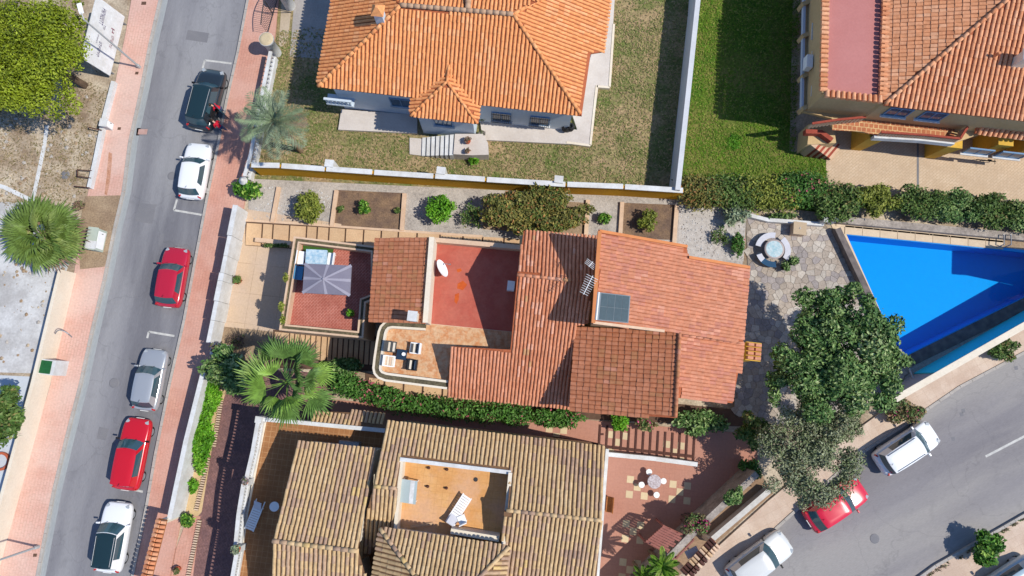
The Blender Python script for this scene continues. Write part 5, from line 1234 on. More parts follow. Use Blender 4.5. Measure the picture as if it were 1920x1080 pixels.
def plant(name, label, cat, u, v, h, rx, ry, key, n, size, seed, top=None, trunk_h=.0, trunk_r=.08, nb=14, squash=.62, group=None, up=.5, trunk=True, path=None, bark='bark', spread=.4, lobes=None):
    """u,v: where the middle of the crown is seen; h: height of that middle; rx, ry half sizes in photo pixels"""
    rn = random.Random(seed); c = P(u, v, h); sc = FPX / (CH - h) * .96
    rxm, rym = rx / sc, ry / sc; rz = min(max((top or h * 1.6) - h, .12), h - trunk_h * .5 if h > trunk_h else 1)
    t = thing(name, label, cat, (c.x, c.y, 0), 0, group)
    blobs = []
    if lobes:
        lk = 1.22; ar = [q[2] ** 2 for q in lobes]
        for i in range(nb):
            lu, lv, lr = rn.choices(lobes, ar)[0]; a = rn.uniform(0, 2 * PI); rr = math.sqrt(rn.random()) * .88; lrm = lr / sc * lk
            du, dv = lu - u, lv - v; o = Vector((du / sc, -dv / sc, 0)); dome = max(0, 1 - (o.x / rxm) ** 2 - (o.y / rym) ** 2) ** .5
            q = c + o + Vector((math.cos(a) * rr * lrm, math.sin(a) * rr * lrm, (dome - .45) * rz * .9 + rn.uniform(-.3, .3) * rz * (1 - rr * .5)))
            f = lrm * rn.uniform(.24, .44); blobs.append((q, Vector((f, f, f * rn.uniform(.6, .9)))))
    elif path:
        for i in range(nb):
            k = (i + rn.uniform(.2, .8)) / nb * (len(path) - 1); j = min(int(k), len(path) - 2); f = k - j
            q = P(path[j][0] + (path[j + 1][0] - path[j][0]) * f, path[j][1] + (path[j + 1][1] - path[j][1]) * f, h)
            w = rym * rn.uniform(.8, 1.2); blobs.append((q + Vector((rn.uniform(-.2, .2), rn.uniform(-.2, .2) * rym, rn.uniform(-.15, .15))), Vector((w * rn.uniform(.9, 1.3), w, rz * rn.uniform(.7, 1.15)))))
    else:
        for i in range(nb):
            a = rn.uniform(0, 2 * PI); rr = math.sqrt(rn.random()) * (.86 if nb > 30 else .7); q = c + Vector((math.cos(a) * rr * rxm, math.sin(a) * rr * rym, rn.uniform(-.25, .35) * rz * (1 - rr * .6)))
            f = rn.uniform(.13, .25) if nb > 30 else rn.uniform(.26, .42); blobs.append((q, Vector((rxm * f, rym * f, rz * rn.uniform(.42, .62)))))
        if not lobes: pass
        blobs.append((c - Vector((0, 0, rz * .15)), Vector((rxm * .62, rym * .62, rz * .6))))
    mats = LM[key]
    build('crown' if trunk_h else 'foliage', crown_mesh(blobs, n, size, len(mats), seed, [w for _, w in mats], up, spread=spread), [m for m, _ in mats], t)
    mb = MB()
    if trunk_h:
        b = Vector((c.x, c.y, 0)); k = b + Vector((rn.uniform(-.15, .15), rn.uniform(-.15, .15), trunk_h)); mb.tube(b - Vector((0, 0, .05)), k, trunk_r * 1.25, trunk_r * .85, 9)
        for q, r in blobs[:9]: m_ = k.lerp(q, .5) + Vector((0, 0, .12)); mb.tube(k, m_, trunk_r * .55, trunk_r * .38, 6); mb.tube(m_, q, trunk_r * .38, trunk_r * .14, 6)
        build('trunk', mb, M[bark], t)
    else:
        for q, r in blobs[:10]: mb.tube((q.x * .6 + c.x * .4 if not path else q.x, q.y * .6 + c.y * .4 if not path else q.y, 0), q, .035, .014, 5)
        build('stem', mb, M[bark], t)
    return t
# --- left plot
plant('pine_tree', 'large bright green pine tree with a dense crown behind the white billboard', 'tree', 80, 105, 4.6, 102, 122, 'pine', 46000, .12, 1, top=7.2, trunk_h=2.2, trunk_r=.22, nb=130, up=.3, spread=.28, lobes=[(50, 25, 62), (138, 62, 30), (20, 105, 60), (100, 100, 66), (60, 165, 52), (110, 195, 44), (138, 135, 32), (-10, 160, 45), (122, 18, 30)])
plant('shrub_tree', 'green leafy tree cut by the left edge of the photo above the white yard', 'tree', 2, 778, 2.4, 42, 56, 'hedge', 2600, .22, 2, top=3.6, trunk_h=1.2, trunk_r=.09)
plant('dead_bush', 'dry brown bush beside the fan palm on the vacant plot', 'bush', 146, 385, .5, 14, 10, 'dead', 300, .13, 3, top=.9)
# --- garden strip of the terracotta house
plant('yucca_bush', 'spreading spiky green bush by the corner of the yellow wall and the street', 'bush', 464, 358, 1.0, 32, 24, 'citrus', 1100, .2, 4, top=1.7, nb=9)
plant('clipped_bush', 'round clipped olive green bush standing on pale gravel', 'bush', 578, 388, 1.0, 29, 31, 'ball', 3600, .14, 5, top=1.95, nb=26, group='garden bushes')
plant('small_bush', 'small green bush in the brown soil bed left of the lime green round bush', 'bush', 683, 388, .6, 16, 15, 'citrus', 700, .13, 6, top=1.1, group='garden bushes')
plant('tiny_bush', 'tiny dark seedling bush at the right end of the brown soil bed', 'bush', 745, 395, .3, 8, 8, 'hedge', 200, .1, 7, top=.55)
plant('tiny_bush', 'tiny dark seedling bush at the left end of the brown soil bed', 'bush', 638, 391, .3, 8, 8, 'hedge', 200, .1, 77, top=.55)
plant('round_bush', 'round lime green bush on grey gravel beside the brown climber', 'bush', 827, 394, 1.0, 33, 29, 'bright', 3600, .13, 8, top=1.9, nb=24, group='garden bushes')
plant('wiry_bush', 'thin dark wiry bush between the lime green bush and the brown climber', 'bush', 884, 405, .7, 24, 34, 'hedge', 520, .12, 9, top=1.2, nb=12)
plant('climber_hedge', 'big olive brown climber hedge growing over the yellow wall and the path', 'hedge', 1006, 393, 1.5, 108, 52, 'brown', 15000, .15, 10, top=2.4, nb=52)
plant('small_bush', 'small bush in the pale bed right of the brown climber', 'bush', 1133, 410, .5, 14, 15, 'citrus', 500, .13, 12, top=.9, group='garden bushes')
plant('small_bush', 'yellowish bush in the last soil bed near the tall roof', 'bush', 1213, 414, .7, 22, 24, 'ball', 900, .15, 13, top=1.2, group='garden bushes')
plant('edging_hedge', 'small clipped green hedge at the left edge of the stone terrace', 'hedge', 1383, 460, .6, 14, 28, 'flowerhedge', 1300, .11, 14, top=1.2)
plant('cycad', 'spreading blue green plant at the corner of the white gravel bed', 'plant', 1376, 404, .8, 30, 24, 'palmgrey', 700, .2, 15, top=1.4, nb=10)
plant('wiry_bush', 'thin scrub in the white gravel bed left of the stone terrace', 'bush', 1352, 440, .4, 22, 22, 'hedge', 330, .11, 115, top=.8, nb=9)
# --- hedges along the green lawn and the plaza
HP = [(1290, 1345, 352, 372, 'brown', 'olive brown clipped hedge piece next to the tall white wall'), (1340, 1405, 352, 374, 'hedge', 'green clipped hedge piece second from the tall white wall'), (1400, 1478, 356, 376, 'ball', 'yellow green clipped hedge piece behind the round table'), (1472, 1530, 352, 360, 'flowerhedge', 'dark green hedge gap bush at the corner of the green lawn')]
for i, (a, b, v1, v2, key, lab) in enumerate(HP):
    plant('hedge', lab, 'hedge', (a + b) / 2, (v1 + v2) / 2, .9, (b - a) / 2, 31, key, 5200, .13, 20 + i, top=1.7, nb=16, path=[(a, v1 + 4), (b, v2 - 8)], group='clipped hedge pieces along the lawn')
for i, (u, v, rx, ry, key, lab) in enumerate([(1566, 378, 46, 36, 'hedge', 'broad green shrub at the left end of the plaza hedge'), (1640, 378, 40, 27, 'ball', 'olive green shrub second from the left in the plaza hedge'), (1722, 380, 50, 30, 'hedge', 'large green shrub in the middle of the plaza hedge above the pool'), (1796, 388, 44, 28, 'dark', 'dark green shrub in the plaza hedge right of the middle'), (1868, 396, 46, 28, 'hedge', 'mid green shrub in the plaza hedge near the right edge'), (1930, 404, 40, 28, 'dark', 'dark shrub cut by the right edge at the end of the plaza hedge')]):
    plant('hedge_shrub', lab, 'shrub', u, v, 1.0, rx * 1.22, ry * 1.3, key, 6500, .14, 30 + i, top=2.0, nb=24, group='shrubs between plaza and pool')
# --- south side of the terracotta house
plant('flowering_hedge', 'long green hedge with small pink flowers between the two houses', 'hedge', 800, 745, .9, 170, 20, 'flowerhedge', 9500, .14, 40, top=1.6, nb=52, path=[(632, 706), (665, 728), (720, 746), (800, 762), (900, 772), (988, 778)])
plant('dark_bush', 'dark leafy bush at the end of the side steps in the shade', 'bush', 640, 690, .9, 40, 22, 'dark', 1500, .17, 41, top=1.5)
plant('flowering_bush', 'broad green bush left of the dark shade bars at the house eave', 'bush', 1050, 784, .8, 52, 19, 'flowerhedge', 3400, .14, 42, top=1.5, nb=20)
plant('round_bush', 'small bright lime green bush overhanging the dark shade bars', 'bush', 1163, 793, .7, 19, 19, 'bright', 1500, .13, 43, top=1.3)
plant('scrub_bush', 'thin reddish brown scrub bush right of the small lime green bush', 'bush', 1210, 796, .6, 26, 16, 'rose', 700, .13, 44, top=1.0)
plant('grey_bush', 'grey green leafy bush below the corner of the flat tiled roof', 'bush', 1312, 792, 1.0, 56, 26, 'dark', 2800, .17, 45, top=1.8, nb=18)
plant('lime_tree', 'yellow green small tree between the patio and the big dark tree', 'tree', 1412, 808, 2.0, 36, 42, 'hedge', 2600, .17, 46, top=3.2, trunk_h=1, trunk_r=.08)
plant('big_tree', 'big dark green broad leaved tree beside the pool', 'tree', 1566, 655, 4.8, 124, 114, 'dark', 40000, .17, 50, top=7.2, trunk_h=2.2, trunk_r=.2, nb=130, up=.3, spread=.3, lobes=[(1585, 585, 42), (1528, 598, 40), (1636, 606, 36), (1496, 648, 44), (1575, 655, 62), (1655, 672, 34), (1474, 712, 38), (1545, 722, 52), (1618, 722, 44), (1592, 555, 16), (1520, 690, 46), (1610, 640, 44), (1545, 640, 46)])
plant('olive_tree', 'grey green olive tree overhanging the pinkish red car', 'tree', 1524, 852, 3.6, 96, 92, 'olive', 34000, .11, 51, top=5.4, trunk_h=1.7, trunk_r=.17, nb=110, up=.3, spread=.32, lobes=[(1545, 788, 44), (1486, 828, 46), (1560, 832, 46), (1466, 872, 36), (1525, 885, 46), (1592, 795, 28), (1492, 908, 28), (1556, 880, 20), (1450, 838, 22), (1520, 800, 30)])
plant('dark_bush', 'dark bush in the shade at the far corner of the patio', 'bush', 1408, 880, .9, 24, 20, 'flowerhedge', 1100, .15, 52, top=1.5)
plant('flowering_bush', 'white flecked bush on the planted bank in the middle', 'bush', 1378, 931, 2.5, 22, 20, 'dark', 1300, .14, 53, top=3.1, nb=9)
plant('bougainvillea', 'bougainvillea bush with magenta flowers on the planter wall', 'bush', 1302, 984, 2.6, 27, 22, 'rose', 1800, .13, 54, top=3.3, nb=11)
plant('roadside_bush', 'green roadside bush growing against the pool wall near the right edge', 'bush', 1880, 656, .8, 36, 22, 'hedge', 2200, .15, 55, top=1.4, nb=14)
plant('roadside_bush', 'roadside bush with pinkish flowers in front of the white people carrier', 'bush', 1698, 770, .8, 42, 26, 'rose', 2400, .15, 56, top=1.4, nb=14)
plant('street_tree', 'round glossy green street tree at the bottom right corner', 'tree', 1853, 1031, 1.2, 36, 33, 'citrus', 2600, .18, 57, top=2.0, trunk_h=.5, trunk_r=.08, nb=14)
plant('planting_shrub', 'bright green shrub row piece nearest the palm in the planting strip', 'shrub', 394, 750, .9, 27, 44, 'bright', 3200, .16, 60, top=1.4, nb=12, group='shrubs in the planting strip')
plant('planting_shrub', 'bright green shrub in the middle of the planting strip', 'shrub', 378, 828, .9, 28, 64, 'bright', 4800, .16, 61, top=1.4, nb=14, group='shrubs in the planting strip')
plant('planting_shrub', 'small yellowish shrub at the lower end of the planting strip', 'shrub', 362, 912, .5, 12, 17, 'bright', 600, .14, 62, top=.9, group='shrubs in the planting strip')
plant('small_bush', 'single small round green bush beside the entrance path of the alley', 'bush', 350, 974, .7, 14, 16, 'citrus', 700, .15, 63, top=1.2)
plant('shade_tree', 'dark shaded tree left of the big fan palm', 'tree', 428, 694, 2.2, 54, 50, 'dark', 3400, .22, 64, top=3.2, trunk_h=1.2, trunk_r=.1)
plant('wiry_bush', 'leafless dark bush on the soil by the white gate pillar', 'bush', 442, 640, .5, 18, 14, 'dead', 260, .12, 65, top=.9)
plant('step_bush', 'small green bush beside the villa steps', 'bush', 887, 298, .4, 13, 12, 'bright', 420, .12, 66, top=.8)
plant('pond_bush', 'low scrubby plant behind the round table by the white wall', 'bush', 1465, 405, .4, 30, 9, 'dark', 420, .13, 67, top=.8)
plant('trough_plant', 'yellow green trailing plant in the trough of the parasol terrace', 'plant', 533, 575, 3.9, 8, 12, 'ball', 240, .1, 68, top=4.15) if False else None
# grass tuft on the green lawn and weeds on the kerb
plant('grass_tuft', 'lush bright green grass tuft on the shaded side of the green lawn', 'plant', 1376, 266, .1, 24, 17, 'bright', 900, .07, 70, top=.2)
# --- palms
def fan_palm(label, u, v, h, R_, key, seed, nf=26, trunk_r=.2, name='fan_palm', dense=0):
    rn = random.Random(seed); c = P(u, v, h); t = thing(name, label, 'palm', (c.x, c.y, 0)); mats = LM[key]
    mb = MB(); k = 7
    for i in range(k): mb.tube((c.x + .04 * (i % 2), c.y, (h - .1) * i / k), (c.x, c.y + .03 * (i % 2), (h - .1) * (i + 1) / k + .01), trunk_r * 1.08, trunk_r * .92, 10)
    build('trunk', mb, M['palmbark'], t)
    meshes = []
    for q in range(6):
        m_ = MB(); pet = R_ * (.52 if dense < 1 else .42); r = R_ * (.50 if dense < 1 else .60); m_.tube((0, 0, 0), (pet * .5, 0, .10), .032, .024, 5); m_.tube((pet * .5, 0, .10), (pet, 0, .02), .024, .016, 5)
        ns = 20; half = math.radians(rn.uniform(70, 92) if dense < 1 else 100); drp = rn.uniform(.14, .34)
        for i in range(ns):
            a0 = -half + 2 * half * i / ns; a1 = -half + 2 * half * (i + 1) / ns; am = (a0 + a1) / 2
            ln = r * (.70 + .30 * math.cos(am * .8)) * rn.uniform(.86, 1.08); cup = -.22 * abs(am)
            p0 = Vector((pet, 0, .02)); P2 = lambda aa, f, z: p0 + Vector((math.cos(aa) * ln * f, math.sin(aa) * ln * f, z))
            e0 = P2(a0, .62, cup * .5 * ln - .04); e1 = P2(a1, .62, cup * .5 * ln - .04); mid = P2(am, .62, cup * .5 * ln + .05); tip = P2(am + rn.uniform(-.06, .06), 1.0, cup * ln - drp * ln)
            m_.face([p0, e0, mid]); m_.face([p0, mid, e1]); m_.face([e0, tip, mid]); m_.face([mid, tip, e1])
        meshes.append(m_.mesh('frond', rn.choices(mats, [w for _, w in mats])[0][0], smooth=False))
    old = meshes[0].copy(); old.materials[0] = LM['dead'][0][0]
    for i in range(nf):
        o = bpy.data.objects.new('frond', old if i > nf * .86 else meshes[rn.randrange(6)]); o.parent = t; o.location = (0, 0, h + rn.uniform(-.15, .15))
        ring = i / nf; el = 1.2 - 1.5 * ring ** .8 + rn.uniform(-.18, .18); az = i * 2.39996 + rn.uniform(-.35, .35)
        o.rotation_euler = (rn.uniform(-.6, .6), -el, az); s = rn.uniform(.74, 1.1); o.scale = (s, s, s); COL.objects.link(o)
    return t
def feather_palm(label, u, v, h, R_, key, seed, nf=24, trunk_r=.17, droop=.55, name='feather_palm', width=.34, el0=1.2, el1=-.35):
    rn = random.Random(seed); c = P(u, v, h); t = thing(name, label, 'palm', (c.x, c.y, 0)); mats = LM[key]
    mb = MB(); k = max(2, int(h * 1.4))
    for i in range(k): mb.tube((c.x + .03 * (i % 2), c.y, (h - .05) * i / k), (c.x, c.y, (h - .05) * (i + 1) / k + .01), trunk_r * 1.1, trunk_r * .9, 9)
    build('trunk', mb, M['palmbark'], t)
    meshes = []
    for q in range(4):
        m_ = MB(); ns = 20; pts = []
        for i in range(ns + 1): f = i / ns; pts.append(Vector((R_ * f * (1 - .12 * f * f), 0, R_ * (.12 * f - droop * f * f))))
        for i in range(ns): m_.tube(pts[i], pts[i + 1], .022 * (1 - i / ns) + .006, .022 * (1 - (i + 1) / ns) + .005, 4, cap=False)
        for i in range(2, ns + 1):
            f = i / ns; ln = R_ * width * (math.sin(PI * min(1, f * .92 + .06)) ** .6) * rn.uniform(.85, 1.1)
            for s in (-1, 1):
                p = pts[i]; d = Vector((.55, s, -.28 - .25 * rn.random())).normalized(); w = .055; tip = p + d * ln; md = p + d * ln * .5 + Vector((0, 0, .02)); x = Vector((w, 0, 0))
                m_.face([p - x * .6, md - x, tip, md + x])
        meshes.append(m_.mesh('frond', rn.choices(mats, [w for _, w in mats])[0][0], smooth=False))
    old = meshes[0].copy(); old.materials[0] = LM['dead'][0][0]
    for i in range(nf):
        o = bpy.data.objects.new('frond', old if i > nf * .88 else meshes[i % 4]); o.parent = t; o.location = (0, 0, h); ring = i / nf
        o.rotation_euler = (rn.uniform(-.25, .25), -(el0 + (el1 - el0) * ring + rn.uniform(-.1, .1)), i * 2.39996 + rn.uniform(-.2, .2)); s = rn.uniform(.88, 1.08); o.scale = (s, s, s); COL.objects.link(o)
    return t
fan_palm('big bright green fan palm between the two houses near the street', 540, 716, 5.0, 3.1, 'palmbright', 81, 25, .24)
fan_palm('bushy mid green fan palm on the vacant plot left of the street', 82, 440, 2.6, 2.7, 'palmgreen', 82, 46, .25, dense=1)
feather_palm('grey green feather palm on the villa lawn beside the balustrade', 515, 228, 5.6, 2.35, 'palmgrey', 83, 22, .2)
feather_palm('spiky yellow green palm at the bottom of the patio near the pergola', 1242, 1062, 4.0, 1.15, 'spiky', 84, 26, .12, .35, width=.2)
feather_palm('small spiky palm at the bottom edge left of the larger patio palm', 1207, 1082, 3.6, .9, 'spiky', 85, 18, .1, .35, width=.2)

# =================================================================== STREET FURNITURE AND GARDEN THINGS
def street_lamp(label, u, v, h, lean):
    b = P(u, v, .12); t = thing('street_lamp', label, 'street lamp', b, 0, 'street lamps on the left pavement')
    mb = MB(); mb.tube((0, 0, 0), (0, 0, .35), .13, .11, 10); mb.tube((0, 0, .35), (0, 0, h), .075, .05, 10); build('pole', mb, M['lamp_metal'], t, local=True)
    mb = MB(); d = Vector(lean).normalized(); mb.tube((0, 0, h - .05), d * .5 + Vector((0, 0, h + .1)), .04, .035, 8); build('arm', mb, M['lamp_metal'], t, local=True)
    c = d * .75 + Vector((0, 0, h + .1)); mb = MB(); mb.box(c, (.75, .28, .14), math.atan2(d.y, d.x), top=.75); hd = build('lamp_head', mb, M['white_plastic'], t, local=True)
    mb = MB(); mb.box(c - Vector((0, 0, .08)), (.5, .2, .04), math.atan2(d.y, d.x)); build('lens', mb, M['glass_table'], hd, local=True)
street_lamp('tall street lamp leaning over the white billboard at the top left', 262, 126, 6.7, (-.3, .9, 0)); street_lamp('tall street lamp at the bottom left on the pink pavement', 72, 1025, 6.7, (.9, .2, 0))
# billboard
zb0, zb1 = .5, 3.1
t = thing('billboard', 'large white billboard with dark printed lettering beside the pine tree', 'billboard', P(222, 90, 0))
a, b = P(241, 38, 0), P(214, 148, 0); d = (b - a).normalized(); n = Vector((-d.y, d.x, 0)); n = n if n.x > 0 else -n
mb = MB(); back = -n * .5
V_ = [a + Vector((0, 0, zb0)), b + Vector((0, 0, zb0)), b + back + Vector((0, 0, zb1)), a + back + Vector((0, 0, zb1))]; mb.idx(V_ + [p - n * .08 for p in V_], [[0, 1, 2, 3], [7, 6, 5, 4], [0, 4, 5, 1], [1, 5, 6, 2], [2, 6, 7, 3], [3, 7, 4, 0]]); build('board', mb, M['white'], t)
INK = mat('printed_ink', A(86, 70, 110), A(120, 110, 150), 4, .6, famt=.1); INKR = mat('printed_red', A(170, 110, 120), A(90, 70, 90), 3, .6, famt=.1)
ux = d; uy = (V_[3] - V_[0]).normalized(); nn = ux.cross(uy).normalized(); nn = nn if nn.x > 0 else -nn; Lb = (b - a).length; Hb = (V_[3] - V_[0]).length
def glyphs(s0, s1, h0, h1, k, m, seed):
    rn = random.Random(seed); mb = MB()
    for i in range(k):
        s = s0 + (s1 - s0) * (i + .15) / k; w = (s1 - s0) / k * .7; o = a + Vector((0, 0, zb0)) + nn * .012; hh = h1 - h0
        bars = [(0, 0, .25, 1), (.72, 0, .28, rn.choice((.6, 1))), (0, rn.choice((0, .4, .8)), 1, .18)] if rn.random() < .8 else [(0, 0, 1, .2), (.4, 0, .25, 1)]
        for bx_, by_, bw_, bh_ in bars:
            q = [(s + w * bx_, h0 + hh * by_), (s + w * (bx_ + bw_), h0 + hh * by_), (s + w * (bx_ + bw_), h0 + hh * min(1, by_ + bh_)), (s + w * bx_, h0 + hh * min(1, by_ + bh_))]
            mb.face([o + ux * (Lb * x) + uy * (Hb * y) for x, y in q])
    build('lettering', mb, m, t)
glyphs(.10, .36, .62, .76, 8, INK, 1); glyphs(.33, .40, .52, .6, 3, INK, 2); glyphs(.28, .38, .22, .34, 1, INKR, 3); glyphs(.40, .60, .18, .27, 6, INKR, 4); glyphs(.60, .84, .50, .6, 7, INK, 5); glyphs(.52, .66, .66, .7, 6, INK, 6)
for k in (.08, .5, .92):
    q = a + (b - a) * k - n * .12; mb = MB(); mb.tube(q, q + back + Vector((0, 0, zb1 - .1)), .06, n=8); mb.tube(q - n * 1.3, q + back + Vector((0, 0, zb1 - .5)), .045, n=8); build('strut', mb, M['grey_metal'], t)
# cabinets
def cabinet(label, u, v, dx, dy, h, m, rz=ROADA - PI / 2, z0=.1, name='utility_cabinet'):
    c = P(u, v, h); t = thing(name, label, 'cabinet', (c.x, c.y, z0), rz); mb = MB(); mb.box((0, 0, (h - z0) / 2), (dx, dy, h - z0)); build('body', mb, m, t, local=True)
    mb = MB(); mb.box((0, 0, h - z0 + .03), (dx + .08, dy + .08, .06)); build('lid', mb, m, t, local=True); mb = MB(); mb.box((dx / 2 + .012, 0, (h - z0) * .52), (.024, dy * .8, (h - z0) * .75)); dd = build('door', mb, M['white_plastic'], t, local=True)
    mb = MB(); mb.box((dx / 2 + .035, dy * .3, (h - z0) * .5), (.03, .04, .14)); build('handle', mb, M['dark_metal'], dd, local=True); return t
cabinet('small bright white meter cabinet beside the low plot wall', 194, 230, .45, .5, .95, M['white'])
t = cabinet('pale grey green pair of utility cabinets on the dusty pavement beside the fan palm', 172, 447, .62, 1.5, 1.2, mat('pale_green_grey', A(200, 210, 196), A(180, 190, 178), 2, .5, fine=8, famt=.06))
mb = MB(); mb.box((.1, -.45, 1.2), (.66, .55, .12)); build('top_panel', mb, M['white'], t, local=True)
t = thing('sign_frame', 'small bent tube frame standing in front of the grey green cabinets', 'frame', P(192, 442, .12)); mb = MB(); c = P(192, 442, .12)
mb.path([c + EY * .22, c + EY * .22 + Vector((0, 0, .8)), c - EY * .22 + Vector((0, 0, .8)), c - EY * .22], .03); build('tube', mb, M['grey_metal'], t)
t = thing('planter_box', 'white planter box with a square of artificial turf built into the cream wall', 'planter', P(86, 688, 0)); c = P(85, 688, 1.5); mb = MB(); mb.box((c.x, c.y, .75), (1.25, 1.0, 1.5), ROADA - PI / 2); build('box', mb, M['white'], t)
mb = MB(); mb.box((c.x - .03, c.y, 1.52), (.85, .86, .06), ROADA - PI / 2); build('turf', mb, M['green_box'], t)
t = thing('bent_pipe', 'thin curled grey pipe hanging over the cream wall', 'pipe', P(122, 625, 0)); c = P(116, 626, 1.5); mb = MB()
mb.path([c + Vector((-.45 + .9 * k / 8, .12 * math.sin(PI * k / 8) * 2, .25 * math.sin(PI * k / 8))) for k in range(9)] + [c + Vector((.5, -.2, -.3))], .035); build('pipe', mb, M['grey_metal'], t)
t = thing('stone_ring', 'round terracotta ring kerb on the white yard at the left edge', 'planter', P(2, 865, 0)); c = P(1, 865, .15); mb = MB()
N_ = 22; V1_ = [(c.x + r * math.cos(2 * PI * i / N_), c.y + r * math.sin(2 * PI * i / N_), z) for r, z in ((.62, .02), (.62, .2), (.46, .2), (.46, .02)) for i in range(N_)]
mb.idx(V1_, [[k * N_ + i, k * N_ + (i + 1) % N_, (k + 1) * N_ + (i + 1) % N_, (k + 1) * N_ + i] for k in range(3) for i in range(N_)]); build('ring_kerb', mb, M['terracotta'], t)
t = thing('pipe_barrier', 'low rusty pipe barrier frame at the edge of the dry plot', 'barrier', P(157, 325, 0))
for (p, q) in (((145, 318), (172, 320)), ((145, 330), (171, 334)), ((145, 318), (145, 330)), ((140, 349), (168, 352))):
    mb = MB(); mb.tube(P(*p, .5), P(*q, .5), .035, n=6); build('pipe', mb, M['timber_and_shade'], t)
for p in ((145, 318), (172, 320), (145, 330), (171, 334), (140, 349), (168, 352)): mb = MB(); mb.tube(P(*p, .0), P(*p, .5), .035, n=6); build('post', mb, M['timber_and_shade'], t)
t = thing('tyre_mark', 'round dark patch of old fire ash on the dry plot', 'ash patch', P(122, 328, 0)); mb = MB(); c = P(122, 328, .02); mb.lathe((c.x, c.y, .0), [(.34, .0), (.3, .03), (.1, .05)], 14); build('ash', mb, M['patch'], t)
t = thing('low_gate_bar', 'short dark bar gate beside the white meter cabinet', 'barrier', P(178, 241, 0)); mb = MB(); mb.tube(P(167, 239, .6), P(190, 244, .6), .045, n=6); mb.tube(P(167, 239, 0), P(167, 239, .6), .04, n=6); mb.tube(P(190, 244, 0), P(190, 244, .6), .04, n=6); build('bar', mb, M['timber_and_shade'], t)
# pots
def pot(label, u, v, r, h, key, n, m=None, z0=0.0, name='potted_plant', top=1.0, group='potted plants', rx=None):
    c = P(u, v, z0 + h); t = thing(name, label, 'potted plant', (c.x, c.y, z0), 0, group)
    mb = MB(); mb.lathe((c.x, c.y, z0), [(r * .7, 0), (r, h * .9), (r * 1.08, h), (r * .85, h), (r * .8, h * .9)], 12); build('pot', mb, m or M['terracotta'], t)
    rn = random.Random(int(u)); mats = LM[key]; rr = (rx or r * 1.4)
    bl_ = [(c + Vector((rn.uniform(-.4, .4) * rr, rn.uniform(-.4, .4) * rr, top * .35)), Vector((rr * .7, rr * .7, top * .4))) for _ in range(5)]
    build('leaves', crown_mesh(bl_, n, .11, len(mats), int(v), [w for _, w in mats]), [m_ for m_, _ in mats], t); return t
pot('round potted plant at the foot of the white street wall on the driveway', 445, 525, .28, .35, 'hedge', 260, top=.5)
pot('pot of red leaved plants on top of the white gate pillar', 405, 655, .3, .32, 'dead', 200, z0=1.7, top=.35)
pot('lime green potted plant in the shade of the parasol terrace', 659, 589, .22, .35, 'bright', 260, z0=2.9, top=.6)
pot('dark potted plant at the top of the villa steps', 877, 264, .2, .3, 'dead', 140, z0=1.12, top=.4); pot('small pot beside the brown mat on the villa porch', 876, 283, .16, .28, 'dead', 90, z0=1.12, top=.3)
pot('yellow flowering pot at the corner of the villa porch', 905, 222, .22, .35, 'ball', 220, top=.7)
pot('terracotta pot with grey leaves beside the villa porch', 902, 252, .25, .4, 'grey', 200, M['grey_metal'], top=.5)
pot('potted dark shrub beside the curved benches on the stone terrace', 1487, 490, .28, .4, 'dark', 300, M['black_plastic'], top=.6)
pot('second potted dark shrub nearest the benches on the stone terrace', 1473, 500, .26, .4, 'dark', 300, M['black_plastic'], top=.55)
pot('red flowered pot at the bottom edge beside the entrance path', 332, 1068, .2, .35, 'rose', 160, top=.4)
pot('clay pot with white flowers on the terrace balustrade pillar', 459, 903, .2, .3, 'grey', 150, z0=4.2, top=.3)
pot('plant pot with grey leaves on the lower balustrade pillar', 443, 1030, .24, .3, 'palmgrey', 200, z0=4.2, top=.35)
for i, (u, v, l) in enumerate([(1061, 240, 'left'), (1069, 239, 'right')]):
    c = P(u, v, .6); t = thing('garden_urn', f'dark round garden urn on the villa terrace, the {l} one of the pair', 'urn', (c.x, c.y, .25), 0, 'dark urns on the villa terrace'); mb = MB(); mb.lathe((c.x, c.y, .25), [(.12, 0), (.3, .25), (.32, .45), (.2, .62), (.24, .68), (.16, .68), (.12, .5)], 14); build('urn_body', mb, M['black_plastic'], t)
# villa doormat
# --- round table with mosaic top and curved benches
c = P(1452, 467, .75); t = thing('round_table', 'round mosaic topped garden table on the stone terrace', 'table', (c.x, c.y, .05))
mb = MB(); mb.lathe((c.x, c.y, .05), [(.3, 0), (.22, .1), (.16, .5), (.3, .64)], 16); build('pedestal', mb, M['stonewall'], t); mb = MB(); mb.lathe((c.x, c.y, .69), [(.66, 0), (.70, .03), (.70, .06), (.60, .065)], 32); tp = build('tabletop', mb, mat('table_rim', A(190, 176, 172), None, famt=.06), t)
mb = MB(); mb.lathe((c.x, c.y, .755), [(.58, 0), (.58, .008)], 32); build('mosaic', mb, M['mosaic'], tp)
def curved_bench(label, a0, a1, m, split=None):
    t = thing('curved_bench', label, 'bench', (c.x, c.y, .05), 0, 'curved benches round the mosaic table')
    def arc(r0, r1, z0, z1, b0, b1, mt, nm, par):
        mb = MB(); k = 12
        for i in range(k):
            p, q = b0 + (b1 - b0) * i / k, b0 + (b1 - b0) * (i + 1) / k
            mb.prism([(c.x + r * math.cos(x), c.y + r * math.sin(x)) for r, x in ((r0, p), (r1, p), (r1, q), (r0, q))], z0, z1)
        return build(nm, mb, mt, par)
    arc(.90, 1.16, .05, .40, a0 + .08, a1 - .08, M['stonewall'], 'base', t); arc(.84, 1.24, .40, .5, a0, a1, m, 'seat', t)
    if split: arc(.85, 1.23, .503, .53, a0 + .03, a0 + (a1 - a0) * .35, M['cushion'], 'cushion', t)
R_ = math.radians
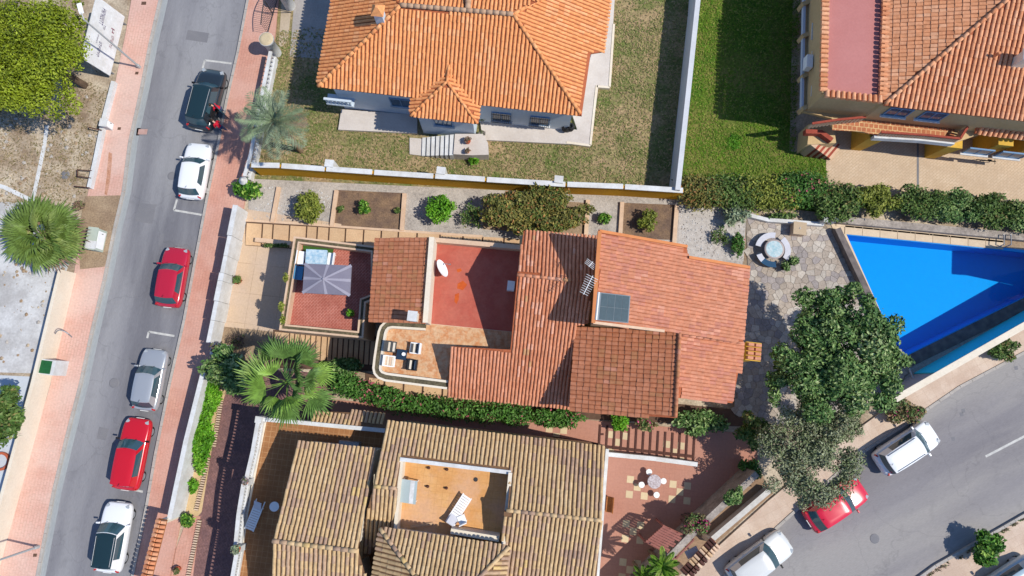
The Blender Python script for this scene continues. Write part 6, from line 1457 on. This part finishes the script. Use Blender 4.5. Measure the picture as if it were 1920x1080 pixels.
curved_bench('curved white bench on the right of the mosaic table', R_(-38), R_(48), M['cushion']); curved_bench('curved white bench on the upper left of the mosaic table', R_(78), R_(165), M['cushion']); curved_bench('curved blue bench with a white cushion below the mosaic table', R_(196), R_(278), M['cushion_blue'], True)
c = P(1500, 428, .8); t = thing('garden_chest', 'square beige lidded garden chest by the low white wall', 'chest', (c.x, c.y, .05)); mb = MB(); mb.box((c.x, c.y, .4), (.82, .82, .7), SITE); build('chest_body', mb, M['cream_pink'], t); mb = MB(); mb.box((c.x, c.y, .78), (.9, .9, .07), SITE); build('lid', mb, mat('chest_lid', A(206, 182, 152), None, famt=.06), t)
mb = MB(); mb.lathe((c.x, c.y, .81), [(.05, 0), (.05, .04)], 8); build('knob', mb, M['grey_metal'], t)
# --- patio stools and table
c0 = P(1227, 903, .75); t = thing('white_table', 'round white openwork garden table on the red patio', 'table', (c0.x, c0.y, .04))
mb = MB(); mb.lathe((c0.x, c0.y, .70), [(.44, 0), (.46, .02), (.46, .05), (.42, .055)], 24); build('tabletop', mb, mat('white_iron', A(222, 214, 220), A(160, 140, 140), 9, .8, famt=.1), t)
mb = MB(); mb.tube((c0.x, c0.y, .05), (c0.x, c0.y, .7), .05, n=8)
for k in range(3): x = k * 2 * PI / 3; mb.tube((c0.x, c0.y, .25), (c0.x + .32 * math.cos(x), c0.y + .32 * math.sin(x), .05), .03, n=6)
build('leg', mb, M['white_plastic'], t)
def stool(label, u, v):
    c = P(u, v, .45); t = thing('stool', label, 'stool', (c.x, c.y, .04), 0, 'round white stools at the patio table'); mb = MB(); mb.lathe((c.x, c.y, .43), [(.20, 0), (.21, .02), (.19, .04)], 16); build('seat', mb, M['white_plastic'], t)
    for k in range(3): x = k * 2 * PI / 3 + .3; mb = MB(); mb.tube((c.x + .1 * math.cos(x), c.y + .1 * math.sin(x), .43), (c.x + .18 * math.cos(x), c.y + .18 * math.sin(x), .04), .018, n=6); build('leg', mb, M['white_plastic'], t)
stool('round white stool above the white patio table', 1217, 885); stool('round white stool to the right of the white patio table', 1244, 902); stool('round white stool below the white patio table', 1231, 928); stool('round white stool left of the white patio table, partly in its shadow', 1203, 909)
c = P(1142, 946, .45); t = thing('wooden_bench', 'small orange wooden bench against the white house wall', 'bench', (c.x, c.y, .04), 0); mb = MB(); mb.box((c.x, c.y, .45), (.4, 1.0, .05), SITE); build('seat', mb, M['wood'], t)
for s in (-1, 1): mb = MB(); q = c + EY * (.42 * s); mb.box((q.x, q.y, .23), (.36, .06, .40), SITE); build('leg', mb, M['wood'], t)
mb = MB(); q = c + EX * .22; mb.box((q.x, q.y, .7), (.04, 1.0, .4), SITE); build('backrest', mb, M['wood'], t)
# --- pergola and patio gate
t = thing('pergola', 'reddish wooden pergola in the lower corner of the patio', 'pergola', P(1258, 1020, 0)); Z = 2.3
A0, A1_, A2_, A3 = P(1210, 1016, Z), P(1244, 986, Z), P(1300, 1012, Z), P(1268, 1046, Z)
for p in (A0, A1_, A2_, A3): mb = MB(); mb.box((p.x, p.y, Z / 2), (.12, .12, Z), SITE); build('post', mb, M['pergola_wood'], t)
for p, q in ((A1_, A2_), (A0, A3)): mb = MB(); mb.strip([p, q], .1, Z - .16, Z - .02); build('beam', mb, M['pergola_wood'], t)
for i in range(5): mb = MB(); f = i / 4; mb.strip([A1_.lerp(A2_, f), A0.lerp(A3, f)], .09, Z, Z + .1); build('rafter', mb, M['pergola_wood'], t)
for i in range(9): mb = MB(); f = (i + .5) / 9; mb.strip([A1_.lerp(A0, f).lerp(A2_.lerp(A3, f), -.02), A1_.lerp(A0, f).lerp(A2_.lerp(A3, f), .58 + .1 * (i % 3))], .13, Z + .1, Z + .14); build('slat', mb, M['pergola_wood'], t)
canopy('patio_gate_canopy', 'brown and cream tiled canopy over the roadside patio gate', (1342, 1016), (1284, 1078), 2.4, 12, .8, [(M['timber_and_shade'], 1), (M['cream_pink'], 1), (M['slab'], 1)])
c = P(1298, 1036, 1.9); t = thing('notice_board', 'grey white notice panel behind the patio gate canopy', 'panel', (c.x, c.y, 0)); mb = MB(); mb.box((c.x, c.y, 1.85), (.85, .5, .08), LANE2A); build('panel', mb, M['concrete'], t); mb = MB(); mb.box((c.x, c.y, .9), (.1, .1, 1.8), LANE2A); build('post', mb, M['grey_metal'], t)
# --- parasol terrace
c = P(608, 523, 5.05); t = thing('parasol', 'square grey parasol with pale seams over the terracotta terrace', 'parasol', (c.x, c.y, AZ))
cor = [P(u, v, 4.85) for u, v in ((571, 494), (659, 498), (656, 554), (567, 549))]; ap = P(606, 523, 5.25); mb = MB()
for i in range(4):
    p, q = cor[i], cor[(i + 1) % 4]
    for k in range(6):
        a_, b_ = p.lerp(q, k / 6), p.lerp(q, (k + 1) / 6); mb.face([ap, b_, a_], 1 if k in (0, 3) and False else 0); 
        mb.face([a_, b_, b_ - Vector((0, 0, .14)), a_ - Vector((0, 0, .14))])
build('canopy', mb, M['parasol'], t)
mb = MB()
for i in range(4):
    for f in (0, .5):
        e = cor[i].lerp(cor[(i + 1) % 4], f); s = (e - ap).cross(Vector((0, 0, 1))).normalized() * .10; up2 = Vector((0, 0, .012)); mb.face([ap + up2 - s * .4, ap + up2 + s * .4, e + up2 + s, e + up2 - s])
build('seam', mb, M['parasol_pale'], t)
mb = MB(); mb.lathe((ap.x, ap.y, ap.z - .02), [(.10, 0), (.09, .05), (.03, .12)], 10); build('finial', mb, M['parasol_pale'], t)
mb = MB(); mb.tube((ap.x, ap.y, AZ), (ap.x, ap.y, ap.z), .03, n=8); build('pole', mb, M['grey_metal'], t); mb = MB(); mb.lathe((ap.x, ap.y, AZ), [(.3, 0), (.3, .06), (.08, .1)], 16); build('base', mb, M['dark_metal'], t)
c = P(595, 467, AZ); t = thing('turf_mat', 'strip of green artificial turf on the parasol terrace', 'mat', (c.x, c.y, AZ)); mb = MB(); mb.prism(px([(568, 459), (627, 463), (622, 480), (568, 478)], AZ + .03), AZ, AZ + .03); build('mat_sheet', mb, M['green_turf'], t)
c = P(592, 484, 3.65); t = thing('dining_table', 'table covered with a pale blue patterned cloth half under the parasol', 'table', (c.x, c.y, AZ)); mb = MB(); mb.prism(px([(575, 468), (612, 470), (609, 522), (571, 519)], 3.65), 3.60, 3.65); tb_ = build('tabletop', mb, M['white'], t)
mb = MB(); mb.prism(px([(574, 467), (613, 469), (610, 523), (570, 520)], 3.66), 3.45, 3.66); build('cloth', mb, M['cloth_blue'], tb_)
for u, v in ((577, 472), (609, 473), (607, 518), (573, 516)): q = P(u, v, 3.6); mb = MB(); mb.box((q.x, q.y, (3.6 + AZ) / 2), (.06, .06, 3.6 - AZ), SITE); build('leg', mb, M['white'], t)
def tchair(label, u, v, m, s=1):
    c = P(u, v, 3.35); t = thing('terrace_chair', label, 'chair', (c.x, c.y, AZ), SITE, 'chairs round the clothed table'); mb = MB(); mb.box((0, 0, .45), (.42, .9, .06)); build('seat', mb, m, t, local=True); mb = MB(); mb.box((s * .24, 0, .62), (.06, .9, .32)); build('backrest', mb, m, t, local=True)
    for x in (-.17, .17):
        for y in (-.38, .38): mb = MB(); mb.box((x, y, .21), (.04, .04, .42)); build('leg', mb, M['white_plastic'], t, local=True)
tchair('white terrace chair left of the clothed table', 565, 484, M['white_plastic'], -1); tchair('white terrace chair right of the clothed table', 620, 487, M['white_plastic'], 1); tchair('blue covered terrace chair left of the parasol', 562, 512, M['blue_cover'], -1)
# --- rounded terrace: four lounge chairs and a low table
def lounge(label, u, v, mf, mc, s):
    z = 5.2; c = P(u, v, z + .4); t = thing('lounge_chair', label, 'chair', (c.x, c.y, z), SITE, 'lounge chairs round the low table')
    mb = MB(); mb.box((0, 0, .30), (.68, .66, .12)); build('frame', mb, mf, t, local=True)
    for k in range(4): mb = MB(); mb.box((-.22 + k * .145, 0, .39), (.125, .54, .06)); build('cushion_strip', mb, mc if k % 2 == 0 else M['cream'], t, local=True)
    mb = MB(); mb.box((s * .31, 0, .52), (.10, .66, .36)); build('backrest', mb, mf, t, local=True)
    for y in (-.31, .31): mb = MB(); mb.box((0, y, .45), (.62, .06, .06)); build('armrest', mb, mf, t, local=True)
    for x in (-.29, .29):
        for y in (-.29, .29): mb = MB(); mb.box((x, y, .12), (.05, .05, .24)); build('leg', mb, mf, t, local=True)
lounge('charcoal lounge chair at the upper left of the low table', 732, 650, M['stripe_grey'], M['stripe_grey'], -1); lounge('white lounge chair with grey cushion at the upper right of the low table', 779, 653, M['white_plastic'], M['stripe_grey'], 1); lounge('white lounge chair with cream stripes at the lower left of the low table', 730, 677, M['white_plastic'], M['cream_pink'], -1); lounge('black lounge chair with pale stripes at the lower right of the low table', 772, 684, M['black_plastic'], M['black_plastic'], 1)
c = P(753, 665, 5.6); t = thing('low_table', 'low square blue black table between the four lounge chairs', 'table', (c.x, c.y, 5.2), SITE); mb = MB(); mb.box((0, 0, .38), (.62, .62, .05)); build('tabletop', mb, mat('navy_top', A(42, 62, 84), None, famt=.08, rough=.35), t, local=True)
for x in (-.27, .27):
    for y in (-.27, .27): mb = MB(); mb.box((x, y, .18), (.05, .05, .36)); build('leg', mb, M['black_plastic'], t, local=True)
c = P(757, 664, 5.62); mb = MB(); mb.lathe((c.x, c.y, 5.605), [(.11, 0), (.13, .03), (.09, .1), (.11, .12)], 12); tag(build('bowl', mb, M['white_plastic']), 'small white bowl on the low blue black table', 'bowl')
# --- satellite dish and aerials
c = P(829, 503, 6.0); t = thing('satellite_dish', 'white satellite dish on the red roof terrace', 'satellite dish', (c.x, c.y, 5.2))
nrm = Vector((.86, .34, .42)).normalized(); x = nrm.orthogonal().normalized(); y = nrm.cross(x); V_ = [c - nrm * .10]; F_ = []
for r, dz in ((.25, -.085), (.45, -.04), (.58, .02)):
    for i in range(20): an = 2 * PI * i / 20; V_.append(c + x * math.cos(an) * r + y * math.sin(an) * r + nrm * dz)
for i in range(20): F_.append([0, 1 + i, 1 + (i + 1) % 20])
for k in range(2):
    for i in range(20): F_.append([1 + k * 20 + i, 1 + (k + 1) * 20 + i, 1 + (k + 1) * 20 + (i + 1) % 20, 1 + k * 20 + (i + 1) % 20])
mb = MB(); mb.idx(V_, F_, 0, True); build('dish', mb, M['white_plastic'], t); mb = MB(); mb.tube((c.x - .15, c.y, 5.2), c - nrm * .12, .035, n=8); build('mast', mb, M['grey_metal'], t); mb = MB(); mb.tube(c - y * .5, c + nrm * .6, .018, n=6); mb.lathe(c + nrm * .6, [(.04, -.05), (.05, 0), (.03, .06)], 8); build('feed_arm', mb, M['grey_metal'], t)
def aerial(label, p0, u, v, z, k, name='tv_aerial'):
    b = Vector(p0); t = thing(name, label, 'aerial', b); m0 = Vector((b.x, b.y, z)); mb = MB(); mb.tube(b, m0, .025, n=6); build('mast', mb, M['grey_metal'], t)
    d = (P(u, v, z) - m0); d.z = 0; mb = MB(); mb.tube(m0, m0 + d, .018, n=6); build('boom', mb, M['white_plastic'], t); mb = MB(); s = Vector((-d.y, d.x, 0)).normalized()
    for i in range(k): q = m0 + d * ((i + .6) / k); mb.tube(q - s * (.34 - .012 * i), q + s * (.34 - .012 * i), .012, n=5)
    build('element', mb, M['white_plastic'], t)
wfp = fp(1117, 520) - EX * .2
aerial('rake shaped white television aerial on the wall above the ridge roof', (wfp.x, wfp.y, 9.5), 1094, 552, 11.3, 9); wfp2 = fp(1118, 492) - EX * .2
aerial('small white television aerial above the larger one on the ridge roof', (wfp2.x, wfp2.y, 9.4), 1104, 500, 11.0, 4)
# --- solar panel
t = thing('solar_panel', 'dark solar panel with pale dividing lines on the flat tiled roof', 'solar panel', fp(1148, 577)); nF = pline(Fl, Ft)[1]; lift = nF * .16
Q = [fp(1117, 548) + lift, fp(1180, 555) + lift, fp(1176, 606) + lift, fp(1112, 600) + lift]
mb = MB(); mb.idx(Q + [p - nF * .08 for p in Q], [[0, 3, 2, 1], [4, 5, 6, 7], [0, 1, 5, 4], [1, 2, 6, 5], [2, 3, 7, 6], [3, 0, 4, 7]]); build('panel_frame', mb, mat('panel_frame', (.16, .19, .22), None, famt=.05, rough=.6, spec=.2), t)
def inset(f0, f1, g0, g1, m, nm, dz):
    def w(f, g): return Q[0].lerp(Q[1], f).lerp(Q[3].lerp(Q[2], f), g) + nF * dz
    mb = MB(); mb.idx([w(f0, g0), w(f1, g0), w(f1, g1), w(f0, g1)], [[0, 3, 2, 1]]); build(nm, mb, m, t)
for f0, f1 in ((.14, .335), (.345, .55), (.565, .765), (.775, .97)):
    for g in range(2): inset(f0, f1, .03 + g * .475, .495 + g * .475, M['solar'], 'solar_cell', .012)
mb = MB(); mb.tube(Q[0].lerp(Q[1], .05), Q[3].lerp(Q[2], .05), .09, n=8); build('header_pipe', mb, M['lamp_metal'], t)
# --- beige terraces: loungers, table, hooks
def lounger(label, u, v, ang, z, h=.36, L=1.9, W=.62, group='white sun loungers', back=.5):
    c = P(u, v, z + h); t = thing('sun_lounger', label, 'sun lounger', (c.x, c.y, z), ang, group)
    mb = MB()
    for s in (-1, 1): mb.box((0, s * (W / 2 - .03), h), (L, .06, .06))
    build('frame', mb, M['white_plastic'], t, local=True)
    for k in range(9): mb = MB(); mb.box((-L / 2 + .1 + k * .145, 0, h + .01), (.12, W - .12, .03)); build('slat', mb, M['white_plastic'], t, local=True)
    mb = MB(); x0, x1 = L / 2 - .58, L / 2 - .06; V_ = [(x0, -W / 2 + .07, h + .02), (x1, -W / 2 + .07, h + back), (x1, W / 2 - .07, h + back), (x0, W / 2 - .07, h + .02)]; mb.idx(V_ + [(x + .04, y, z_ - .03) for x, y, z_ in V_], [[0, 1, 2, 3], [7, 6, 5, 4], [0, 4, 5, 1], [1, 5, 6, 2], [2, 6, 7, 3], [3, 7, 4, 0]]); build('backrest', mb, M['cushion'], t, local=True)
    for x in (-L / 2 + .25, L / 2 - .5):
        for y in (-W / 2 + .06, W / 2 - .06): mb = MB(); mb.box((x, y, h / 2), (.05, .05, h)); build('leg', mb, M['white_plastic'], t, local=True)
lounger('white sun lounger in the sun on the sunken roof terrace', 860, 956, math.radians(57) + PI, TZ, back=.3)
lounger('white sun lounger in the shade on the brown west terrace', 478, 966, math.radians(70), SZ + .01, .34)
c = P(866, 974, 6.0); t = thing('plastic_chair', 'white plastic chair beside the sun lounger on the sunken terrace', 'chair', (c.x, c.y, TZ), .4); mb = MB(); mb.box((0, 0, .42), (.46, .46, .05)); build('seat', mb, M['white_plastic'], t, local=True); mb = MB(); mb.box((-.02, -.24, .64), (.46, .05, .44)); build('backrest', mb, M['white_plastic'], t, local=True)
for x in (-.2, .2):
    for y in (-.2, .2): mb = MB(); mb.box((x, y, .2), (.04, .04, .4)); build('leg', mb, M['white_plastic'], t, local=True)
c = P(766, 922, 6.4); t = thing('glass_shelter', 'glass topped lean-to box at the left wall of the sunken terrace', 'shelter', (c.x, c.y, TZ)); mb = MB(); mb.prism(px([(753, 898), (783, 902), (779, 946), (747, 941)], 6.5), 6.44, 6.5); build('glass_top', mb, M['glass_table'], t); mb = MB(); mb.prism(px([(770, 901), (778, 902), (774, 945), (766, 944)], 6.512), 6.502, 6.512); build('white_strip', mb, M['white'], t)
for u, v in ((781, 904), (777, 943), (755, 900), (750, 939)): q = P(u, v, 6.4); mb = MB(); mb.box((q.x, q.y, (TZ + 6.44) / 2), (.06, .06, 6.44 - TZ), SITE); build('leg', mb, M['white_plastic'], t)
for i, (u, v, l) in enumerate([(804, 877, 'upper left'), (838, 880, 'upper right'), (802, 912, 'lower left'), (837, 915, 'lower right')]):
    c = P(u, v, TZ); t = thing('floor_hook', f'small dark post fitting on the sunken terrace floor, the {l} of four', 'fitting', (c.x, c.y, TZ), 0, 'four post fittings on the sunken terrace'); mb = MB(); mb.lathe((c.x, c.y, TZ), [(.10, 0), (.08, .1), (.05, .22)], 8); build('fitting_body', mb, M['timber_and_shade'], t)
c = P(892, 899, TZ); t = thing('floor_drain', 'dark round drain on the sunken terrace floor', 'drain', (c.x, c.y, TZ)); mb = MB(); mb.lathe((c.x, c.y, TZ), [(.13, 0), (.13, .03), (.1, .03)], 12); build('grate', mb, M['dark_metal'], t)
c = P(790, 986, TZ + .1); t = thing('plank', 'loose pale plank lying in the shade of the sunken terrace', 'plank', (c.x, c.y, TZ)); mb = MB(); mb.strip([P(769, 987, TZ + .1), P(812, 982, TZ + .1)], .16, TZ + .02, TZ + .1); build('board', mb, mat('pale_board', A(214, 176, 140), None, famt=.1), t)
c = P(514, 950, 3.7); t = thing('side_table', 'small round white side table by the sun lounger on the brown terrace', 'table', (c.x, c.y, SZ)); mb = MB(); mb.lathe((c.x, c.y, SZ + .45), [(.28, 0), (.3, .02), (.3, .04)], 18); build('tabletop', mb, M['white_plastic'], t); mb = MB(); mb.tube((c.x, c.y, SZ), (c.x, c.y, SZ + .45), .05, n=8); build('leg', mb, M['white_plastic'], t)
c = P(655, 832, 3.7); t = thing('roof_vent_box', 'grey flat box at the eave of the western beige roof', 'box', (c.x, c.y, SZ)); mb = MB(); mb.prism(px([(636, 826), (673, 830), (672, 838), (634, 834)], 3.9), SZ, 3.9); build('box_body', mb, M['grey_metal'], t)
# white doorstep kerb and bench at the driveway wall
t = thing('driveway_planter', 'long low planter with trailing plants at the top of the driveway', 'planter', P(510, 452, 0)); mb = MB(); mb.strip([P(478, 449, .45), P(545, 456, .45)], .3, .0, .45); build('box', mb, M['cream_pink'], t)
rn_b = [(P(500 + i * 9, 460, .4), Vector((.25, .18, .2))) for i in range(5)]; build('leaves', crown_mesh(rn_b, 380, .11, 4, 5, [5, 4, 2, 1]), [m for m, _ in LM['hedge']], t)
# trailing plants in the parasol terrace trough (part of the house)
for u, v, n_ in ((528, 575, 220), (536, 520, 160), (530, 600, 120)):
    q = P(u, v, 3.75); build('trough_plant', crown_mesh([(q, Vector((.2, .35, .15)))], n_, .1, 3, int(u), [5, 4, 2]), [m for m, _ in LM['ball']], H.root)
# grass blades on the two lawns, rubble and dry tufts on the plot: nobody could count them
def scatter(name, poly, n, size, mats, seed, avoid=(), flat_=.5, z=.02):
    rn = random.Random(seed); W_ = [(q.x, q.y) for q in px(poly, 0)]; AV = [[(q.x, q.y) for q in px(a_, 0)] for a_ in avoid]
    x0, x1 = min(q[0] for q in W_), max(q[0] for q in W_); y0, y1 = min(q[1] for q in W_), max(q[1] for q in W_); mb = MB(); k = 0
    while k < n:
        x, y = rn.uniform(x0, x1), rn.uniform(y0, y1)
        if mnoise.noise(Vector((x * .45, y * .45, seed))) * .5 + .5 < rn.random() * .8: continue
        if not inside(x, y, W_) or any(inside(x, y, a_) for a_ in AV): continue
        k += 1; s_ = size * rn.uniform(.5, 1.4); a_ = rn.random() * 6.3; d = Vector((math.cos(a_), math.sin(a_), 0)); e = Vector((-d.y, d.x, 0)); p_ = Vector((x, y, z)); t_ = Vector((0, 0, s_ * flat_))
        b0 = len(mb.v); mb.v += [p_ - e * s_ * .3, p_ + d * s_ * .25 + t_ * .4, p_ + e * s_ * .3, p_ + d * s_ + t_]; mb.f.append([b0, b0 + 1, b0 + 2, b0 + 3]); mb.m.append(rn.randrange(len(mats))); mb.sm.append(False)
    o = build(name, mb, mats); o['kind'] = 'stuff'; return o
gm = lambda nm, *cs: [mat(f'{nm}_{i}', A(*c_, 1.15), A(*[x * .8 for x in c_], 1.15), 1.2, .6, fine=6, famt=.2) for i, c_ in enumerate(cs)]
scatter('dry_grass', [(520, 60), (497, 212), (474, 332), (1258, 366), (1275, 130), (1300, 0), (1140, 0)], 17000, .15, gm('dry_blade', (148, 140, 90), (116, 132, 66), (188, 166, 124), (110, 122, 60), (176, 152, 112)), 3, [[(640, -50), (598, 168), (640, 205), (636, 245), (770, 250), (768, 292), (916, 292), (920, 264), (1108, 272), (1122, 163), (1146, 163), (1160, -50)]])
scatter('green_grass', [(1312, -20), (1285, 160), (1272, 372), (1550, 380), (1548, 290), (1490, 286), (1500, -20)], 18000, .15, gm('green_blade', (110, 140, 38), (84, 128, 24), (146, 150, 72), (96, 122, 32)), 4)
scatter('dry_scrub', [(-20, 150), (160, 150), (205, 170), (185, 250), (160, 360), (120, 400), (-20, 380)], 3500, .14, gm('scrub_blade', (150, 130, 96), (128, 112, 80), (172, 152, 118), (118, 112, 66)), 5)
def rubble(poly, n, m, seed, smax=.16):
    rn = random.Random(seed); W_ = [(q.x, q.y) for q in px(poly, 0)]; mb = MB(); k = 0; x0, x1 = min(q[0] for q in W_), max(q[0] for q in W_); y0, y1 = min(q[1] for q in W_), max(q[1] for q in W_)
    while k < n:
        x, y = rn.uniform(x0, x1), rn.uniform(y0, y1)
        if not inside(x, y, W_): continue
        k += 1; s_ = smax * rn.random() ** 2 + .03; c_ = Vector((x, y, .015)); vs_ = [c_ + Vector((math.cos(i * 1.257 + .3) * s_ * rn.uniform(.7, 1.1), math.sin(i * 1.257 + .3) * s_ * rn.uniform(.7, 1.1), 0)) for i in range(5)] + [c_ + Vector((rn.uniform(-.2, .2) * s_, rn.uniform(-.2, .2) * s_, s_ * rn.uniform(.4, .8)))]
        mb.idx(vs_, [[i, (i + 1) % 5, 5] for i in range(5)], rn.randrange(len(m)))
    o = build('rubble', mb, m); o['kind'] = 'stuff'
rubble([(-20, 150), (205, 160), (185, 250), (160, 360), (130, 480), (70, 660), (-20, 690)], 520, [M['dirt'], M['kerb'], M['soil_pale']], 6); rubble([(1276, 384), (1398, 398), (1392, 488), (1272, 478)], 900, [M['gravel_white'], M['gravel'], M['concrete']], 7, .09); rubble([(495, 350), (622, 356), (614, 420), (470, 412)], 420, [M['gravel'], M['concrete'], M['gravel_white']], 8, .08)
# bicycle by the ochre villa piers
t = thing('bicycle', 'dark bicycle leaning by the ochre piers of the villa', 'bicycle', P(1846, 302, 0))
for k in (0, 1):
    q = P(1840 + k * 17, 300 + k * 2, .33); mb = MB()
    for i in range(16): a1, a2 = 2 * PI * i / 16, 2 * PI * (i + 1) / 16; lean_ = Vector((0, -.35, 1)).normalized(); mb.tube(q + EX * (.33 * math.cos(a1)) + lean_ * (.33 * math.sin(a1)), q + EX * (.33 * math.cos(a2)) + lean_ * (.33 * math.sin(a2)), .022, n=5)
    build('wheel', mb, M['tyre'], t)
q0, q1 = P(1840, 300, .33), P(1857, 302, .33); mb = MB(); up3 = Vector((0, -.15, .45)); mid = q0.lerp(q1, .45); mb.path([q0, mid, q0.lerp(q1, .3) + up3, q0.lerp(q1, .85) + up3, mid], .02); mb.tube(q1, q0.lerp(q1, .82) + up3 * 1.35, .02); build('frame', mb, M['dark_metal'], t); mb = MB(); mb.box(q0.lerp(q1, .28) + up3 * 1.3, (.26, .12, .06), SITE); build('saddle', mb, M['black_plastic'], t); mb = MB(); mb.tube(q0.lerp(q1, .82) + up3 * 1.35 - EY * .25, q0.lerp(q1, .82) + up3 * 1.35 + EY * .25, .018); build('handlebar', mb, M['dark_metal'], t)
# weeds along the far kerb: a ground cover nobody could count
mb = None; bl_ = []
rw = random.Random(9)
for i in range(70):
    f = rw.random(); a_, b_ = (1722, 1082), (1920, 966); u, v = a_[0] + (b_[0] - a_[0]) * f, a_[1] + (b_[1] - a_[1]) * f + rw.uniform(0, 5); bl_.append((P(u + 4, v + 3, .16), Vector((rw.uniform(.1, .3), .09, .08))))
o = build('weeds', crown_mesh(bl_, 900, .07, 4, 3, [3, 3, 2, 2]), [m for m, _ in LM['dead']] + [LM['hedge'][0][0]]); o['kind'] = 'stuff'
